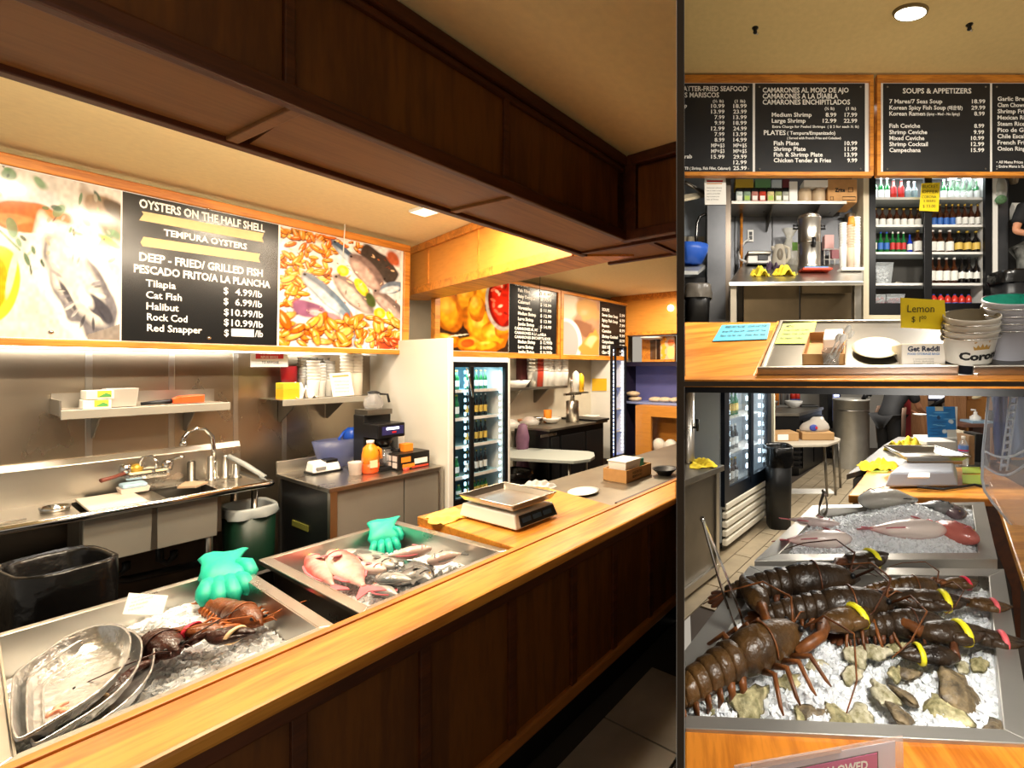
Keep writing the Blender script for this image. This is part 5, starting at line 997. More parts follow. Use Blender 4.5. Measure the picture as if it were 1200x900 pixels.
light('AREA','cooler_glow',LM,((cx0+cx1)/2,ya+.1,zt-.06),3,(.6,.86,1),.4,((cx0+cx1)/2,ya+.4,zb),.12)
mb=MB();mb.box(cx0,cx1,ya,ya+.6,.08,zb-.004);part('plinth',mb,BLACKM,ck,LM)
P=Vector((xsp-.06,ya-.035,zt-.05));mb=MB();mb.tube([P,P+Vector((.03,-.01,-.12)),P+Vector((.055,-.005,-.25))],.008,6);part('door_handle',mb,CHROME,ck,LM)
GBOT=[mat('green_glass','#1c6a34',.12,coat=.5),mat('amber_glass','#3a1a08',.12,coat=.5),mat('dark_glass','#141010',.12,coat=.5),mat('clear_bottle','#b8cdd0',.1,trans=.5),mat('red_drink','#c83428',.2),mat('blue_glass','#1c3cb0',.15)]
LBL=[mat('label_white','#e8e8e2',.6),mat('label_gold','#d8b858',.5),mat('label_blue','#3468b8',.5),mat('label_red','#c03030',.5),mat('label_green2','#a8c858',.5)]
CAPM=[mat('cap_gold','#c8a848',.35,.6),mat('cap_white','#e8e4dc',.4),mat('cap_dark','#202020',.4),mat('cap_blue','#2848a0',.4)]
def bottle_row(M,xs,y,z,h,r,g,l,c,label,group,lab=(.18,.48),neck=.4,name='beer_bottle'):
 o=None
 for x in xs:
  if o is None:mb=bottle_mb(h,r,neck,lab);o=solo(name,mb,[GBOT[g],LBL[l],CAPM[c]],label,'bottle',M,group,loc=(x,y,z+.001))
  else:c_=o.copy();COL.objects.link(c_);place(c_,M,(x,y,z+.001))
def fr_(a,b,n):return[a+(b-a)*(i+.5)/n for i in range(n)]
A0,A1,A2,A3=cx0+.06,xsp-.035,xsp+.03,cx1-.12
rows=[(zb+.04,A0+.1,A1,5,.1,0,0,0,'green bottle on the cooler floor'),(zb+.04,A2,A3,6,.1,0,1,0,'short green bottle on the floor past the post'),(shz[3],A0,A1,6,.17,0,0,1,'green bottle with white label on the lowest shelf'),(shz[3],A2,A3,5,.2,2,0,0,'dark bottle with white label on the lowest shelf'),(shz[2],A0,A1-.05,4,.2,0,0,0,'green bottle on the second lowest shelf'),(shz[2],A2,A3,5,.2,2,1,0,'dark bottle with gold label on the second lowest shelf'),(shz[1],A0,A1,6,.2,0,0,0,'green bottle on the second highest shelf'),(shz[1],A2,A3,5,.2,2,1,1,'dark bottle with gold label on the second highest shelf'),(shz[0],A0,A1,6,.17,0,0,0,'green bottle with pale label on the top shelf'),(shz[0],A2,A3,5,.17,0,0,0,'green bottle on the top shelf past the post')]
for z,a,b,n,h,g,l,c,lb in rows:bottle_row(LM,fr_(a,b,n),ya+.12,z,h,.018,g,l,c,lb+' of the white screen cooler',lb+' rows')
# black bar, shelf, table, second cooler, end cabinet
kb0,kb1=3.78,Lv(711,500,4.0).x
t=thing('black_bar','black bar cabinet with steel top beneath the yellow notice','cabinet',((kb0+kb1)/2,4.3,0),0,LM);mb=MB();mb.box(kb0+.03,kb1-.05,4.02,4.62,.0,.93);part('body',mb,BLACKM,t,LM);mb=MB();mb.box(kb0,kb1,3.98,4.62,.93,.96);part('top',mb,STEELD,t,LM,bev=.004);mb=MB();mb.box(kb1-.25,kb1+.02,3.97,4.62,.96,.985);part('top_mat',mb,BLACK,t,LM)
xh=Lv(657,508,4.0).x;mb=MB();mb.box(xh-.3,xh-.05,4.012,4.02,.87,.9);part('pull_plate',mb,STEEL,t,LM)
for a,b in((kb0+.06,xh-.02),(xh+.02,(xh+kb1)/2),((xh+kb1)/2+.03,kb1-.07)):
 mb=MB();mb.box(a,b,4.005,4.02,.1,.85);part('door',mb,BLACK,t,LM,bev=.006)
def onB(px,py):return Lz(px,py,.96)
for k,(px,py,nm,h_,r_,m_,lab,cat)in enumerate(((619,498,'brown_bowl',.07,.1,mat('brown_bowl','#a06848',.5),'brown bowl on the black bar','bowl'),(633,496,'steel_bowl',.08,.08,STEEL,'small steel bowl on the black bar beside the brown one','bowl'),(650,496,'white_bowl',.07,.12,WHITE,'wide white bowl on the black bar','bowl'))):
 q=onB(px,py);mb=MB();mb.lathe([(r_*.5,0),(r_*.95,h_*.7),(r_,h_),(r_*.9,h_),(r_*.45,.01),(.001,.01)],seg=14);solo(nm,mb,m_,lab,cat,LM,loc=(q.x,q.y+.05,.961))
q=onB(656,496);mb=MB();mb.lathe([(.05,0),(.055,.16),(.05,.165)],seg=12);solo('orange_jar',mb,mat('print_orange','#ee8a24'),'orange jar behind the wide white bowl on the bar','jar',LM,loc=(q.x,q.y+.22,.961))
q=onB(667,494);t=thing('drink_dispenser','tall steel drink dispenser standing on the black bar','dispenser',(q.x,q.y-.06,.961),0,LM);mb=MB();mb.lathe([(.085,0),(.085,.28),(.07,.29)],seg=14);part('tank',mb,STEEL,t);mb=MB();mb.lathe([(.03,.29),(.03,.5),(.04,.52),(.04,.6),(.001,.62)],seg=12);part('column',mb,CHROME,t);mb=MB();mb.box(-.15,.15,-.02,.02,.36,.39);part('arm',mb,CHROME,t)
q=onB(677,494);mb=MB();mb.lathe([(.04,0),(.04,.2),(.015,.24),(.001,.25)],seg=10);solo('yellow_bottle',mb,mat('mustard','#efb820',.4),'yellow squeeze bottle clipped above the drink dispenser','bottle',LM,loc=(q.x,q.y-.06,1.37+.0));mb=MB();mb.lathe([(.045,0),(.045,.24),(.02,.27),(.001,.28)],seg=10);solo('white_bottle',mb,WHITE,'white bottle beside the yellow squeeze bottle on the dispenser','bottle',LM,loc=(q.x-.1,q.y-.06,1.37));mb=MB();mb.box(-.16,.08,-.06,.06,0,.02);solo('bottle_ledge',mb,STEEL,'small steel ledge carrying the squeeze bottles','ledge',LM,loc=(q.x,q.y-.06,1.345))
q=onB(683,491);mb=MB();mb.box(-.25,.25,-.12,.12,0,.02);solo('white_tray',mb,WHITE,'flat white tray on the black bar by its far end','tray',LM,loc=(q.x+.1,q.y+.1,.961),bev=.004)
for k in range(2):
 mb=MB();mb.lathe([(.12,0),(.13,.04),(.05,.1),(.001,.11)],seg=12);solo('white_plate_stack',mb,PLASTIC,['clear plastic bag of plates at the back of the bar','second clear plastic bag of plates at the back of the bar'][k],'bag',LM,loc=(xh-.35+k*.3,4.5,.961))
s0,s1=Lv(596,455,4.4).x,Lv(664,454,4.4).x;zs=Lv(600,455,4.4).z;t=thing('wall_shelf','dark steel wall shelf above the black bar with cups','shelf',((s0+s1)/2,4.5,zs),0,LM);mb=MB();mb.box(s0,s1,4.38,4.675,zs-.03,zs);part('board',mb,STEELD,t,LM)
for x in(s0+.2,(s0+s1)/2+.15):
 mb=MB();mb.hexa([Vector((x-.01,4.67,zs-.22)),Vector((x+.01,4.67,zs-.22)),Vector((x+.01,4.64,zs-.22)),Vector((x-.01,4.64,zs-.22))],[Vector((x-.01,4.67,zs-.03)),Vector((x+.01,4.67,zs-.03)),Vector((x+.01,4.4,zs-.03)),Vector((x-.01,4.4,zs-.03))]);part('bracket',mb,STEELD,t,LM)
for k,px in enumerate((624,631,637)):cup_stack('cup_stack',LM,(Lv(px,450,4.48).x,4.48,zs+.001),.055,.42,[mat('clear_lid','#c9c9c4'),mat('red_stack','#b8402c',.4),WHITE][k%3],['clear cup stack on the dark bar shelf','red cup stack on the dark bar shelf','white cup stack on the dark bar shelf'][k],n=6,group='cup stacks on the bar shelf')
for k in range(5):cup_stack('cup_stack',LM,(Lv(643+k*4.5,450,4.48).x,4.48+.04*(k%2),zs+.001),.05,.4,WHITE,'tall white cup stack at the bar shelf end',n=7,group='white cup stacks on the bar shelf')
mb=MB();mb.lathe([(.1,0),(.16,.09),(.15,.09),(.001,.01)],seg=14);solo('white_bowl',mb,WHITE,'white bowl on the dark bar shelf near the cooler','bowl',LM,loc=(Lv(606,450,4.5).x,4.5,zs+.001))
mb=MB();mb.box(-.12,.12,-.05,.05,0,.5);solo('maroon_panel',mb,mat('maroon','#4a1c1c',.6),'dark maroon box standing behind the shelf cups','box',LM,loc=(Lv(617,450,4.6).x,4.6,zs+.001))

t=thing('folding_table','grey folding table with rounded corner before the black bar','table',Lz(650,532,.72)+Vector((0,0,-.72)),0,LM);q=[Lz(*p,.72)for p in((592,523.5),(690,528.5),(696,530),(697,534),(692,537.5),(672,540),(592,536))]
mb=MB();mb.hexa([p-Vector((0,0,.035))for p in q],q);part('top',mb,mat('grey_table','#9aa09c',.45),t,LM,bev=.006)
for px,py in((667,539),(687,531)):
 a=Lz(px,py,.69);mb=MB();mb.tube([a,Vector((a.x,a.y,0))],.016,8);part('leg',mb,STEELD,t,LM)
a=Lz(602,552,.55);bag_bin('waste_bin','black waste bin under the grey folding table',rrect(a.x,a.y,.3,.35),.55,0,.85,BLACK,BAGB,LM,.06,5)
a=Lz(602,506,.9);mb=MB();mb.lathe([(.09,0),(.1,.3),(.06,.5),(.08,.75),(.05,.9),(.02,.92)],seg=12);solo('purple_bag',mb,mat('purple_bag','#6a4a62',.6,var=.2),'dusky purple sack hanging at the side of the bar','bag',LM,loc=(kb0-.12,4.3,.1))
f0,f1=Lv(718,480,4.25).x,5.67
c2_=cooler('tall narrow drinks cooler with bright lamp strip past the bar',LM,f0,f1,4.28,.4,.3,Lv(725,405,4.25).z,[.7,1.05,1.4],f1-.28,led='#cfdcff',inside='#8f9fd8',lstr=5)
pl=Pl(LM,(f0-.004,4.3,1),(0,-1,0),(0,0,1));solo('yellow_notice',pl.quad([(694,458),(711,458),(711,443.5),(694,443.5)],.004),mat('notice_yellow','#f0c02c',.6),'plain yellow notice taped on the pale side of the slim cooler','notice',LM)
# pastry case and cabinet at the end
mb=MB();t=thing('pastry_case','violet lit pastry case with trays of bread by the partition','display case',(6.1,3.8,0),0,LM)
z1_,z2_=Lu(770,472,5.95).z,Lu(770,424,5.95).z
for a,nm,m_ in(((6.25,6.3,3.0,4.6,.9,z2_),'back',mat('case_violet','#5c5c90',.4,emit=.12)),((5.92,6.3,3.0,4.6,z1_-.03,z1_),'shelf',mat('case_blue','#8c98c8',.4)),((5.92,6.3,3.0,4.6,z2_-.07,z2_),'canopy',mat('case_dark','#231c34',.5)),((5.92,6.3,4.5,4.6,.2,z2_),'side',mat('case_dark','#231c34',.5))):
 mb=MB();mb.box(*a);part(nm,mb,m_,t,LM,clip='left')
BRD=mat('bread','#d8c0a0',.8,var=.15,scale=20)
for k,(px,py)in enumerate(((742,456),(743,464),(766,466),(776,465),(788,466))):
 q=Lu(px,py,6.02);mb=MB();mb.ell((0,0,.04),.09,.13,.045,None,12,6);solo('bread_loaf',mb,BRD,'floury round loaf in the violet pastry case','bread',LM,'loaves in the pastry case',loc=(q.x+.03*k,q.y,z1_+(.0 if k else .085)),clip='left')
t=thing('wooden_cabinet','honey wood cabinet with window and white bags at the end','cabinet',(5.85,3.7,0),0,LM);zc=Lu(770,478,5.75).z;b3=Pl(LM,Lu(746,536,5.75),(0,-1,0),(0,0,1))
for a in((0,.24,-.6,None),(.24,1.3,None,'top')):pass
yA,yB=Lu(746,500,5.75).y,Lu(764,500,5.75).y;zw0,zw1=Lu(780,533,5.75).z,Lu(780,489,5.75).z
for nm,a in(('stile',(5.72,5.76,yB,yA,.0,zc)),('top_rail',(5.72,5.76,2.6,yB,zw1,zc)),('lower_panel',(5.72,5.76,2.6,yB,0,zw0)),('top',(5.72,6.2,2.6,yA,zc,zc+.025)),('back',(6.1,6.14,2.6,yA,0,zc))):
 mb=MB();mb.box(*a);part(nm,mb,ORANGEW,t,LM,clip='left')
for k,(px,py)in enumerate(((772,525),(786,520))):
 q=Lu(px,py,5.9);mb=MB();mb.ell((0,0,.1),.09,.12,.12,None,12,8);solo('white_bag',mb,mat('white_bag','#d8d2c8',.5,var=.06,scale=12,bump=.5),['small white bag inside the wooden cabinet window','large white bag inside the wooden cabinet window'][k],'bag',LM,loc=(q.x,q.y,zw0+.0),clip='left')
mb=MB();mb.box(5.8,6.08,2.6,yB,zw0-.03,zw0-.002);part('inner_shelf',mb,OAKF,t,LM,clip='left')
# ================================================================== UPPER RIGHT ROOM: menu boards, cooler and a raked serving counter
E_=EYE;YB=4.55
STAGE=mat('stage_pale','#b8b0a2',.7)  # unseen floor coloured pale so the tray rims below reflect more light
def up(X,Y,k):return Vector((X,Y,E_+k*Y))
mb=MB();a,b=.09,.083;g2=GUT
mb.hexa([up(g2*2.75,2.75,b),up(2.9,2.75,b),up(5.2,5.5,b),up(g2*5.5,5.5,b)],[up(g2*2.75,2.75,a),up(2.9,2.75,a),up(5.2,5.5,a),up(g2*5.5,5.5,a)])
solo('floor_stage',mb,STAGE,'unseen pale raked floor of the upper room behind its counter',None,kind='structure')
HC=3.0;CEI=mat('dim_cream_ceiling','#dcc083',.8,var=.04,scale=20)
mb=MB();mb.box(.03,5.0,2.4,5.5,E_+HC,E_+HC+.1);solo('ceiling_upper',mb,CEI,'dim cream ceiling above the frontal menu boards',None,kind='structure',clip='up')
# back wall: steel panels
Yw=5.3
w_=solo('wall_back',MB().box(.05,5.2,Yw+.02,Yw+.12,E_+.4,E_+HC),mat('dark_wall','#3c3a36',.7),'dark wall behind the upper room shelves and cooler',None,kind='structure',clip='up')
xs=[Wp(p,300,Yw).x for p in(836,861,905,955,1012)]
for a,b in zip(xs,xs[1:]):part('steel_panel',MB().box(a+.004,b-.004,Yw,Yw+.02,E_+.6,E_+2.35),mat('cool_steel','#606164',.42,.75,var=.25,scale=2.5,rvar=.1),w_,WM,bev=.003)
part('wall_panel',MB().box(Wp(802,300,Yw).x,xs[0],Yw-.005,Yw+.02,E_+.6,E_+2.4),mat('blue_white_wall','#b8c2cc',.3,.3,var=.1),w_,WM,clip='up')
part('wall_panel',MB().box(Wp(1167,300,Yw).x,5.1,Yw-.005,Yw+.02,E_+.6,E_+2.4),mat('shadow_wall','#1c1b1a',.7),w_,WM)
# ceiling lamp and hooks
q=Wz(1067,13,E_+HC);t=thing('recessed_light','round lit recessed lamp in the dim cream ceiling','lamp',(q.x,q.y,E_+HC-.03),0);mb=MB();mb.lathe([(.135,.0),(.15,.028),(.135,.028),(.128,.005)],sy=.6,seg=28,caps=False);part('trim_ring',mb,mat('ring_grey','#8c7c58',.5),t);mb=MB();mb.lathe([(.001,.004),(.128,.006)],sy=.6,seg=28,caps=False);part('lens',mb,mat('lens_glow','#fff8e6',.4,emit=6),t)
for px,py,l in((885,33,'small dark ceiling hook above the fried seafood prices'),(1136,29,'small dark ceiling hook past the round lamp')):
 q=Wz(px,py,E_+HC);t=thing('ceiling_hook',l,'hook',(q.x,q.y,E_+HC-.05),0);mb=MB();mb.lathe([(.008,0),(.02,.01),(.014,.03),(.03,.05)],seg=10);part('hook_body',mb,BLACKM,t);mb=MB();mb.tube([(0,0,.01),(.02,0,-.005),(.03,0,.01)],.005,6);part('hook_tip',mb,CHROME,t)
ub=Pl(WM,Wp(802,207,YB),(1,0,0),(0,0,1));kk=YB/F
def uboard(label,x0,x1,panels,side_l):
 X=lambda p:(p-802)*kk;Z=lambda p:(207-p)*kk
 t=thing('menu_board',label,'menu board',rectO(ub,X((x0+x1)/2),0),0,group='frontal menu boards')
 part('frame_bottom',ub.slab(X(x0),X(x1),Z(207),Z(202.5),-.04,.03),OAKF,t,WM,bev=.005,clip='up');part('frame_top',ub.slab(X(x0),X(x1),Z(97),Z(89.5),-.04,.03),OAKF,t,WM,bev=.005,clip='up');part('frame_side',ub.slab(X(x1-4.3),X(x1),Z(202.5),Z(97),-.04,.03),OAKF,t,WM)
 if side_l:part('frame_side',ub.slab(X(x0),X(x0+4.3),Z(202.5),Z(97),-.04,.03),OAKF,t,WM)
 part('backing',ub.slab(X(x0)+(.03 if side_l else 0),X(x1-4.3),Z(202.5),Z(97),-.04,-.004),WHITE,t,WM,clip='up');out=[]
 for a,b in panels:
  p_=part('text_panel',ub.slab(X(a),X(b),Z(202),Z(98),-.006,.002),BOARDM,t,WM,clip='up');out.append(p_)
  for px in(a+5,b-5):
   for py in(102,198):
    if px>806:mb=MB();mb.lathe([(.001,.005),(.009,.003),(.01,0)],seg=8);mb.mul(frame_m(ub.at(px,py)+ub.n*.002,ub.ex,ub.ey));part('screw_cap',mb,STEELD,p_,WM)
 for px in(x1-22,x1-120):
  if px>815:part('hanger',ub.slab(X(px),X(px+5),Z(89.5),Z(86),-.02,.0),BLACKM,t,WM)
 return t,out
t,(pa,pb)=uboard('frontal black menu board with camarones and fried seafood prices',801.5,1022.5,[(801.5,882),(885,1013.5)],False)
L3=lambda v:v/3+800
def U(pn,s,xl,yb,xr,cap,bold=.02):ub.text(pn,s,L3(xl),yb/3,L3(xr),cap,bold=bold,lift=.004)
for r in[('BATTER-FRIED SEAFOOD',-9,321,227,6),('S MARISCOS',7,343,128,6),('(½ lb)',106,361,144,3.4),('(1 lb)',182,361,220,3.4),('p',7,378,15,4.6),('rab',7,557,33,4.6),('TB ( Shrimp, Fish Fillet, Calamari)',7,597,168,3.4)]:U(pa,*r)
for k,(a,b)in enumerate([('10.99','18.99'),('13.99','23.99'),('7.99','13.99'),('9.99','18.99'),('12.99','24.99'),('7.99','13.99'),('8.99','14.99'),('MP+$3','MP+$5'),('MP+$3','MP+$5'),('15.99','29.99'),('','12.99'),('','25.99')]):
 y=380+k*19.8
 if a:U(pa,a,147-(47 if len(a)>4 else 35),y,147,4.7)
 U(pa,b,225-(47 if len(b)>4 else 35),y,225,4.7)
for r in[('CAMARONES AL MOJO DE AJO',281,326,583,6),('CAMARONES A LA DIABLA',281,347,546,6),('CAMARONES ENCHIPITLADOS',281,368,588,6),('(½ lb)',499,387,533,3.4),('(1 lb)',573,387,609,3.4),('Medium Shrimp',313,411,453,5),('8.99',502,411,540,4.8),('17.99',569,411,613,4.8),('Large Shrimp',313,432,432,5),('12.99',492,432,540,4.8),('22.99',566,432,613,4.8),
  ('Extra Charge for Peeled Shrimps  ( $ 2 for each ½ lb)',315,450,619,3),('PLATES',285,475,362,5.6),('( Tempura/Empanizado)',367,474,536,4.2),('( Served with French Fries and Coleslaw)',367,490,556,2.8),('Fish Plate',320,511,408,5),('10.99',569,511,613,4.8),('Shrimp Plate',320,531,432,5),('11.99',569,531,613,4.8),('Fish & Shrimp Plate',320,551,492,5),('13.99',569,551,613,4.8),('Chicken Tender & Fries',320,571,521,5),('9.99',578,571,613,4.8)]:U(pb,*r)
t,(pa,pb)=uboard('frontal black menu board with soups and appetizers above the cooler',1026.5,1310,[(1035,1160),(1163,1290)],True)
for r in[('SOUPS & APPETIZERS',773,329,1014,6.3),('7 Mares/7 Seas Soup',726,364,912,5),('18.99',1016,364,1063,4.8),('Korean Spicy Fish Soup',726,386,924,5),('(매운탕)',930,386,983,4),('29.99',1014,386,1063,4.8),('Korean Ramen',726,407,852,5),('(Spicy - Med - No Spicy)',857,406,973,3.3),('8.99',1024,407,1061,4.8),('Fish Ceviche',726,450,834,5),('8.99',1024,450,1059,4.8),('Shrimp Ceviche',726,472,859,5),('9.99',1022,472,1059,4.8),('Mixed Ceviche',726,493,849,5),('10.99',1013,493,1059,4.8),('Shrimp Cocktail',726,514,861,5),('12.99',1013,514,1059,4.8),('Campechana',726,535,836,5),('15.99',1013,535,1059,4.8)]:U(pa,*r)
for k,s in enumerate(['Garlic Bread','Clam Chowder','Shrimp Fried Rice','Mexican Rice','Steam Rice','Pico de Gallo','Chile Escabeche','French Fries','Onion Rings']):U(pb,s,1106,355+k*21.9,1106+len(s)*9.6,5)
for k,s in enumerate(['• All Menu Prices are plus tax','• Entire Menu is Subject to Change']):U(pb,s,1102,575+k*15,1102+len(s)*5.4,3.3)
# drinks cooler
Yc=5.0;X_=lambda p,Y=Yc:(p-CX)/F*Y;Z_=lambda p,Y=Yc:E_+(CY-p)/F*Y
sh=[Z_(p,5.06)for p in(232,264,296,332.5)]
ck=cooler('large double door drinks cooler under the soups menu board',WM,X_(1017),X_(1161.5),Yc,.55,Z_(369),Z_(193),sh,X_(1086),led='#f0f6ff',lstr=0,inside='#b9c2c8')
mb=MB();mb.box(X_(1161.5),X_(1167),Yc-.03,Yc+.55,Z_(376),Z_(193));part('side_panel',mb,WHITEM,ck,WM);mb=MB();mb.box(X_(1010.5),X_(1017),Yc-.03,Yc+.55,Z_(376),Z_(193));part('side_panel',mb,mat('cream_trim','#cfc3a8',.4),ck,WM);mb=MB();mb.box(X_(1017),X_(1161.5),Yc-.02,Yc+.5,Z_(377),Z_(369.5));part('base_strip',mb,mat('cream_trim','#cfc3a8'),ck,WM)
light('AREA','cooler_glow',WM,(X_(1050),Yc+.1,Z_(200)),7,(.93,.97,1),.5,(X_(1050),Yc+.35,Z_(330)),.12);light('AREA','cooler_glow',WM,(X_(1122),Yc+.1,Z_(200)),7,(.93,.97,1),.5,(X_(1122),Yc+.35,Z_(330)),.12)
def ur(xs,base,hpx,rpx,g,l,c,label,lab=(.2,.5),neck=.42,dy=.14,name='beer_bottle'):
 Y=Yc+dy;bottle_row(WM,[X_(p,Y)for p in xs],Y,base,hpx/F*Y,rpx/F*Y,g,l,c,label,label,lab,neck,name)
ur((1025,1032.5,1039.5),sh[0],26,3.2,0,0,1,'green bottle with white label on the top shelf nearest the cups',(.1,.45));ur((1047,1056),sh[0],24,3.6,4,3,2,'dark red bottle on the top shelf of the large cooler',(.3,.6));ur((1064.5,1071.5),sh[0],22,3.6,3,0,1,'clear bottle on the top shelf of the large cooler',(.5,.52))
ur([1025.8+8.3*k for k in range(7)],sh[1],22,3.7,1,0,0,'gold topped amber bottle on the second shelf, first door',(.1,.42));ur((1024.5,),sh[2],26,3.2,0,0,0,'green bottle with white label first on the third shelf');ur((1032,1039),sh[2],26,3.2,0,2,3,'green bottle with blue label on the third shelf');ur((1046,1052.5,1058.7),sh[2],26,3,0,3,1,'green bottle with red and white label on the third shelf');ur((1066,),sh[2],23,3,5,0,3,'blue bottle with white label on the third shelf');ur((1075.3,),sh[2],28,4.8,1,0,0,'big amber bottle with white label by the door post',(.12,.52))
ur([1106+7.6*k for k in range(6)],sh[0],24,3.4,0,0,1,'green bottle with pale label on the top shelf behind the hanging bag',(.1,.45));ur([1094+7.3*k for k in range(4)],sh[1],27,3.3,1,2,0,'amber bottle with blue label on the second shelf, second door',(.08,.4));ur([1123+7.6*k for k in range(4)],sh[1],27,3.3,1,0,0,'amber bottle with white label on the second shelf, second door',(.12,.42))
ur((1092.5,1101.5,1112.5),sh[2],28,4.7,1,0,1,'dark bottle with big white label on the third shelf, second door',(.12,.5));ur((1123,1133.3,1143.5),sh[2],27,4.6,2,1,0,'dark bottle with gold label on the third shelf',(.18,.48));ur((1092,1100.3,1109,1118),sh[3],32,4,1,0,1,'tall amber bottle with white label on the fourth shelf',(.15,.5));ur((1127,1135.5,1144.3),sh[3],32,4,2,0,2,'tall dark bottle with silver label on the fourth shelf',(.22,.45))
ur([1094+8.2*k for k in range(6)],Z_(369)+.09,16.5,3.5,4,2,3,'small red drink bottle with blue cap on the cooler floor',(.1,.4),.25,name='juice_bottle');ur((1074,1079),sh[3],26,3.8,2,2,2,'dark bottle standing deep on the fourth shelf behind the post',dy=.4)
def clear_tub(label,px,base,wpx,hpx,fillm,dy=.15):
 Y=Yc+dy;w2=wpx/F*Y/2;h=hpx/F*Y;t=thing('clear_tub',label,'tub',(X_(px,Y),Y,base+.001));mb=MB()
 b=[Vector((x*w2*.8,y*.08,.004))for x,y in((-1,-1),(1,-1),(1,1),(-1,1))];o=[Vector((x*w2,y*.1,h))for x,y in((-1,-1),(1,-1),(1,1),(-1,1))];mb.hexa([p-Vector((0,0,.003))for p in b],b);mb.loft([b,o],0,False,False);mb.tube(o,.004,6,closed=True);part('tub_shell',mb,mat('tub_clear','#dfe6ea',.2,trans=.4,alpha=.5),t)
 rr=random.Random(px);mb=MB()
 for _ in range(40):rock(mb,(rr.uniform(-.7,.7)*w2,rr.uniform(-.07,.07),rr.uniform(.02,h*.75)),.018,rr)
 part('contents',mb,fillm,t,kind='stuff');return t
clear_tub('clear tub of ice on the fourth cooler shelf',1032,sh[3],21,24,ICE);clear_tub('clear tub of red berries at the cooler side on its floor',1027,Z_(369)+.09,13,14,mat('berry','#8c2430',.3),.1);clear_tub('clear tub of red berries on the cooler floor next to the side one',1045,Z_(369)+.09,21,15,mat('berry','#8c2430'))
mb=MB();mb.tube([(-.05,0,.01),(-.02,0,.03),(.03,0,.025),(.05,0,.01)],.012,8);solo('ice_scoop',mb,STEEL,'small steel scoop lying on the wire shelf beside the ice tub','scoop',loc=(X_(1053,5.15),5.15,sh[3]+.002))
q=Wp(1124,204,Yc+.12);mb=MB();mb.sheet(lambda i,j:Vector((q.x+(i-.5)*.38*(.5+j*.5),q.y+.02*math.sin(9*i+5*j)-.05,q.z+.13-j*.33+.05*math.cos(6*i))),20,14,th=.003);solo('hanging_bag',mb,mat('film','#e0ebe6',.12,trans=.7,alpha=.45),'clear plastic bag draped over the top shelf bottles','bag')
def hand_sign(label,M,pl,quad,lines,name='yellow_sign',m=YELLOWP):
 t=thing(name,label,'sign',pl.at(*quad[0]),0,M);c=part('card',pl.quad(quad,.004),m,t,M)
 for s,xl,yb,xr,cap in lines:pl.text(t,s,xl,yb,xr,cap,INK,bold=0,lift=.006)
 return t
yp=Pl(WM,Wp(1090,230,Yc-.06),(1,0,0),(0,0,1));hand_sign('yellow handwritten bucket offer sign taped on the cooler door',WM,yp,[(1077,247),(1099.5,248),(1101.5,214),(1080,215)],[('BUCKET',1081,220.5,1099,3.8),('OFFER',1080.5,226.5,1099,3.6),('CORONA',1080,232.5,1097,3.4),('5 BEERS',1082,237,1096,2.8),('$ 33.00',1081,243.5,1096,3.6)])
# column, notice, sink corner
Yk=4.7;t=thing('pillar','steel clad column with a printed notice at its top',None,Wp(840,378,Yk),kind='structure');part('cladding',MB().box(X_(828.5,Yk),X_(850.5,Yk),Yk,Yk+.3,Z_(381,Yk),Z_(207,Yk)),mat('cool_steel','#9a9a9c'),t,WM,bev=.004);part('corner_strip',MB().box(X_(850.5,Yk),X_(857,Yk),Yk+.05,Yk+.4,Z_(381,Yk),Z_(207,Yk)),mat('brown_steel','#6c6258',.35,.9),t,WM)
np_=Pl(WM,Wp(840,240,Yk-.01),(1,0,0),(0,0,1));t=thing('notice_sheet','white printed notice with red heading on the steel column','notice',np_.at(839,240));part('sheet',np_.quad([(826,240),(851,240),(850.5,208),(825.5,208)],.004),PAPER,t,WM);part('heading',np_.quad([(828,213.5),(847,213.5),(847,211.5),(828,211.5)],.005),mat('sign_red','#c4232a'),t,WM);part('heading',np_.quad([(828,216),(846,216),(846,215),(828,215)],.005),mat('heading_orange','#d89a58'),t,WM)
for k in range(5):np_.text(t,['Consumer advisory','raw or undercooked','seafood and shellfish','may increase your','risk of illness'][k],828,221+k*3.4,846-k,1.6,mat('grey_ink','#8c8880'),lift=.005)
sp=Pl(WM,Wp(829,313,4.55),(1,0,0),(0,1,.25));t=thing('steel_sink','white topped steel sink edge at the column holding a blue basin','sink',Wp(812,380,4.6));q=[Wp(802,317.5,4.4),Wp(818,317.5,4.4),Wp(829,309,4.85),Wp(802,306,5.0)];mb=MB();mb.hexa([p-Vector((0,0,.035))for p in q],q);part('rim',mb,mat('pale_steel','#d4d6d4',.3,.6),t,WM,clip='up');mb=MB();mb.box(X_(802,4.6),X_(826,4.6),4.55,5.1,Z_(376,4.7),Z_(318,4.45)-.04);part('apron',mb,BLACKM,t,WM,clip='up')
q=Wp(808,309,4.65);mb=MB();mb.lathe([(.13,0),(.19,.12),(.2,.19),(.19,.19),(.17,.1),(.12,.01),(.001,.01)],seg=26,sy=.8);solo('blue_basin',mb,mat('basin_blue','#2c5ec4',.35),'round blue plastic basin standing on the steel sink','basin',loc=q,clip='up')
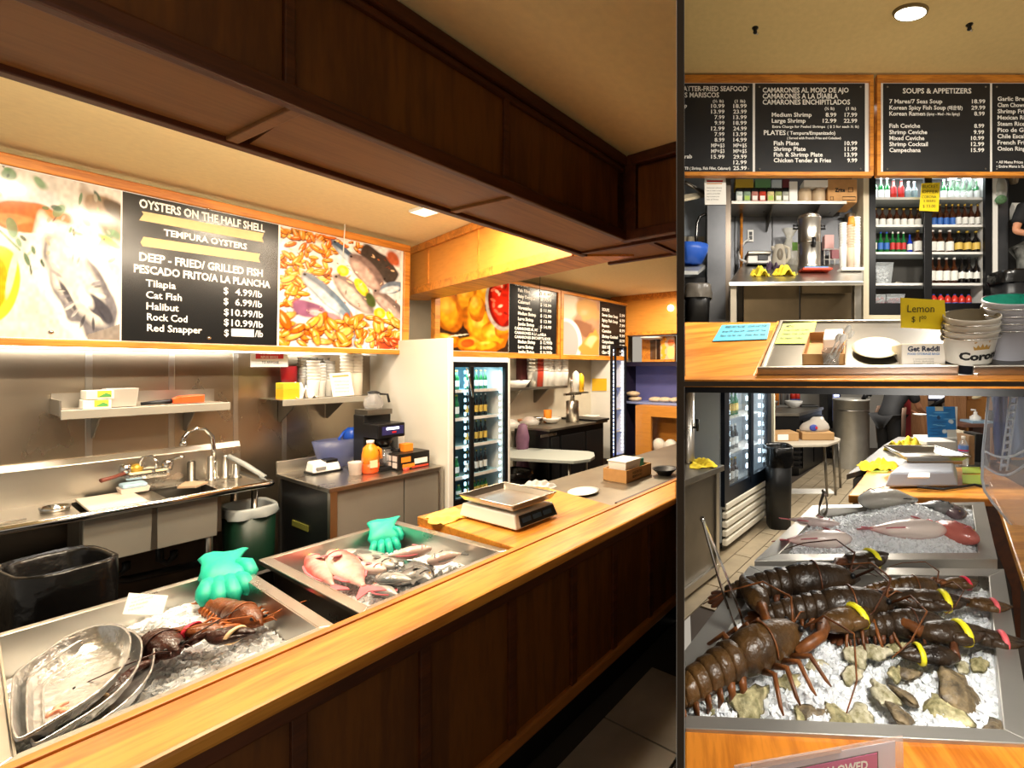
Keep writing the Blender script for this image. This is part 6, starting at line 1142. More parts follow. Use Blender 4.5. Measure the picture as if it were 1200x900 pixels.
q=Wp(816,292,4.8);a=Wp(818,258,4.8);mb=MB();t=thing('gooseneck_faucet','dark chrome gooseneck faucet rising behind the blue basin','faucet',q);mb.tube([q,q+Vector((0,0,.15)),Wp(817,262,4.8),Wp(820,254,4.8),Wp(826,251,4.8),Wp(829.5,251.5,4.8)],.016,10);part('neck',mb,mat('dark_chrome','#5c5a58',.2,1),t,WM);mb=MB();mb.lathe([(.05,-.05),(.05,.0),(.03,.03),(.001,.03)],q,12);part('base',mb,CHROME,t,WM);mb=MB();mb.tube([q,q+Vector((.08,-.03,.03))],[.02,.014],8);part('handle',mb,CHROME,t,WM);mb=MB();mb.box(X_(802,5.0),X_(826,5.0),5.1,5.2,Z_(280,5.0),Z_(274,5.0));solo('sink_ledge',mb,mat('cream_trim','#cfc3a8'),'cream ledge on the wall behind the blue basin','ledge',clip='up')
mb=MB();mb.hexa([Wp(802,236,4.5),Wp(827,231,5.0),Wp(827,226,5.2),Wp(802,230,4.7)],[Wp(802,233,4.5),Wp(827,228,5.0),Wp(827,224,5.2),Wp(802,228,4.7)]);solo('wall_shelf',mb,mat('cream_trim','#cfc3a8'),'small cream shelf at the partition above the faucet','shelf',clip='up')
mb=MB();mb.tube([Wp(803,214,4.8),Wp(826,226,5.0)],.02,8);solo('steel_rod',mb,STEEL,'slanting steel rod over the small cream shelf','rod',clip='up')
bag_bin('waste_bin','grey bagged waste bin below the blue basin',[p+Vector((X_(818,4.25),4.25,0))for p in rrect(0,0,.24,.3)],Z_(335,4.2),Z_(381,4.3),.85,BLACK,mat('grey_bag','#6c665e',.3,trans=.2,bump=.5,scale=14),WM,.12,7)
# prep table, raked like the floor
def tbl(px,py):return tb.at(px,py)
A,B,C2,D2=Wp(854,330.5,3.75),Wp(1012,329.5,3.75),Wp(1012,309,5.2),Wp(871,309,5.2);tb=Pl(WM,A,B-A,D2-A)
t=thing('prep_table','steel table carrying the hot water urn and paper cups','table',Wp(930,380,4.3));mb=MB();q=[A,B,C2,D2];mb.hexa([p-Vector((0,0,.035))for p in q],q);part('top',mb,mat('bright_steel','#c2beb4',.3,1,var=.12,scale=4),t,WM,bev=.006)
zf=E_+.09*3.9
for px in(859,1004):part('leg',MB().box(X_(px,3.85)-.03,X_(px,3.85)+.03,3.82,3.88,E_+.09*3.85,Z_(333.5,3.85)),STEELD,t,WM,bev=.005)
for px in(867,1000):part('rear_leg',MB().box(X_(px,4.9)-.025,X_(px,4.9)+.025,4.87,4.92,E_+.09*4.9,Z_(318,4.9)),STEELD,t,WM)
for a,b in((871,936),(937.5,997)):part('front_panel',MB().box(X_(a,4.1),X_(b,4.1),4.08,4.1,E_+.09*4.1,Z_(331,4.1)),mat('bronze_steel','#5e5240',.42,1,var=.2,scale=3),t,WM,bev=.003)
part('drawer',MB().box(X_(939,4.0),X_(998,4.0),3.98,4.0,Z_(344,4.0),Z_(334,4.0)),mat('bronze_steel','#7c7468'),t,WM,bev=.003)
q=tbl(888,311);s=q.y/F;t=thing('label_scale','white label weighing scale plugged in at the wall','scale',q);mb=MB();mb.hexa([Vector((x*14*s,y,.0))for x,y in((-1,-.12),(1,-.12),(1,.15),(-1,.15))],[Vector((x*13*s,y,9*s))for x,y in((-1,-.1),(1,-.1),(1,.15),(-1,.15))]);part('body',mb,WHITE,t,bev=.012);mb=MB();mb.box(-13.5*s,13.5*s,-.12,.15,10*s,14*s);part('pan',mb,STEELD,t,bev=.01);mb=MB();mb.box(-2*s,9.5*s,-.128,-.115,3*s,9*s);part('keypad',mb,BLACK,t,bev=.004);mb=MB();mb.box(-13*s,13*s,-.11,.14,-.01,.012);part('foot_plate',mb,BLACK,t)
mb=MB();mb.tube([Wp(875,307,q.y-.05),Wp(867,304,q.y),Wp(866,296,5.15),Wp(872,284,5.25),Wp(878,280,5.27)],.012,8);solo('power_cord',mb,WHITE,'white power cord from the wall outlet to the label scale','cord')
q=Wp(879.5,276,5.29);t=thing('wall_outlet','grey wall outlet with a plugged in white cord','outlet',q);mb=MB();mb.box(-.036,.036,-.01,.01,-.075,.065);part('plate',mb,WHITE,t,bev=.004);mb=MB();mb.box(-.018,.018,-.02,-.008,.0,.04);mb2=MB();mb2.box(-.018,.018,-.025,-.008,-.05,-.01);part('socket',mb,BLACK,t);part('plug',mb2,BLACK,t)
a,b=Wp(868.8,314,5.05),Wp(868.8,250,5.2);mb=MB();mb.tube([a,b],.018,8);solo('broom_handle',mb,OAKF,'thin wooden handle leaning against the steel wall','handle')
q=tbl(913,312);s=q.y/F;t=thing('kettle','cream electric kettle between label scale and plastic bag','kettle',q);mb=MB();mb.lathe([(8*s,0),(8.5*s,2*s),(7.5*s,14*s),(6*s,23*s),(5*s,25*s),(.001,26*s)],seg=20);part('body',mb,mat('kettle_cream','#e4dccb',.35),t);mb=MB();mb.tube([(5*s,-.02,23*s),(11*s,-.03,20*s),(11*s,-.03,9*s),(7*s,-.02,4*s)],.018,8);part('handle',mb,mat('kettle_cream','#e4dccb'),t);mb=MB();mb.tube([(-6*s,0,20*s),(-9*s,-.01,23*s)],[.03,.012],8);part('spout',mb,mat('kettle_cream','#e4dccb'),t);mb=MB();mb.ell((-.5*s,-8*s,12*s),3.6*s,.02,7*s,None,12,8);part('water_window',mb,mat('window_grey','#9c9282',.3),t)
q=tbl(928,311);s=q.y/F;mb=MB();rr=random.Random(3);mb.loft([[Vector((r*s*math.cos(a)*(1+.12*math.sin(5*a+z)),.12+r*s*.8*math.sin(a)*(1+.12*math.sin(4*a+2*z)),z*s))for a in(2*PI*k/18 for k in range(18))]for r,z in((7,0),(10,3),(11,14),(9.5,24),(5,32),(3,35),(6,41),(9,46))],caps=False);solo('plastic_bag',mb,mat('bag_film','#d6d4ca',.25,trans=.4,alpha=.8,var=.1,scale=10,bump=.5),'tied clear plastic bag of goods behind the kettle','bag',loc=q);mb=MB();mb.box(-5*s,3*s,-.135,-.12,14*s,23*s);solo('green_packet',mb,mat('leaf_green','#6a9c3a',.5),'green label showing at the plastic bag front','label',loc=q+Vector((.02,0,.0)))
for px,py,sx,sy,h,m_,lab,sd in((893,324,24,14,12,YCLOTH,'yellow cloth heaped below the label scale',31),(921,323,30,16,15,YCLOTH,'larger yellow cloth heaped before the kettle',32),(908,316,14,10,13,mat('purple_cloth','#4c3c50',.9),'dark purple cloth between the two yellow cloths',33)):
 q=tbl(px,py);s=q.y/F;cloth_heap(lab,WM,q+Vector((0,.08,.0)),sx*s,sy*s*1.5,h*s,m_,sd)
q=tbl(954,319);s=q.y/F;t=thing('serving_tray','red and blue serving tray under the hot water urn','tray',q);mb=MB();mb.hexa(*[[Vector((x*17*s,y+dy,z))for x,y in((-1,-.12),(1,-.12),(1,.32),(-1,.32))]for z,dy in((.0,0),(.02,0))]);part('tray_red',mb,mat('tray_red','#c0442c',.4),t,bev=.006);mb=MB();mb.hexa(*[[Vector((x*14*s,y,z))for x,y in((-1,-.08),(1,-.08),(1,.3),(-1,.3))]for z in(.02,.04)]);part('tray_blue',mb,mat('tray_blue','#5a8cc0',.4),t,bev=.006)
q2=q+Vector((-.02,.1,.042));R_=13.6*s;H_=62*s;t=thing('hot_water_urn','tall brushed steel hot water urn on the red tray','urn',q2);mb=MB();mb.lathe([(R_*.96,0),(R_,.01),(R_,.04),(R_*.97,.045),(R_*.97,H_*.5),(R_*.99,H_*.505),(R_*.97,H_*.51),(R_*.97,H_*.95),(R_*1.02,H_*.96),(R_*1.02,H_)],seg=32);part('tank',mb,STEEL,t);mb=MB();mb.lathe([(R_*1.0,H_),(R_*.9,H_+.02),(R_*.3,H_+.035),(.001,H_+.036)],seg=28);part('lid',mb,STEEL,t);mb=MB();mb.lathe([(.03,H_+.035),(.035,H_+.055),(.001,H_+.06)],seg=12);part('lid_knob',mb,BLACK,t);mb=MB();mb.tube([(0,-R_,H_*.42),(0,-R_-.06,H_*.42)],.018,8);mb.tube([(0,-R_-.05,H_*.36),(0,-R_-.05,H_*.54)],[.015,.022],8);part('tap',mb,BLACK,t)
for sg in(-1,1):mb=MB();mb.tube([(sg*R_,0,H_*.86),(sg*(R_+.045),0,H_*.86),(sg*(R_+.045),0,H_*.8),(sg*R_,0,H_*.8)],.012,6);part('handle',mb,BLACK,t)
mb=MB();q=tbl(997,318);s=q.y/F;mb.box(-13*s,13*s,-.06,.25,0,.03);solo('cup_tray',mb,WHITE,'white tray under the paper cup stacks','tray',loc=q,bev=.006)
for px,hpx,m_,lab,r_ in((990,53,WHITE,'white paper cup stack nearest the urn',4.6),(999,50,mat('paper_peach','#d6c0a8',.6),'peach patterned cup stack under the orange cup',5),(1006,60,WHITE,'white paper cup stack nearest the cooler',4.6)):q=tbl(px,316);s=q.y/F;cup_stack('cup_stack',WM,q+Vector((0,.05,.032)),r_*s*.85,hpx*s,m_,lab,n=10,group='cup stacks beside the urn',flare=1.15)
q=tbl(1000,316);s=q.y/F;mb=MB();mb.lathe([(5*s,0),(3.6*s,12*s),(.001,12*s)],seg=14);solo('orange_cup',mb,mat('orange_cup','#e8963c',.5),'orange paper cup upside down on the peach stack','cup',loc=q+Vector((0,.05,51.5*s)))
q=Wp(972,291,5.1);s=5.1/F;mb=MB();mb.box(-5.5*s,5.5*s,0,.1,0,16*s);solo('pink_carton',mb,mat('pink_carton','#d8a8a4',.6),'pink striped carton of straws behind the urn','carton',loc=q,bev=.004);mb=MB();mb.box(-5*s,5*s,0,.08,0,12*s);solo('rose_carton',mb,mat('rose_carton','#b87880',.6),'rose coloured small box beside the straw carton','carton',loc=Wp(980,303,5.1),bev=.004)
t=thing('wire_rack','white wire rack behind the paper cups holding cartons','rack',Wp(976,306,5.12))
for k in range(4):mb=MB();mb.tube([Wp(966+k*6,312,5.08),Wp(966+k*6,291,5.14)],.006,6);part('wire',mb,WHITE,t,WM)
for y in(304,292):mb=MB();mb.tube([Wp(965,y,5.1),Wp(986,y,5.1)],.006,6);part('rail',mb,WHITE,t,WM)
# shelf with jars and cartons
Ys=4.85;t=thing('wall_shelf','long steel wall shelf crowded with jars and cartons','shelf',Wp(925,239,Ys));zs=Z_(236,Ys);part('board',MB().box(X_(857,Ys),X_(992,Ys),Ys,Yw-.01,zs-.015,zs),STEEL,t,WM);part('front_lip',MB().box(X_(857,Ys),X_(992,Ys),Ys-.012,Ys,Z_(239.5,Ys),zs+.002),STEEL,t,WM,bev=.003)
for px in(905,960):x=X_(px,Ys+.1);mb=MB();mb.hexa([Vector((x-.006,Yw-.01,zs-.2)),Vector((x+.006,Yw-.01,zs-.2)),Vector((x+.006,Yw-.05,zs-.2)),Vector((x-.006,Yw-.05,zs-.2))],[Vector((x-.006,Yw-.01,zs-.02)),Vector((x+.006,Yw-.01,zs-.02)),Vector((x+.006,Ys+.05,zs-.02)),Vector((x-.006,Ys+.05,zs-.02))]);part('bracket',mb,STEELD,t,WM)
s=(Ys+.08)/F;jm=[mat('jar_mix%d'%i,c,.2,coat=.3,var=.3,scale=30)for i,c in enumerate(('#c8d2cc','#8ca48c','#b87a70','#c0402c','#d8c890','#98a468','#a8a89c'))]
for k,px in enumerate((866,875,884,893,902.5,911.5,920)):
 t=thing('glass_jar',['clear jar of pale sweets nearest the column','jar of green leaves second from the column','jar of pink goods third from the column','jar of red peppers fourth from the column','jar of yellow slices fifth from the column','jar of green peas sixth from the column','jar of grey shells last before the carton'][k],'jar',(X_(px,Ys+.08),Ys+.08,zs+.001),0,WM,'jars on the long steel shelf');mb=MB();mb.box(-4*s,4*s,-.04,.04,0,13.5*s);part('jar_body',mb,jm[k],t,bev=.01);mb=MB();mb.box(-4.1*s,4.1*s,-.042,.042,13.5*s,17*s);part('jar_lid',mb,BLACK,t,bev=.004);mb=MB();mb.box(-2.8*s,2.8*s,-.0415,-.04,3*s,8*s);part('jar_label',mb,[PAPER,LBL[4],PAPER][k%3],t)
for k,(a,b,y0,m_,lab)in enumerate(((861,882,10,mat('yellow_lid_box','#b89a2c',.5),'dark yellow topped box on the jars nearest the column'),(884,902,10,mat('green_print_box','#5c8c5c',.5),'green printed box lying on the jars'),(903,915,9,mat('blue_white_box','#b8c4cc',.5),'pale blue box lying on the jars'),(916,924,10,mat('maroon_box','#5c1c20',.5),'maroon box lying on the last jars'))):mb=MB();mb.box(X_(a,Ys+.08),X_(b,Ys+.08),Ys+.03,Ys+.18,zs+17.2*s,zs+(17.2+y0)*s);solo('carton',mb,m_,lab,'box',bev=.003)
mb=MB();mb.box(X_(924,Ys+.06),X_(933.5,Ys+.06),Ys+.02,Ys+.2,zs+.001,zs+24*s);o=solo('white_carton',mb,PAPER,'white and orange carton standing on the long shelf','box',bev=.003)
t=thing('cup_pack','plastic wrapped pack of kraft cups on the long shelf','pack',(X_(951,Ys+.1),Ys+.1,zs+.001))
for dx in(-8,8):mb=MB();mb.lathe([(7.5*s,0),(8*s,3*s),(8*s,14*s),(7.5*s,17*s)],(dx*s,0,0),16);part('cup_bundle',mb,mat('kraft_wrap','#c0a888',.3,coat=.5,bump=.3,scale=20),t)
mb=MB();mb.box(X_(940,Ys+.1),X_(968,Ys+.1),Ys+.03,Ys+.2,zs+18*s,zs+26*s);solo('white_pack',mb,PAPER,'white pack lying on the wrapped kraft cups','pack',bev=.004)
t=thing('cardboard_box','tan cardboard box with black lettering at the shelf end','box',(X_(986.5,Ys+.05),Ys+.15,zs+.001));mb=MB();mb.box(-17*s,17*s,-.12,.2,0,27*s);part('carton',mb,CARD,t,bev=.004);letters('Zrite',t,INK,(-9*s,-.1215,12*s),(1,0,0),(0,0,1),4.5*s,12*s,bold=.04)
for x,y,wd,hd in((-14,2.5,3.5,4),(0,2.5,15,4),(7,12,5,5)):
 mb=MB();mb.tube([Vector(p)for p in((x*s,-.121,y*s),((x+wd)*s,-.121,y*s),((x+wd)*s,-.121,(y+hd)*s),(x*s,-.121,(y+hd)*s))],.004,4,closed=True);part('print_mark',mb,INK,t)
q=Wp(997,262,5.2);mb=MB();mb.lathe([(.06,0),(.06,.2),(.055,.21)],seg=14);solo('steel_canister',mb,STEEL,'steel canister at the shelf end behind the cup stacks','canister',loc=Wp(996,272,5.2))
# right of the cooler
t=thing('steel_cabinet','tall grey steel cabinet side beyond the cooler','cabinet',Wp(1174,376,5.05));part('panel',MB().box(X_(1167.5,5.05),X_(1181.5,5.05),5.05,5.28,E_+.5,Z_(203,5.05)),mat('cool_steel','#9a9a9c'),t,WM,bev=.004)
mb=MB();q=Wp(1173,222,4.98);mb.ell((0,0,0),.065,.05,.15,None,14,10);solo('hanging_bag',mb,mat('bag_film','#d6d4ca'),'clear bag hung at the top of the steel cabinet','bag',loc=q);mb=MB();mb.ell((0,0,0),.06,.05,.05,None,12,8);solo('green_herbs',mb,mat('herb_green','#4c6c48',.7,var=.3,scale=40),'green herbs at the bottom of the hung clear bag','herbs',loc=Wp(1173,234,4.92))
bag_bin('waste_bin','black waste bin with bag beyond the large cooler',[p+Vector((X_(1190,4.6),4.6,0))for p in rrect(0,0,.42,.34)],Z_(320,4.6),Z_(381,4.6),.85,BLACK,BAGB,WM,.12,9)
mb=MB();mb.box(-.05,.05,-.04,.04,0,.14);mb.hexa([Vector((x,y,.14))for x,y in((-.05,-.04),(.05,-.04),(.05,.04),(-.05,.04))],[Vector((x,y,.2))for x,y in((-.05,-.004),(.05,-.004),(.05,.004),(-.05,.004))]);solo('milk_carton',mb,PAPER,'white gable topped carton on the dim rack','carton',loc=Wp(1191,258,5.15));mb=MB();mb.box(X_(1182,5.1),X_(1225,5.1),5.05,5.28,Z_(260.5,5.1),Z_(258.3,5.1));solo('dim_rack',mb,STEELD,'dark steel rack shelf beyond the steel cabinet','shelf');q=Wp(1188,215,5.2);mb=MB();mb.lathe([(.04,0),(.06,.1),(.03,.2),(.001,.2)],seg=12);solo('cream_pot',mb,mat('cream_pot','#a89478',.6),'cream jug hanging dimly over the dark rack','jug',loc=q)
# ------------------------------------------------------------------ upper room: raked counter in front and what lies on it
e2=Vector(((1000-CX)/F,1,(CY-220)/F));e1=Vector((1,-.389,0));O_=Wp(885,440,1.35);cp=Pl(WM,O_,e1,e2)
t=thing('serving_counter','sloping oak and steel serving counter of the upper room','counter',Wp(950,446,1.4))
def cq(pts,d0=0,d1=-.03,m=0,mb=None):
 mb=mb or MB();q=[cp.at(*p)for p in pts];mb.hexa([p+cp.n*d1 for p in q],[p+cp.n*d0 for p in q]);return mb
part('wood_board',cq([(801,442),(884,440.5),(912,377.5),(801,377.5)],0,-.035),OAK,t,WM,bev=.004,clip='up')
part('wood_edging',cq([(884.2,440.5),(886.5,440.3),(913,377.5),(911,377.5)],.004,-.03),OAKF,t,WM)
part('front_strip',cq([(801,446.4),(1260,446.8),(1260,441.2),(801,441.8)],.004,-.02),OAKF,t,WM,clip='up')
q=[cp.at(*p)-Vector((0,0,.05))for p in((802,441.5),(1240,441.5),(1160,377.8),(802,377.8))];mb=MB();mb.hexa([Vector((p.x,p.y,E_-.0325*p.y))for p in q],q);part('carcass',mb,BLACK,t,WM,clip='up')
def steel_pan(label,pts,lip):
 t=thing('steel_tray',label,'tray',cp.at(*pts[0]));part('floor_plate',cq(pts,.0,-.006),mat('tray_steel','#75726c',.3,1,var=.15,scale=5),t,WM);q=[cp.at(*p)for p in pts]
 for k in range(4):
  j=(k+1)%4;d=(q[j]-q[k]).normalized();sd=cp.n.cross(d)*.012;mb=MB();h=.035 if k==0 else .012;mb.hexa([q[k]-cp.n*.02,q[j]-cp.n*.02,q[j]-cp.n*.02+sd,q[k]-cp.n*.02+sd],[q[k]+cp.n*h*lip,q[j]+cp.n*h*lip,q[j]+cp.n*h*lip+sd,q[k]+cp.n*h*lip+sd]);part('lip',mb,STEEL,t,WM,bev=.002)
 return t
steel_pan('wide shallow steel tray with plate and cutlery box',[(888,441),(1123,440),(1110,377),(914.5,377.5)],.8);steel_pan('shallow steel tray holding the beer buckets',[(1140,441),(1262,441),(1216,377),(1131,377)],.8)
def flat(name,label,pts,m,cat,lines=(),h=.003):
 t=thing(name,label,cat,cp.at(*pts[0]));part('sheet',cq(pts,h+.0015,h),m,t,WM)
 for i,(s,xl,yb,xr,cap)in enumerate(lines):cp.text(t,s,xl,yb,xr,cap,INK,lift=h+.003)
 return t
flat('menu_leaflet','blue printed takeaway menu lying on the oak board',[(835,401),(899,398.5),(903,380),(846,382)],mat('blue_paper','#4aa2c4',.7),'leaflet',[('FRIED FISH PLATES',849,386,872,2.4),('SOUPS AND SIDES',876,385,898,2.2),('Shrimp 9.99  Oyster 8.99',846,391,871,2),('Ceviche 7.99  Tacos',875,390,897,2),('Tilapia  Cat Fish  Cod',843,396,868,2),('Drinks  Beer  Soda',873,395,896,2)])
flat('menu_leaflet','green printed takeaway menu lying in the steel tray',[(908,404),(950,404),(957,378.6),(918,380.5)],mat('green_paper','#a3b650',.7),'leaflet',[('MENU',921,385,930,2.6),('Shrimp Cocktail  Ceviche',918,389.5,948,2.2),('Oysters  Crab  Lobster',916,394,946,2.2),('Red Snapper  Halibut',914,399,940,2.2)])
# cutlery box: open cardboard tray with napkins, cup with spoons
def std(px,py):return cp.at(px,py)
q=std(966,421);s=q.y/F;M_=frame_m(q,e1,e2);t=thing('napkin_box','open cardboard box of white napkins in the steel tray','box',q,rot=frame_m((0,0,0),e1,e2));W2=23*s;Dp=.19
mb=MB();mb.box(-W2,W2,-.05,Dp,0,.004);part('bottom',mb,CARD,t)
for a in((-W2,-W2+.004,-.05,Dp),(W2-.004,W2,-.05,Dp),(-W2,W2,-.05,-.046),(-W2,W2,Dp-.004,Dp)):mb=MB();mb.box(a[0],a[1],a[2],a[3],.004,.035);part('side',mb,CARD,t)
mb=MB();mb.box(-W2*.1,W2*.85,.05,.17,.004,.05);part('napkin_pile',mb,PAPER,t,bev=.004)
q=std(974,431);s=q.y/F;t=thing('cutlery_cup','clear plastic cup of white spoons and forks','cup',q+cp.n*.002,rot=frame_m((0,0,0),e1,e2));mb=MB();mb.lathe([(8.5*s,0),(10.5*s,21*s),(10.2*s,21*s),(8*s,.003)],seg=18,caps=False);part('cup',mb,mat('clear_cup','#e6e6e4',.08,trans=.8,alpha=.4),t)
for k,(a,b,nm)in enumerate((((-6,6),(9,30),'spoon'),((-3,3),(20,40),'spoon'),((2,5),(24,37),'fork'),((-8,8),(2,12),'fork'),((0,3),(14,34),'spoon'))):
 p0=Vector((a[0]*s,0,.01));p1=Vector((b[0]*s,.03-k*.012,b[1]*s*1.15));d=p1-p0;mb=MB();mb.tube([p0,p0+d*.75,p0+d*.8],[1.3*s,1.1*s,1.4*s],6,flat=.4)
 if nm=='spoon':mb.ell(p1-d*.06,3.6*s,.004,6*s,Matrix.Rotation(math.atan2(d.x,d.z),4,'Y'),10,6)
 else:
  for j in(-1,0,1):u_=Vector((d.z,0,-d.x)).normalized()*1.7*s*j;mb.tube([p0+d*.78,p0+d*.86+u_,p1+u_],[.8*s,.9*s,.5*s],5)
 part(nm,mb,WHITE,t)
q=std(1027,412);s=q.y/F;t=thing('paper_plate','cream paper plate lying in the wide steel tray','plate',q+cp.n*.003,rot=frame_m((0,0,0),e1,e2));mb=MB();mb.lathe([(17*s,0),(20*s,.003),(26.5*s,.012),(27*s,.013),(20*s,.006),(17*s,.003),(.001,.003)],seg=32,sy=1.45);part('plate',mb,mat('cream_plate','#cfc4a0',.6),t)
q=std(1082,429.5);s=q.y/F;t=thing('storage_bag_box','white storage bag carton behind the yellow lemon sign','box',q,rz=R(-14));mb=MB();W_=23.5*s;mb.box(-W_,W_,0,.13,0,27*s);part('carton',mb,mat('carton_white','#e0d8cc',.6),t,bev=.003)
letters('Get Reddi',t,mat('navy_ink','#20243c',.6),(0,-.001,18*s),(1,0,0),(0,0,1),6*s,34*s,'c',.04);letters('FOOD STORAGE BAGS',t,mat('blue_ink','#4878b0',.6),(0,-.001,13.5*s),(1,0,0),(0,0,1),2.6*s,34*s,'c',.03);letters('Get Reddi',t,mat('brown_ink','#5c4438',.6),(0,.05,27*s+.001),(1,0,0),(0,1,0),.025,30*s,'c',.04,lift=.001)
for k in range(3):letters(['1 GALLON SIZE','250 BAGS','TWIST TIES'][k],t,mat('grey_ink','#8c8880'),(0,-.001,8*s-k*2.6*s),(1,0,0),(0,0,1),1.5*s,22*s,'c')
ly=Pl(WM,std(1082,429.5)+Vector((0,-.012,0)),(1,0,0),(0,-.06,1));hand_sign('yellow handwritten lemon price sign standing on the carton',WM,ly,[(1055.5,384),(1108,386.5),(1106,352),(1055,349)],[('Lemon',1062,366,1093.5,9),('$ 1',1067,377.5,1077,7),('00',1078,374,1084,4)],'lemon_sign')
def bent_letters(s,parent,m,r,r2,h,z,width,a0,dz=.0,bold=.02):
 vs,fs=text_mb(s,bold);W0=max(p[0]for p in vs);mb=MB();out=[]
 for p in vs:
  zz=z+p[1]*h;rr_=r+(r2-r)*(zz/dz)+.002;a=a0+(p[0]/W0-.5)*width/r;out.append((rr_*math.sin(a),-rr_*math.cos(a),zz))
 mb.add(out,fs);return part('lettering',mb,m,parent)
def bucket(label,loc,rb,rt,h,m_in,m_out,n,group,txt=None,band=None):
 objs=[]
 for k in range(n):
  t=thing('metal_bucket',label[k],'bucket',Vector(loc)+cp.n*(k*h*.165),0,WM,group,rot=frame_m((0,0,0),e1,e2));mb=MB();mb.lathe([(rb,0),(rt,h),(rt*1.03,h+.003),(rt*1.03,h+.008),(rt*.99,h+.009)],seg=36,caps=False);part('bucket_wall',mb,m_out,t)
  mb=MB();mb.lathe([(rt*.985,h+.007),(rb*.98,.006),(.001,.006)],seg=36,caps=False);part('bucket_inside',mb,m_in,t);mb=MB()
  mb.tube([Vector((rt*1.06*math.cos(a),-rt*.15+rt*1.06*math.sin(a)*.98,h*(.93-.05*math.sin(a))))for a in(R(10-10*i)for i in range(-2,20))],.0016,5);part('wire_handle',mb,CHROME,t);ll=MB();ll.ell((-rt*1.02,-.01,h*.88),.006,.008,.01,None,8,6);part('handle_lug',ll,STEELD,t)
  cr=MB() # crown mark
  rr_=rb+(rt-rb)*.74+.0018;cw=h*.2;cr.add([(rr_*math.sin(R(16)+x*cw/rr_),-rr_*math.cos(R(16)+x*cw/rr_),h*(.68+.14*y))for x,y in((-.85,0),(.85,0),(1,.75),(.66,.4),(.5,.95),(.22,.45),(0,1.15),(-.22,.45),(-.5,.95),(-.66,.4),(-1,.75))],[tuple(range(11))])
  if txt:part('crown_mark',cr,mat('crown_gold','#b89048',.5),t)
  if k==0 and txt:bent_letters(txt,t,INK,rb,rt,h*.2,h*.42,h*.9,R(22),h,.05)
  if k==0 and band:mb=MB();mb.lathe([(rb*1.006,.002),(rb+(rt-rb)*.26+.001,h*.26)],seg=36,caps=False);part('dark_band',mb,band,t)
  objs.append(t)
 return objs
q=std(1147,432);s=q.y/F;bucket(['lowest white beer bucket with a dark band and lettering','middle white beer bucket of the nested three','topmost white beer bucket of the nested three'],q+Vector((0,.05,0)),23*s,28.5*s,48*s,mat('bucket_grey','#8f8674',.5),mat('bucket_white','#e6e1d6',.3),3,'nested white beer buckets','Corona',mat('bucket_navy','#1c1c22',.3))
q=std(1203,425);s=q.y/F;bucket(['lowest pale lilac bucket at the tray end','second pale lilac bucket with red mark','third pale lilac bucket with blue mark','topmost bucket with teal inside'],q+Vector((0,.08,0)),24*s,30*s,52*s,mat('bucket_teal','#38b0a0',.4),mat('bucket_lilac','#cfd0dc',.3),4,'nested teal lined buckets')
# ================================================================== LOWER RIGHT ROOM: shellfish and fish on ice, kitchen aisle behind
HT=.95
Tp=lambda px,py,z=HT:Wz(px,py,z)
Bk=lambda px,py:Wz(px,py,0)
# floor with plank tiles in view
mb=MB();mb.prism([(.06,.2),(6.5,.2),(6.5,12),(.1,12)],-.1,-.01);fl=solo('floor',mb,mat('grout_dark','#4a4038',.8),'grouted floor of the kitchen aisle behind the ice trays',None,kind='structure',clip='low')
TIL=mat('beige_tile','#a8987e',.35,var=.15,scale=6);d_=(Bk(903,607)-Bk(853,648));an=math.atan2(d_.y,d_.x);TM=Matrix.Translation((.6,3.6,0))@rotz(an)
for i in range(-3,12):
 for j in range(-10,4):
  c=TM@Vector((i*.62+(.31 if j%2 else 0)+.3,j*.16+.08,0))
  if not(.05<c.x<3.4 and 2.6<c.y<8.5):continue
  part('tile',MB().box(i*.62+(.31 if j%2 else 0)+.005,i*.62+(.31 if j%2 else 0)+.615,j*.16+.005,j*.16+.155,-.01,0),TIL,fl,TM,clip='low')
wl=solo('wall_back',MB().box(.12,7.5,9.3,9.4,0,2.4),mat('grey_white_wall','#b8b6b0',.6),'grey white wall at the end of the kitchen aisle',None,kind='structure',clip='low')
# the wall the coolers stand against
du=d_.normalized();dn=Vector((-du.y,du.x,0))
def seg(p0,p1,off0,off1,z0,z1,mb=None):
 mb=mb or MB();q=[p0+dn*off0,p1+dn*off0,p1+dn*off1,p0+dn*off1];mb.hexa([Vector((p.x,p.y,z0))for p in q],[Vector((p.x,p.y,z1))for p in q]);return mb
F0,F1=Bk(851,648),Bk(905,606)
wp=F0-du*1.6
solo('wall_left',seg(wp+dn*.42,F1+du*.25+dn*.42,0,.1,0,2.0),mat('pale_wall2','#d6d0c4',.6),'pale wall running behind the aisle coolers',None,kind='structure',clip='low')
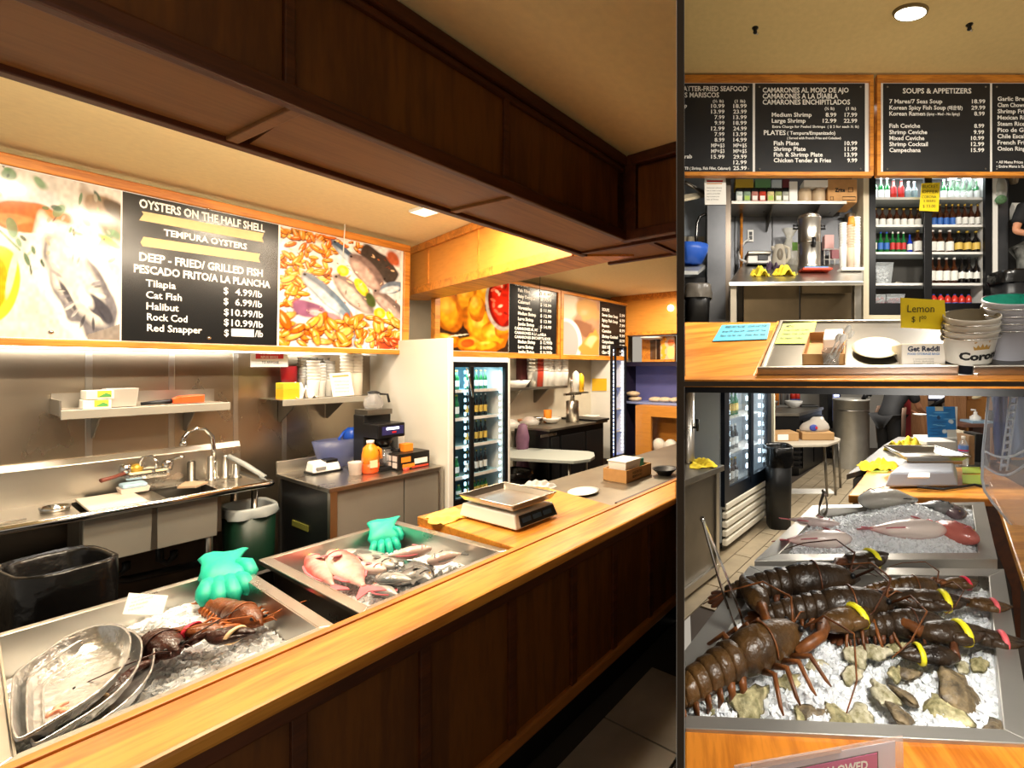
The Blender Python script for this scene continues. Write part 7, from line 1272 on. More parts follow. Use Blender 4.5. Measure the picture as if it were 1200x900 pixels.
# ---- trays of ice
qA=[Wz(735,850,HT),Wz(1213,872,HT),Wz(1176.5,666.5,HT),Wz(878,663,HT)]
def cut_px(a,b,px): # where the edge a-b meets the partition side
 k=(px-CX)/F;t=(k*a.y-a.x)/((b.x-a.x)-k*(b.y-a.y));return a+(b-a)*t
def tray5(name,label,P,rim,lip,depth,nw):
 """open pan from a measured polygon"""
 n=len(P);cen=sum(P,Vector())/n;t=thing(name,label,'tray',cen-Vector((0,0,depth)),0);I=[]
 for k in range(n):
  p=P[k];e=(P[(k+1)%n]-p).normalized();f_=(P[k-1]-p).normalized();sn=max(.35,abs(e.cross(f_).z));I.append(p+e*(rim[k-1]/sn)+f_*(rim[k]/sn))
 Bt=[p+(cen-p)*.03-Vector((0,0,depth))for p in I];Bt=[Vector((p.x,p.y,cen.z-depth))for p in Bt]
 mb=MB()
 for k in range(n):
  j=(k+1)%n;mb.hexa([P[k]-Vector((0,0,lip)),P[j]-Vector((0,0,lip)),I[j]-Vector((0,0,.006)),I[k]-Vector((0,0,.006))],[P[k],P[j],I[j],I[k]])
 part('rim',mb,mat('satin_steel','#b8b4ac',.4,.75,var=.06,scale=5),t,WM,clip='low',bev=.002)
 for k in range(n):
  j=(k+1)%n;nn=Vector((0,0,1)).cross(I[j]-I[k]).normalized()*-.004;mb=MB();mb.hexa([Bt[k],Bt[j],I[j]-Vector((0,0,.001)),I[k]-Vector((0,0,.001))],[Bt[k]+nn,Bt[j]+nn,I[j]+nn-Vector((0,0,.001)),I[k]+nn-Vector((0,0,.001))]);part('side_wall',mb,STEEL,t,WM,clip='low')
 mb=MB();mb.hexa([p-Vector((0,0,.005))for p in Bt],Bt);part('bottom',mb,STEEL,t,WM,clip='low');return t,I,Bt
tA,IA,BA=tray5('ice_tray','nearest steel tray of crushed ice with dark lobsters and oysters',qA,[.035,.05,.06,.07],.03,.15,4)
qB=[Wz(884,657,HT+.004),Wz(1169,655,HT+.004),Wz(1153.5,588,HT+.004),Wz(952,592,HT+.004)]
tB,IB,BB=tray5('ice_tray','farther steel tray of whole fish under ice',qB,[.06,.06,.05,.06],.05,.13,4)
def bed(label,I,Bt,lo,hf,n,s,seed,clip=None):
 c=[Vector((I[k].x*.92+Bt[k].x*.08,I[k].y*.92+Bt[k].y*.08,lo))for k in range(4)];rr=random.Random(seed);A,B,C_,D=c;mb=MB();P=lambda x,y:(A*(1-x)+B*x)*(1-y)+(D*(1-x)+C_*x)*y
 mb.sheet(lambda x,y:P(x,y)+Vector((0,0,hf(x,y)+rr.uniform(-.3,.3)*s)),90,70)
 for _ in range(n):
  x,y=rr.uniform(.01,.99),rr.uniform(.015,.985);p=P(x,y)
  if p.x<GUT*p.y+s*1.5:continue
  rock(mb,p+Vector((0,0,hf(x,y)+s*.25)),s*rr.uniform(.5,1.4),rr,1)
 return solo('crushed_ice',mb,[ICEB,ICE],label,'ice',kind='stuff',clip='low')
ZA=HT-.05
hA=lambda x,y:.02*math.sin(6*x+1)*math.sin(5*y)+.03*(1-y)*.3+.012*math.sin(17*x+3*y)
bed('crushed ice filling the nearest steel tray',IA,BA,ZA,hA,5200,.0085,21)
ZBk=HT-.03
hB_=lambda x,y:.035*math.exp(-((x-.35)**2*30+(y-.45)**2*40))+.095*math.exp(-((x-.62)**2*5+(y-.6)**2*6))+.012*math.sin(9*x+4*y)-.015
bed('crushed ice packed around the whole fish',IB,BB,ZBk,hB_,3600,.0085,22)
# counter body and wooden boards around the trays
t=thing('ice_counter','counter base with oak boards carrying the two ice trays','counter',Vector((1.0,1.6,0)))
mb=MB();q=[cut_px(qA[0],qA[1],802.5),qA[1],Wz(1185,640,HT),Wz(1160,590,HT),qB[3],qA[3]];q=[q[0]]+[p for p in q[1:]];mb.hexa([Vector((p.x,p.y,.02))for p in q],[Vector((p.x,p.y,.78))for p in q]);part('carcass',mb,BLACK,t,WM,clip='low')
hz_=HT-.008
mb=MB();q=[Wz(790,848,hz_),Wz(1220,866,hz_),Wz(1290,1010,hz_),Wz(790,1010,hz_)];mb.hexa([p-Vector((0,0,.04))for p in q],q);part('front_board',mb,wood('near_oak','#e08a2e','#b4651c',.35,'Y',9,.3),t,WM,clip='low',bev=.004)
rs=[((1163,580),(1205,572)),((1172,597),(1212,590)),((1186,640),(1224,636)),((1200,682),(1240,680)),((1217,740),(1262,740)),((1250,866),(1300,866))]
mb=MB();rings=[]
for a,b in rs:p,r_=Wz(*a,hz_),Wz(*b,hz_);rings.append([p-Vector((0,0,.04)),r_-Vector((0,0,.04)),r_,p])
mb.loft(rings,smooth=False);part('side_board',mb,OAK,t,WM,bev=.006)
zc_=HT-.01
q=[Wz(*p,zc_)for p in((994,580),(1165,584),(1208,575),(1160,548),(1052,546),(1019,548))];mb=MB();mb.hexa([p-Vector((0,0,.05))for p in q],q);part('far_board',mb,OAK,t,WM,bev=.008)
q=[Vector((p.x,p.y,0))for p in q];c=sum(q,Vector())/6;q=[c+(p-c)*.9 for p in q];mb=MB();mb.hexa([p+Vector((0,0,.02))for p in q],[p+Vector((0,0,.88))for p in q]);part('far_carcass',mb,OAKM,t,WM)
# ---- lobsters
SHD=shellmat('lobster_shell_dark','#42301e','#100c0a');SHO=shellmat('lobster_shell_olive','#644622','#1c130c');UNO=mat('lobster_joint_orange','#70401c',.4,var=.5,scale=40,bump=.3);UND=mat('lobster_joint_dark','#54301c',.38,var=.5,scale=40,bump=.3)
def lob(label,tail_px,head_px,sh_,un,z,seed,bands,claws,roll=0,curl=.04,ant=True,klen=.335):
 a,b=Wz(*tail_px,z),Wz(*head_px,z);d=b-a;c=a+d*.62;x=d.normalized();y=Vector((0,0,1)).cross(x);zz=x.cross(y);m3=Matrix((x,y,zz)).transposed().to_4x4()@rotx(roll)
 return lobster(label,WM,c,m3,d.length/klen,sh_,un,bands,seed,curl,claws,bands,ant=ant)
za=ZA+.012
lob('dark lobster lying along the far wall of the nearest tray',(872,704),(1012,694),SHD,UND,za+.01,31,(YELB,None),((.115,.085,10),(.12,-.08,-14)),klen=.30)
lob('olive brown lobster with coral claw bands in the far tray corner',(1022,700),(1108,698),SHO,UNO,za+.02,32,(PINKB,mat('coral_band','#e8646c',.5)),((.135,.03,2),(.125,-.10,-16)),klen=.30)
lob('dark lobster with yellow claw bands in the middle of the pile',(908,730),(1058,724),SHD,UNO,za+.02,33,(YELB,YELB),((.15,.03,-12),(.10,-.10,-4)),klen=.32)
lob('blackish lobster with one coral band below the middle one',(1000,748),(1118,744),SHD,UND,za+.012,34,(mat('coral_band','#e8646c'),YELB),((.12,-.045,-20),(.02,-.13,170)),klen=.31,ant=False)
DEFCLIP[0]='low'
lob('large brown lobster stretching from the tray edge with a yellow band',(800,826),(948,752),SHO,UNO,za+.03,35,(None,YELB),((.09,.1,60),(.155,-.01,-10)),klen=.32)
DEFCLIP[0]=None
# ---- oysters
OY=[mat('oyster_olive','#dccfa0',.5,col2='#5c5a30',scale=38,bump=.7,bscale=70),mat('oyster_pale','#e8e0c4',.5,col2='#7c7448',scale=40,bump=.7,bscale=70),mat('oyster_dark','#9c8866',.45,col2='#3c342c',scale=34,bump=.7,bscale=60)]
OYL=[(838,824,.036,0,30,'pale oyster against the large brown lobster tail'),(880,824,.05,0,25,'long olive oyster at the near tray edge beside the lobster tail'),(926,798,.028,0,10,'half buried oyster below the large lobster head'),(957,778,.026,1,0,'small pale oyster under the yellow banded claw'),(938,836,.022,0,60,'small dark edged oyster in the near ice'),(952,838,.028,2,-20,'dark opened oyster by the near tray rim'),(984,842,.036,0,70,'round olive oyster at the near rim centre'),(1008,836,.03,1,40,'pale oyster third along the near rim'),(999,790,.03,1,10,'pale flat oyster in the middle of the ice'),(1005,768,.036,1,20,'pale ruffled oyster beneath the black lobster'),(1030,764,.034,1,-10,'second pale ruffled oyster beneath the black lobster'),(1052,758,.03,0,5,'green tinged oyster next to the coral claw'),(1085,768,.028,0,15,'small olive oyster under the coral banded claw'),(1050,788,.026,0,30,'small green oyster right of the ice centre'),(1066,789,.026,2,-15,'brown small oyster beside the green one'),(1034,812,.034,1,80,'upright pale oyster in the near ice'),(1060,816,.03,2,100,'dark pointed oyster standing in the ice'),(1053,836,.03,2,80,'narrow brown oyster near the rim'),(1148,778,.03,0,20,'mottled oyster at the tray side below the claw'),(1128,780,.024,1,40,'pale oyster half under ice near the tray side'),(1122,812,.06,2,35,'largest oyster with a purple black shell'),(1110,838,.04,0,-60,'greenish oyster leaning on the largest one'),(1168,856,.032,2,30,'dark oyster in the near corner of the tray')]
for k,(px,py,s,m_,rz_,lab)in enumerate(OYL):
 q=Wz(px,py,ZA+.02);s*=1.25
 oyster(lab,WM,(q.x,q.y,ZA+.012+s*.18),R(rz_+20),s,OY[m_],50+k,tilt=R((k*37)%50-10))
# ---- tongs
tongs('long steel tongs leaning on the side of the nearest tray',WM,Wp(823,608,1.28),Wp(873,752,1.235),.026,gap=.013);tongs('small dark tongs standing at the corner of the fish tray',WM,Wz(966,577,HT+.12),Wz(964,604,HT-.01),.03,STEELD,gap=.02)
# ---- fish
fg='whole fish in the farther ice tray';zf=ZBk+.0
def fpx(label,tl,hd,deep,thick,body,fin,z,roll=0,flip=1,tailf=True):return fish_px(label,WM,0,tl,hd,deep,thick,body,fin,z,roll,flip,Wz,fg,0,tailf)
SNP=fishmat('pale_snapper_skin','#dc6e68','#f8e6dc')
fpx('red snapper with a white flank lying flat near the front rim',(916,645),(1000,643),.085,.04,SNP,REDF,zf+.0,R(-25),1)
fpx('red and white snapper half under ice at the tray centre',(1012,632),(1112,634),.085,.045,SNP,REDF,zf+.025,R(-25),1)
fpx('dark red snapper whose head points at the front corner',(1082,622),(1146,646),.06,.045,fishmat('deep_red_skin','#8c2c2a','#d4786c'),REDF,zf+.01,R(-10))
fpx('slim pink tailed fish at the back of the ice',(918,614),(986,622),.04,.025,fishmat('slim_pink','#b89a98','#efe0da'),REDF,zf+.01,R(-20))
fpx('large grey scaled fish body heaped on top of the ice',(1084,600),(1008,600),.12,.06,fishmat('big_grey_skin','#6a6c68','#c4bfb4'),GRYF,zf+.03,R(20),-1,False)
fpx('black fish with a spread tail at the back corner',(1072,600),(1122,606),.06,.035,DRK,mat('black_fin','#1c1a18',.5),zf+.05,R(-10));fpx('purple black fish beside the black one',(1108,597),(1124,614),.05,.03,fishmat('purple_skin','#3c2c34','#8c7478'),GRYF,zf+.045,0)
# ---- front sign in an acrylic holder
sgp=Pl(WM,Wp(1057,861,.78),(1,.19,0),(0,0,1));t=thing('acrylic_sign','acrylic sign holder with pink banner at the near counter edge','sign',sgp.at(1000,905));
part('acrylic_back',sgp.quad([(860,960),(1058,920),(1057,861.5),(860,896.5)],.003),mat('acrylic','#f4e4dc',.08,trans=.6,alpha=.45),t,WM,clip='low');part('paper',sgp.quad([(850,960),(1049,920),(1048.5,868),(850,903.5)],.001),mat('sign_paper','#e6e4f0',.6),t,WM,clip='low');part('border',sgp.quad([(930,945),(1029,925),(1028.4,879.6),(930,899.4)],.0015),INK,t,WM);part('banner',sgp.quad([(931,945),(1027.5,925),(1027,881),(931,900.6)],.0025),mat('banner_pink','#d85c9c',.5),t,WM)
P=sgp.at(1015.5,898.6);letters('ALLOWED',t,LETTER,P,sgp.ex,sgp.ey,10.4/F*.78,60/F*.78,'r',.03,WM,.004)
t2=part('tape_strip',sgp.quad([(880,899.5),(985,879.5),(984,875),(880,893.5)],.004),mat('clear_tape','#e8cfc0',.2,trans=.4,alpha=.6),t,WM)
# ---- steel scale on the far board, papers, cloths, box, bottle
zt_=zc_+.001
t=thing('counter_scale','grey white weighing scale seen from behind on the far oak board','scale',Wz(1085,567,zt_));q=[Wz(*p,zt_+.012)for p in((1036,571),(1123,570),(1122,553),(1056,553))];mb=MB();c=sum(q,Vector())/4;mb.hexa(q,[c+(p-c)*.86+Vector((0,0,.085))for p in q]);part('body',mb,mat('scale_grey','#a4a8b2',.4),t,WM,bev=.012)
for p in((1050,568),(1112,568),(1110,556),(1062,556)):a=Wz(*p,zt_);mb=MB();mb.lathe([(.02,0),(.022,.02)],(a.x,a.y,zt_),10);part('foot',mb,BLACK,t,WM)
c0=Wz(1090,556,zt_);mb=MB();mb.box(c0.x-.12,c0.x+.12,c0.y-.03,c0.y+.1,zt_+.085,zt_+.11);part('pan_support',mb,STEELD,t,WM);mb=MB();mb.box(c0.x-.19,c0.x+.19,c0.y-.06,c0.y-.05,zt_+.085,zt_+.112);part('brass_band',mb,mat('warm_metal','#b08c64',.4,.7),t,WM)
pz=zt_+.112;o=[Vector((c0.x+x,c0.y+y,pz+.035))for x,y in((-.225,-.1),(.215,-.1),(.2,.3),(-.19,.3))];b=[Vector((p.x*.84+c0.x*.16,p.y*.86+(c0.y+.1)*.14,pz))for p in o];mb=MB();mb.hexa([p-Vector((0,0,.004))for p in b],b);mb.loft([b,o],smooth=False,caps=False);mb.tube(o,.008,6,closed=True);part('weighing_pan',mb,STEEL,t,WM)
lp=Pl(WM,Wz(1080,563,zt_+.07),(1,0,0),(0,.7,.35));part('rating_label',lp.quad([(1063,561),(1089,561),(1089,555.5),(1065,555.5)],.012),mat('label_grey','#d8d8d6',.5),t,WM)
mb=MB();mb.tube([Wz(*p,zt_+.012)for p in((1075,571),(1105,573.5),(1130,570),(1142,568),(1150,570),(1158,569))],.008,6);solo('power_cord',mb,BLACK,'black power cord trailing from the grey scale','cord')
def sheet_px(name,label,pts,m,cat='paper',z=zt_):mb=MB();q=[Wz(*p,z)for p in pts];mb.hexa(q,[p+Vector((0,0,.004))for p in q]);return solo(name,mb,m,label,cat)
LIM=mat('lime_paper','#a4b848',.7,var=.05);sheet_px('lime_leaflet','lime green leaflet beside the yellow cloth on the far board',[(1020,554),(1040,554),(1046,547.5),(1028,547.5)],LIM,'leaflet');sheet_px('lime_leaflet','lime green leaflet pair under the clear plastic guard',[(1128,567),(1152,568),(1150,557),(1127,557)],LIM,'leaflet');sheet_px('lime_leaflet','lime green leaflet lying behind the scale by the water bottle',[(1128,555),(1150,555),(1148,548),(1127,548)],LIM,'leaflet')
# dark steel counter stretching back
q=[Wz(*p,zc_)for p in((992,556),(1019,548),(1052,546),(1160,547.5),(1150,512),(1052,512),(1036,521))];t=thing('steel_counter','dark steel counter behind the far oak board','counter',Wz(1040,540,0));mb=MB();mb.hexa([p-Vector((0,0,.04))for p in q],q);part('top',mb,mat('slate_steel','#6e6c6a',.4,.8,var=.1),t,WM,bev=.004);c=sum(q,Vector())/len(q);mb=MB();q2=[c+(p-c)*.92 for p in q];mb.hexa([Vector((p.x,p.y,.02))for p in q2],[Vector((p.x,p.y,zc_-.05))for p in q2]);part('carcass',mb,mat('carcass_grey','#4c4a48',.6),t,WM)
for(px,py,sx,sy,h,lab,sd)in((1027,549,.24,.2,.08,'folded yellow cloth on the edge of the dark steel counter',61),(1062,530,.27,.25,.16,'yellow cloth heaped on the dark steel counter by the wooden post',62)):q=Wz(px,py,zc_);cloth_heap(lab,WM,(q.x,q.y,zc_),sx,sy,h,YCLOTH,sd)
q=Wz(1104,531,zc_);t=thing('white_box','white carton behind the weighing pan','box',q);mb=MB();mb.box(-.135,.135,0,.25,0,.1);part('carton',mb,mat('carton_grey_white','#d2cec8',.6),t,bev=.01)
q=Wz(1129,546,zc_);s=q.y/F;t=thing('water_bottle','clear plastic water bottle with blue and red label','bottle',q);mb=MB();mb.lathe([(5*s,0),(5.4*s,2*s),(5.2*s,20*s),(4.6*s,26*s),(2*s,31*s),(1.9*s,33*s)],seg=16);part('bottle_body',mb,mat('bottle_clear','#dfe6ea',.1,trans=.7,alpha=.55),t);mb=MB();mb.lathe([(5.45*s,17*s),(5.3*s,24*s)],seg=16,caps=False);lb=part('label',mb,mat('bottle_blue','#4c70b0',.5),t);mb=MB();mb.lathe([(5.5*s,18*s),(5.48*s,19.5*s)],seg=16,caps=False);part('red_band',mb,mat('red','#c01c28'),lb);mb=MB();mb.lathe([(2.1*s,32*s),(2.1*s,35*s),(.001,35*s)],seg=12);part('cap',mb,WHITE,t)
# blue poster stand
q=Wz(1104,515,zc_);pp=Pl(WM,Vector((q.x,q.y,zc_)),(1,0,0),(0,.1,1));t=thing('blue_flyer','blue printed flyer standing before the wooden posts','flyer',pp.at(1104,512))
def P_flyer(C,x,y,asp):
 C[...]=np.array(lin('#1c70b4')[:3])*(.8+.4*nz(x,y,4,3)[...,None]);rr=random.Random(8)
 for k in range(9):paint(C,blob(x,y,rr.uniform(.1,.9),.1+k*.1,.3,.012,rr.uniform(-6,6),.4),rr.choice(['#0c3c74','#7cc0e8','#d8d4c0']))
 for k in range(5):paint(C,blob(x,y,rr.uniform(.15,.9),rr.uniform(.1,.9),.09,.07,0,.3,.6,k),rr.choice(['#c8d8e0','#183860','#b0b8a0']))
 paint(C,((x>.68)&(y<.26))*1.0,'#c8c8c0');paint(C,((y>.86)&(x>.3)&(x<.6))*1.0,'#b8b4a0')
a=pp.at(1087,513);b=pp.at(1122,476.5);poster('flyer_print',t,a,pp.ex,pp.ey,(pp.at(1121,513)-a).dot(pp.ex),(b-a).dot(pp.ey),60,60,P_flyer,PRINTM,WM,.004);part('card',pp.quad([(1087,513),(1121,513),(1122,476.5),(1086.5,477.5)],.002),PAPER,t,WM);mb=MB();x_,y_=pp.at(1104,513).x,pp.at(1104,513).y;mb.box(x_-.2,x_+.2,y_-.02,y_+.2,zc_,zc_+.02);part('stand_foot',mb,WHITE,t,WM)
# wooden booth posts and boards
Yp=7.6
def wbox(px0,px1,Y,z0,z1,d,mb=None):return(mb or MB()).box(X_(px0,Y),X_(px1,Y),Y,Y+d,z0,z1)
t=thing('booth_posts','oak booth partition of two posts and a low board','partition',Wp(1098,560,Yp)*1.0);t.matrix_basis.translation.z=0
for a,b in((1066.5,1087.5),(1112.5,1132.5)):part('post',wbox(a,b,Yp,0,2.0,.14),wood('post_oak','#b88458','#95653e',.5,'Z',5),t,WM,bev=.006)
mb=MB();q=[Wp(1040,520,Yp-.1),Wp(1068,517,Yp-.1),Wp(1068,497,Yp-.1),Wp(1064,499,Yp-.1)];mb.hexa(q,[p+Vector((0,.06,0))for p in q]);part('slanted_board',mb,OAKF,t,WM);part('low_board',wbox(1066,1133,Yp+.02,0,Z_(512,Yp),.1),OAKF,t,WM)
# window light / screen beyond the posts
t=thing('bright_screen','bright white screen with dark blue bottom frame seen between the posts','screen',Wp(1100,470,8.6));part('screen_face',wbox(1089,1112,8.58,Z_(467,8.6),Z_(445,8.6),.02),mat('screen_glow','#f2f4ff',.4,emit=1.6),t,WM);part('screen_frame',wbox(1086,1114,8.6,Z_(470,8.6),Z_(440,8.6),.04),mat('navy_frame','#384058',.4),t,WM);mb=MB();mb.tube([Wp(1090,478,8.4),Wp(1114,464,8.4)],.045,8);part('support_arm',mb,BLACK,t,WM);part('stand',wbox(1096,1104,8.6,0,Z_(470,8.6),.04),BLACK,t,WM)
# right: orange cabinet, brown shelf, pump bottle, reaching hand
t=thing('oak_cabinet','orange oak wall cabinet beyond the posts','cabinet',Wp(1145,480,8.0));part('body',wbox(1133,1200,8.1,0,2.05,.4),ORANGEW,t,WM);part('door',wbox(1134,1151,8.08,1.1,2.0,.02),OAKF,t,WM,bev=.01)
t=thing('brown_shelf','brown shelf holding the soap bottle near the plastic guard','shelf',Wp(1145,500,7.2));part('board',wbox(1129,1165,6.9,Z_(500,7),Z_(496,7),.6),mat('brown_board','#6c4a3c',.5),t,WM,bev=.006);part('support',wbox(1140,1160,7.2,0,Z_(500,7),.1),OAKM,t,WM)
q=Wp(1143,495.5,7.15);s=7.15/F;t=thing('soap_pump','white soap pump bottle on the brown shelf','bottle',q);mb=MB();mb.lathe([(6*s,0),(6*s,7*s),(2*s,10*s),(2*s,13*s)],seg=16);part('bottle',mb,WHITE,t);mb=MB();mb.tube([(0,0,12*s),(0,0,15*s),(-5*s,0,15.2*s)],1.1*s,8);part('pump',mb,WHITE,t);mb=MB();mb.box(X_(1134,7.1),X_(1158,7.1),6.98,7.3,Z_(496,7),Z_(493.5,7));solo('blue_case',mb,mat('pale_blue','#94b4cc',.4),'pale blue flat case beside the soap pump','case')
for k,(a,b,y0,y1,m_,lab)in enumerate(((1134,1142,545,510,mat('kraft_paper','#8c6c4c',.7,var=.2,scale=8),'brown paper bag beside the water bottle'),(1142,1154,548,508,BLACK,'black paper bag beside the brown one'),(1133,1138,546,506,mat('cream_bag','#c8baa0',.7),'cream folded bag behind the water bottle'))):Y=3.45+.1*k;mb=MB();mb.hexa([Vector((X_(a,Y),Y,zc_)),Vector((X_(b,Y),Y,zc_)),Vector((X_(b,Y),Y+.1,zc_)),Vector((X_(a,Y),Y+.1,zc_))],[Vector((X_(a-1,Y),Y-.03,Z_(y1,Y))),Vector((X_(b-3,Y),Y-.03,Z_(y1,Y))),Vector((X_(b-3,Y),Y+.13,Z_(y1,Y))),Vector((X_(a-1,Y),Y+.13,Z_(y1,Y)))]);solo('paper_bag',mb,m_,lab,'bag')
q=Wz(1133,512,zc_+.3)
# clear plastic guard
CLR=mat('clear_guard','#dfe6f4',.06,trans=.55,alpha=.3)
t=thing('plastic_guard','tall clear ribbed plastic guard at the counter side','guard',Wz(1175,575,HT));Yg=2.35
prof=[(1160,440),(1156,480),(1151,530),(1150,560),(1153,575),(1162,588),(1180,610),(1204,640)]
r1=[Wp(px,py,Yg-.012*(py-440)/10)for px,py in prof];rings=[r1,[p+Vector((.5,-.1,0))for p in r1]]
mb=MB();n=len(r1);mb.sheet(lambda i,j:(lambda k,f:(r1[k]*(1-f)+r1[min(k+1,n-1)]*f)+Vector((j*.55,-.25*math.sin(j*PI)*.4,0)))(min(int(i*(n-1)),n-2),i*(n-1)-min(int(i*(n-1)),n-2)),28,14,th=.004);part('clear_shell',mb,CLR,t,WM)
mb=MB();mb.tube([p+Vector((.0,-.005,0))for p in r1],.007,6);part('shell_edge',mb,mat('guard_edge','#e4ecf6',.15,trans=.3,alpha=.7),t,WM)
RIB=mat('guard_edge','#e4ecf6')
for k in range(11):
 y=456+k*9;mb=MB();mb.tube([Wp(1187-k*1.4,y,Yg-.1),Wp(1193-k*1.4,y-1,Yg-.12)],.008,6);part('rib',mb,RIB,t,WM)
for(x0,x1)in((1186,1172),(1193.5,1179.5)):mb=MB();mb.tube([Wp(x0,453,Yg-.1),Wp(x1,552,Yg-.1)],.005,6);part('rib_rail',mb,RIB,t,WM)
for y0,dy_ in((528,8),(545,12)):mb=MB();mb.tube([Wp(1152+k*7,y0+dy_*math.sin(k*.45),Yg-.06-.03*k)for k in range(8)],.006,6);part('moulded_ridge',mb,RIB,t,WM)
for a,b,c_,m_,lab in((1166,1180,.34,mat('navy_cloth','#2c3a78',.7),'dark blue apron hanging beyond the clear guard'),(1184,1215,.5,mat('pale_blue_cloth','#8ca4cc',.7),'pale blue cloth hanging beyond the clear guard')):
 Y=5.2;mb=MB();mb.sheet(lambda i,j:Vector((X_(a,Y)+(X_(b,Y)-X_(a,Y))*i,Y+.03*math.sin(i*14+j*3),Z_(535,Y)+(Z_(446,Y)-Z_(535,Y))*j)),14,6,th=.01);solo('hanging_cloth',mb,m_,lab,'cloth')
t=thing('clothes_stand','steel clothes stand carrying the cloths beyond the guard','stand',(X_(1197,5.24),5.24,0));zt3=Z_(446,5.2)
mb=MB();mb.tube([(X_(1219,5.24),5.24,0),(X_(1219,5.24),5.24,zt3+.01)],.02,8);part('upright',mb,STEELD,t,WM);mb=MB();mb.tube([(X_(1160,5.2),5.215,zt3-.01),(X_(1222,5.2),5.215,zt3-.01)],.015,8);part('rail',mb,STEELD,t,WM)
# ---- steel cabinet with urn, cooler with lamps, bin, table, black bar, far cooler, drum
c0,c1=Wz(802,563,.9),Wz(849,545,.9);cdv=(c1-c0).normalized();cn=Vector((-cdv.y,cdv.x,0))
def cbox(a,b,o0,o1,z0,z1):q=[c0+cdv*a+cn*o0,c0+cdv*b+cn*o0,c0+cdv*b+cn*o1,c0+cdv*a+cn*o1];return MB().hexa([Vector((p.x,p.y,z0))for p in q],[Vector((p.x,p.y,z1))for p in q])
L_=(c1-c0).length;t=thing('steel_cabinet','stainless cabinet with the drinks urn at the aisle side','cabinet',Vector((c0.x+.1,c0.y+.3,0)));part('top',cbox(-.5,L_,0,.5,.855,.9),STEELD,t,WM,clip='low',bev=.003);part('body',cbox(-.5,L_-.03,.05,.5,.06,.855),mat('cabinet_steel','#857f76',.4,1,var=.15,scale=3),t,WM,clip='low');part('corner_post',cbox(L_-.07,L_-.02,.035,.08,.0,.855),STEEL,t,WM,clip='low');part('bottom_rail',cbox(-.4,L_-.03,.03,.08,.04,.1),STEEL,t,WM,clip='low')
q=Wz(806,542,.9);s=q.y/F;t=thing('drinks_urn','steel drinks urn with black tap beside the partition','urn',q);mb=MB();mb.lathe([(8.2*s,0),(8*s,3*s),(8*s,100*s)],seg=24);part('tank',mb,STEEL,t,clip='low');mb=MB();mb.tube([(6*s,-.03,42*s),(12*s,-.06,42*s)],1.3*s,8);mb.tube([(11*s,-.06,38*s),(11*s,-.06,52*s)],[1.4*s,2.4*s],8);part('tap',mb,BLACK,t)
q=Wz(817,545,.9);cloth_heap('yellow cloth lying beside the drinks urn',WM,(q.x+.04,q.y,.901),.2,.26,.045,YCLOTH,71)
# lamp lit cooler
def fbox(a,b,o0,o1,z0,z1):return seg(F0+du*a,F0+du*b,o0,o1,z0,z1)
FL=(F1-F0).length;FA=-.05;t=thing('drinks_cooler','aisle cooler with bright lamp rows and cream louvres below','refrigerator',F0+du*.5+dn*.3);LIN=mat('cooler_liner#b9c2c8','#b9c2c8')
for nm,b_ in(('cabinet_back',(FA,FL,.33,.36,.1,1.98)),('cabinet_roof',(FA,FL,.05,.33,1.9,1.98)),('cabinet_side',(FL-.03,FL,.03,.33,.1,1.9)),('cabinet_side',(FA,FA+.03,.03,.33,.1,1.9)),('cabinet_bottom',(FA,FL,.03,.33,.1,.5))):part(nm,fbox(*b_),LIN,t,WM)
fz0,fz1=.53,1.9
mb=MB()
for b_ in((FA,FA+.10,-.01,.04,fz0-.1,fz1),(FL-.13,FL,-.01,.04,fz0-.1,fz1),(FA+.1,FL-.13,-.01,.04,fz0-.1,fz0+.06),(FA+.1,FL-.13,-.01,.04,fz1-.06,fz1)):seg(F0+du*b_[0],F0+du*b_[1],*b_[2:],mb=mb)
part('door_frame',mb,mat('navy_black','#0e1620',.3),t,WM);fm_=(FA+FL)/2+.02;part('door_stile',fbox(fm_-.03,fm_+.03,-.02,.02,fz0,fz1),mat('navy_black','#0e1620'),t,WM)
part('door_glass',fbox(FA+.1,fm_-.03,.005,.01,fz0+.06,fz1-.06),mat('cooler_glass','#e8f4ff',.03,trans=.9,alpha=.22),t,WM);part('door_glass',fbox(fm_+.03,FL-.13,.005,.01,fz0+.06,fz1-.06),mat('cooler_glass','#e8f4ff'),t,WM)
CLED=mat('cool_led','#d8f0ff',.4,emit=9)
for x in(FL-.17,FA+.17,fm_+.07):
 for k in range(13):part('lamp',fbox(x-.018,x+.018,.06,.075,fz0+.12+k*.1,fz0+.165+k*.1),CLED,t,WM)
for z in(.85,1.2,1.55):part('shelf',fbox(FA+.04,FL-.04,.1,.32,z-.012,z),WHITE,t,WM)
for k in range(5):part('louvre',fbox(FA+.02,FL-.02,-.02,.03,.07+k*.082,.07+k*.082+.058),mat('louvre_cream','#e2dccb',.4),t,WM,bev=.01)
part('louvre_back',fbox(FA+.02,FL-.02,.028,.04,.05,.49),BLACK,t,WM);part('edge_trim',fbox(FL,FL+.035,-.04,.03,.12,1.98),mat('cream_trim','#cfc3a8'),t,WM)
for x in(FA+.1,FL-.1):a=F0+du*x+dn*.1;mb=MB();mb.lathe([(.035,-.018),(.035,.018)],(a.x,a.y,.036),12,M=rotx(R(90)));part('caster',mb,BLACK,t,WM)
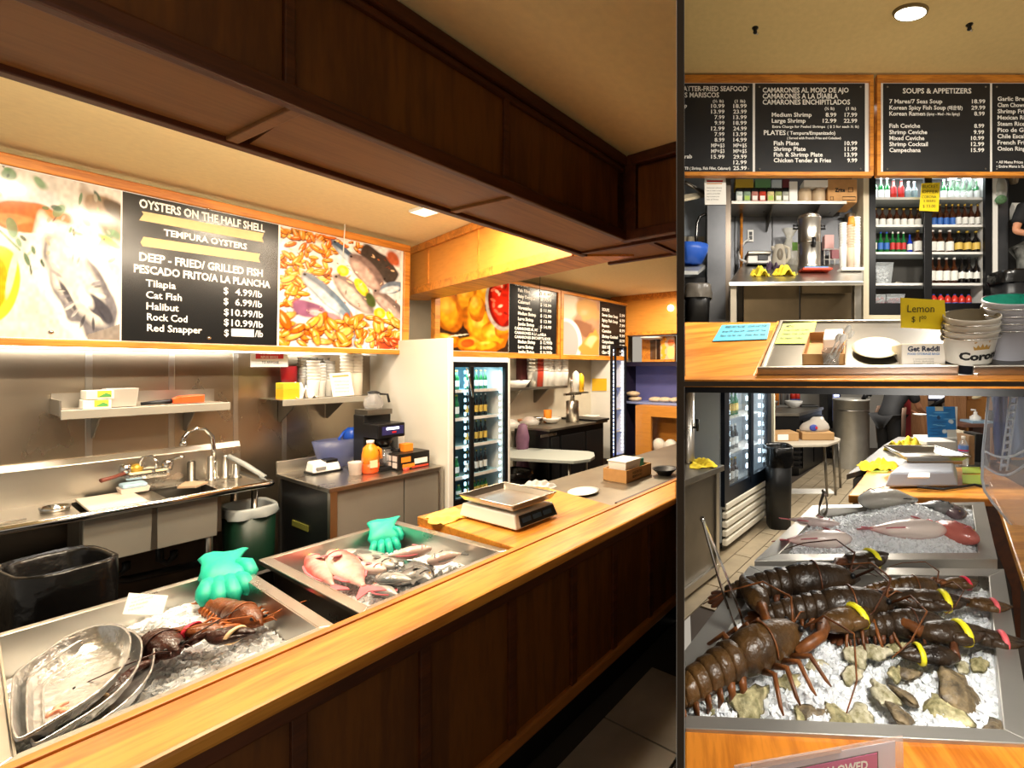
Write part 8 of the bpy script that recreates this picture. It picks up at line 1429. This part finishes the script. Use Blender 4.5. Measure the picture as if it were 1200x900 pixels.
for z,g,l,c,lab in((.5,1,0,0,'amber bottle on the aisle cooler floor'),(.85,2,0,1,'dark bottle on the lowest shelf of the aisle cooler'),(1.2,0,1,0,'green bottle on the middle shelf of the aisle cooler')):
 for k in range(7):
  a=F0+du*(FA+.14+k*.09)+dn*.2
  if k==0:o=solo('beer_bottle',bottle_mb(.25,.033),[GBOT[g],LBL[l],CAPM[c]],lab,'bottle',WM,lab,loc=(a.x,a.y,z+.001))
  else:c_=o.copy();COL.objects.link(c_);place(c_,WM,(a.x,a.y,z+.001))
light('AREA','aisle_cooler_glow',WM,tuple(F0+du*(FL*.6)+dn*.12+Vector((0,0,1.8))),5,(.75,.9,1),.5,tuple(F0+du*(FL*.6)+dn*.22+Vector((0,0,.6))),.1)
a=Bk(914,622);bag_bin('waste_bin','black waste bin with bag beside the aisle cooler',[p+Vector((a.x+.02,a.y+.17,0))for p in rrect(0,0,.27,.34,0)],Z_(526,a.y),0,.88,mat('bin_black','#1c1c1c',.4),BAGB,WM,.2,11)
# folding table, box, bread bag
q=[Wz(*p,.74)for p in((880,522),(970,520.5),(984,516),(985,513.5),(978,511.5),(880,511))];t=thing('folding_table','pale folding table in the aisle with bread and a box','table',Wz(940,516,.74)-Vector((0,0,.74)));mb=MB();mb.hexa([p-Vector((0,0,.035))for p in q],q);part('top',mb,mat('table_greige','#b4aa98',.45),t,WM,bev=.008)
for p in((966,519),(976,518),(982,513)):a=Wz(*p,.70);mb=MB();mb.tube([a,Vector((a.x+.03,a.y-.02,0))],.018,8);part('leg',mb,STEELD,t,WM)
a,b=Wz(967,519,.45),Wz(980,516,.45);mb=MB();mb.tube([Vector((a.x,a.y,.4)),Vector((b.x,b.y,.55))],.014,6);part('brace',mb,STEELD,t,WM)
q=Wz(920,517,.741);s=q.y/F;t=thing('cardboard_box','flat cardboard box with white label on the folding table','box',q,R(8));mb=MB();mb.box(-17*s,17*s,0,.3,0,9.5*s);part('carton',mb,mat('box_tan','#b48c5c',.7),t,bev=.004);mb=MB();mb.box(-9*s,4*s,-.004,0,1.2*s,8*s);part('label',mb,PAPER,t)
q=Wz(959,516,.741);s=q.y/F;t=thing('bread_carton','low cardboard tray holding a clear bread bag','box',q);mb=MB();mb.box(-19*s,19*s,0,.3,0,9*s);part('carton',mb,mat('box_tan','#b48c5c'),t,bev=.01)
t=thing('bread_bag','clear bag of bread with blue and red print in the cardboard tray','bag',q+Vector((0,.15,9*s)));mb=MB();mb.loft([[Vector((r*s*math.cos(a)*(1+.1*math.sin(3*a))+sh*s,r*.5*s*math.sin(a),z*s))for a in(2*PI*k/16 for k in range(16))]for r,z,sh in((17,0,0),(18,4,0),(15,9,1),(9,13,3),(6,17,4))]);part('bag_film',mb,mat('bread_film','#dcd2c4',.25,trans=.25,alpha=.85),t);mb=MB();mb.ell((-4*s,-8.5*s,5*s),5*s,1.2*s,4*s,None,12,8);part('print',mb,mat('print_blue','#3a4a9c',.5),t);mb=MB();mb.ell((-1*s,-9.2*s,5*s),1.8*s,.8*s,2*s,None,8,6);part('print',mb,mat('red','#c01c28'),t)
# black bar in the aisle
zb_=.98;b0,b1,b2=Wz(880,484,zb_),Wz(937,484,zb_),Wz(965,477,zb_);dv=b2-b1;b3_=b0+dv;t=thing('black_bar','black bar cabinet at the aisle end below bowls and jars','cabinet',Vector((b1.x,b1.y+.4,0)))
def quad_up(P,z0,z1,f=1.0):c=sum(P,Vector())/len(P);Q=[c+(p-c)*f for p in P];return MB().hexa([Vector((p.x,p.y,z0))for p in Q],[Vector((p.x,p.y,z1))for p in Q])
part('top',quad_up([b0,b1,b2,b3_],.93,.98),STEELD,t,WM,bev=.004);part('body',quad_up([b0,b1,b2,b3_],0,.93,.95),BLACKM,t,WM)
for k in range(2):a=b1+dv*(.08+.45*k);b=b1+dv*(.48+.45*k);off=Vector((.02,-.005,0))-dv.normalized()*0;q=[a*.97+b*.03,b,b+off,a+off];part('door',MB().hexa([Vector((p.x,p.y,.1))for p in q],[Vector((p.x,p.y,.85))for p in q]),BLACK,t,WM)
for k in range(6):a=b1+dv*.02+Vector((.0,-.03,0));mb=MB();mb.box(a.x-.12,a.x+.02,a.y-.02,a.y,.12+k*.08,.15+k*.08);part('vent_slat',mb,BLACK,t,WM)
def onbar(px,py):return Wz(px,py,zb_)
for(px,py,r_,h_,m_,nm,lab,cat)in((905,478,8,8,STEEL,'steel_bowl','steel bowl on the aisle bar nearest the cooler','bowl'),(931,478,10.5,8,WHITE,'white_bowl','wide white bowl on the aisle bar','bowl')):q=onbar(px,py);s=q.y/F;mb=MB();mb.lathe([(r_*.5*s,0),(r_*.95*s,h_*.7*s),(r_*s,h_*s),(r_*.9*s,h_*s),(r_*.45*s,.012),(.001,.012)],seg=18);solo(nm,mb,m_,lab,cat,loc=q+Vector((0,.06,.001)))
for(px,py,r_,h_,m_,nm,lab,cat)in((913,476.5,4.2,19,mat('print_orange','#ee8a24'),'orange_jar','orange jar behind the steel bowl on the bar','jar'),(899,476,3,16,mat('orange_red','#e0603c',.4),'red_jar','orange red jar at the cooler end of the bar','jar'),(906,476,5,20,mat('brown_jar','#5c4434',.4),'brown_jar','dark brown jar beside the orange jar','jar'),(921,476,3,24,mat('clear_lid','#c9c9c4'),'cup_stack','clear cup stack beside the orange jar','cups'),(926,476,3,24,mat('clear_lid','#c9c9c4'),'cup_stack','clear cup stack behind the wide white bowl','cups')):q=onbar(px,py);s=q.y/F;mb=MB();mb.lathe([(r_*s,0),(r_*s,h_*.85*s),(r_*.85*s,h_*s),(.001,h_*s)],seg=14);solo(nm,mb,m_,lab,cat,loc=q+Vector((0,.3,.001)))
for px,lab in((933,'red and blue squeeze bottle behind the white bowl'),(938.5,'second red and blue squeeze bottle behind the white bowl')):q=onbar(px,476.5);s=q.y/F;t=thing('squeeze_bottle',lab,'bottle',q+Vector((0,.25,.001)),0,WM,'red and blue bottles on the aisle bar');mb=MB();mb.lathe([(3.4*s,0),(3.4*s,8*s)],seg=14);part('blue_lower',mb,mat('sauce_blue','#2c4890',.4),t);mb=MB();mb.lathe([(3.4*s,8*s),(3.2*s,14*s),(1.4*s,17*s)],seg=14);part('red_upper',mb,mat('sauce_red','#d83c2c',.4),t);mb=MB();mb.lathe([(1.5*s,17*s),(1.4*s,20*s),(.001,20*s)],seg=10);part('cap',mb,WHITE,t)
q=onbar(951,477.5);mb=MB();mb.box(-.16,.16,-.02,.3,0,.03);solo('black_tray',mb,BLACK,'flat black tray on the end of the aisle bar','tray',loc=q+Vector((-.02,.05,.001)),bev=.006)
q=Bk(946,576);mb=MB();mb.box(-.35,.35,-.12,.12,0,.006);solo('floor_paper',mb,PAPER,'white paper lying on the aisle floor','paper',loc=(q.x,q.y,.001))
# far slim cooler with lamp ladder
Yf=8.2;t=thing('drinks_cooler','slim black cooler with a ladder of lamps at the aisle end','refrigerator',Vector((X_(977,Yf),Yf+.2,0)));part('cabinet',wbox(970,985.5,Yf+.02,0,2.0,.5),BLACKM,t,WM,bev=.01);part('glass',wbox(976,984,Yf+.0,.7,1.95,.02),mat('lilac_glass','#9ca4d8',.1,emit=.15),t,WM)
for k in range(20):part('lamp',wbox(978,983,Yf-.01,.74+k*.06,.765+k*.06,.012),LEDM,t,WM)
for k in range(6):part('vent_slat',wbox(973,985,Yf-.005,.12+k*.08,.16+k*.08,.02),STEELD,t,WM)
Yd=7.3;t=thing('steel_drum','large pale steel drum bin at the aisle end','bin',Vector((X_(1005.5,Yd),Yd+.3,0)));rd=21*Yd/F;zt2=Z_(468.5,Yd);mb=MB();mb.lathe([(rd,0),(rd*1.0,zt2-.03),(rd*1.04,zt2-.03),(rd*1.04,zt2),(rd*.97,zt2),(rd*.97,zt2-.1)],seg=36,caps=False);part('drum_wall',mb,mat('pale_drum','#c8c6be',.35,.6,var=.08),t);mb=MB();mb.lathe([(rd*1.01,zt2-.2),(rd*1.02,zt2-.19),(rd*1.01,zt2-.18)],seg=36,caps=False);part('drum_band',mb,STEEL,t);mb=MB();mb.lathe([(.001,zt2-.12),(rd*.96,zt2-.12)],seg=24);part('drum_lid',mb,STEELD,t)
q=Wp(1019,467,7.7);mb=MB();mb.tube([q+Vector((-.1,0,-.02)),q+Vector((-.05,0,.09)),q+Vector((.0,0,.06)),q+Vector((.05,0,.15))],[.05,.05,.04,.05],8);solo('black_strap',mb,BLACK,'black strap hanging over the back of the steel drum','strap')
# ------------------------------------------------------------------ people
def skin_mesh(name,joints,edges,parent,m,levels=2,extra=None):
 """one continuous surface grown round a skeleton: joints {key:(pos, rx, ry)}"""
 ks=list(joints);me=bpy.data.meshes.new(name);me.from_pydata([joints[k][0]for k in ks],[(ks.index(a),ks.index(b))for a,b in edges],[]);o=link(name,me,parent)
 sk=o.modifiers.new('skin','SKIN');sk.use_smooth_shade=True
 for i,k in enumerate(ks):d=me.skin_vertices[0].data[i];d.radius=joints[k][1:3];d.use_root=(i==0)
 ss=o.modifiers.new('sub','SUBSURF');ss.levels=levels;ss.render_levels=levels
 bpy.context.view_layer.update();ev=o.evaluated_get(bpy.context.evaluated_depsgraph_get());nm=bpy.data.meshes.new_from_object(ev);o.modifiers.clear();o.data=nm;nm.materials.clear();nm.materials.append(m);bpy.data.meshes.remove(me);return o
SKIN=mat('skin','#c88a66',.5,var=.06,scale=12,sss=.15);HAIR=mat('dark_hair','#1c1410',.6,bump=.4,scale=60);SHIRT=mat('black_shirt','#141416',.8,var=.2,scale=10);APRON=mat('brown_apron','#5c4638',.6,var=.15,scale=8);PANTS=mat('black_trousers','#161618',.8);CAMO=mat('camo_trousers','#8c8c86',.8,col2='#3c3e3a',scale=9);SHOE=mat('black_shoe','#0e0e0e',.5)
def V(*p):return Vector(p)
def person(label,loc,rz,M,sc,lean,armR,armL,shirt,pants,apron=None,head=True,stance=.1,handm=None):
 """standing figure facing +y before turning; armR/L: elbow, wrist"""
 t=thing('person',label,'person',loc,rz,M);t.matrix_basis=M@T3(*loc)@rotz(rz)@Matrix.Diagonal((sc,sc,sc,1));J={}
 lp=lambda z,y=0:V(0,y+lean*max(0,z-.95),z-.25*lean*max(0,z-.95))
 sh=lp(1.42);nk=lp(1.5);hd=lp(1.63,.03);ch=lp(1.28);wa=lp(1.08);pe=V(0,0,.95)
 J['pelvis']=(pe,.15,.11);J['waist']=(wa,.13,.1);J['chest']=(ch,.165,.115);J['neck0']=(sh,.1,.08);J['neck']=(nk,.055,.055);J['jaw']=(hd+V(0,.015,-.05),.062,.07);J['head']=(hd+V(0,0,.03),.078,.09);J['crown']=(hd+V(0,-.01,.09),.06,.07)
 E=[('pelvis','waist'),('waist','chest'),('chest','neck0'),('neck0','neck'),('neck','jaw'),('jaw','head'),('head','crown')]
 for s,nm,(el,wr)in((1,'r',armR),(-1,'l',armL)):
  so=sh+V(s*.17,0,-.03);J['sho'+nm]=(so,.06,.06);J['elb'+nm]=(V(*el),.042,.042);J['wri'+nm]=(V(*wr),.028,.026);E+=[('neck0','sho'+nm),('sho'+nm,'elb'+nm),('elb'+nm,'wri'+nm)]
  J['hip'+nm]=(V(s*.09,0,.88),.088,.09);J['kne'+nm]=(V(s*stance,.02,.48),.058,.06);J['ank'+nm]=(V(s*stance,-.02,.09),.04,.042);J['toe'+nm]=(V(s*stance,.12,.04),.04,.032);E+=[('pelvis','hip'+nm),('hip'+nm,'kne'+nm),('kne'+nm,'ank'+nm),('ank'+nm,'toe'+nm)]
  wv=V(*wr);d=(wv-V(*el)).normalized();sd=d.cross(V(0,0,1)).normalized()*s;pm=wv+d*.06;J['pal'+nm]=(pm,.036,.018);E.append(('wri'+nm,'pal'+nm))
  for k,(o_,ln)in enumerate(((-.026,.07),(-.009,.08),(.009,.075),(.026,.06))):
   b=pm+sd*o_+d*.028;J['f%d%s'%(k,nm)]=(b,.0105,.0105);J['g%d%s'%(k,nm)]=(b+d*ln*.55+V(0,0,-.012),.0095,.0095);J['h%d%s'%(k,nm)]=(b+d*ln*.8+V(0,0,-.035),.008,.008);E+=[('pal'+nm,'f%d%s'%(k,nm)),('f%d%s'%(k,nm),'g%d%s'%(k,nm)),('g%d%s'%(k,nm),'h%d%s'%(k,nm))]
  J['t0'+nm]=(wv+d*.03-sd*.03,.012,.012);J['t1'+nm]=(wv+d*.075-sd*.055+V(0,0,-.012),.009,.009);E+=[('wri'+nm,'t0'+nm),('t0'+nm,'t1'+nm)]
 body=skin_mesh('body',J,E,t,SKIN)
 J['hem']=(V(0,0,.84),.165,.125)
 def clothes(name,ks,es,m,f,add=.012):
  Q={k:(J[k][0],J[k][1]*f+add,J[k][2]*f+add)for k in ks};return skin_mesh(name,Q,es,t,m)
 cl=['hem','pelvis','waist','chest','neck0','shor','shol'];es=[('hem','pelvis'),('pelvis','waist'),('waist','chest'),('chest','neck0'),('neck0','shor'),('neck0','shol')]
 for nm in 'rl':J['slv'+nm]=(J['sho'+nm][0].lerp(J['elb'+nm][0],.75),.056,.056);cl.append('slv'+nm);es.append(('sho'+nm,'slv'+nm))
 clothes('shirt',cl,es,shirt,1.04,.022);pk=['pelvis','hipr','hipl','kner','knel','ankr','ankl'];clothes('trousers',pk,[('pelvis','hipr'),('pelvis','hipl'),('hipr','kner'),('hipl','knel'),('kner','ankr'),('knel','ankl')],pants,1.08,.018)
 for nm in 'rl':q=MB();q.ell(J['ank'+nm][0]+V(0,.07,-.04),.055,.135,.05,None,14,8);part('shoe',q,SHOE,t)
 q=MB();q.ell(hd+V(0,-.025,.055),.088,.098,.095,None,18,12);part('hair',q,HAIR,t)
 for s in(-1,1):
  q=MB();q.ell(hd+V(s*.032,.085,.02),.014,.01,.01,None,10,6);e=part('eye',q,WHITE,t);q=MB();q.ell(hd+V(s*.032,.094,.02),.006,.004,.006,None,8,6);part('iris',q,HAIR,e);q=MB();q.ell(hd+V(s*.085,0,.0),.014,.025,.035,None,10,8);part('ear',q,SKIN,t)
 q=MB();q.loft([[hd+V(x*w_,y,z)for x,y in((-1,.085),(1,.085),(.5,.085+d_),(-.5,.085+d_))]for z,w_,d_ in((.02,.008,.012),(-.005,.012,.026),(-.022,.016,.03),(-.03,.014,.012))]);part('nose',q,SKIN,t);q=MB();q.ell(hd+V(0,.083,-.055),.024,.01,.007,None,10,6);part('mouth',q,mat('lip','#8c4a44',.5),t)
 if apron:q=MB();q.loft([[V(math.sin(a)*r*1.15,math.cos(a)*r*.95+yy,z)for a in(R(-100+200*k/14)for k in range(15))]+[V(math.sin(a)*(r-.012)*1.15,math.cos(a)*(r-.012)*.95+yy,z)for a in(R(100-200*k/14)for k in range(15))]for z,r,yy in((.5,.18,.04),(.75,.195,.03),(.95,.205,.02),(1.06,.19,.06))]);part('apron',q,apron,t)
 return t
q=Bk(1040,566);Yq=6.75;q=Vector((X_(1041,Yq),Yq,0))
person('person in black shirt and brown apron bending over the counter',q,R(-62),WM,1.03,.55,((.2,.42,1.05),(.1,.66,.98)),((-.2,.4,1.04),(-.08,.64,.96)),SHIRT,PANTS,APRON)
mb=MB();mb.box(X_(1052,7.1),X_(1068,7.1),7.1,7.3,0,Z_(462,7.1));solo('red_board',mb,mat('deep_red','#8c1c20',.6),'deep red panel behind the bending person','panel',bev=.01)
q=Wp(1063,489,6.6);mb=MB();mb.lathe([(.05,0),(.1,.02),(.095,.022),(.001,.008)],seg=18);solo('white_plate',mb,WHITE,'small white plate in the hands of the bending person','plate',loc=(X_(1062,6.9),6.5,.99))
# second person reaching from behind the guard
q=Vector((X_(1175,7.35),7.35,0));person('person behind the clear guard reaching out a pale glove',q,R(78),WM,1.0,.1,((.22,.12,1.2),(.24,.38,1.28)),((-.24,.0,1.15),(-.22,.12,.95)),mat('blue_shirt','#6c86b4',.8),PANTS,None)
mb=MB();mb.ell((0,0,0),.09,.05,.035,roty(R(-15)),12,8);solo('cream_glove',mb,mat('cream_cloth','#e0d0a8',.8),'cream cloth held in the reaching hand','cloth',loc=Wp(1145,465,7.3))
# person past the upper cooler, mostly cut by the picture edge
Yq=4.92;q=Vector((X_(1213,Yq),Yq,E_+.445));person('person in black top and camouflage trousers past the dark rack',q,R(170),WM,.95,.2,((.26,.1,1.1),(.2,.3,1.0)),((-.24,.1,1.1),(-.18,.32,1.05)),SHIRT,CAMO,None)
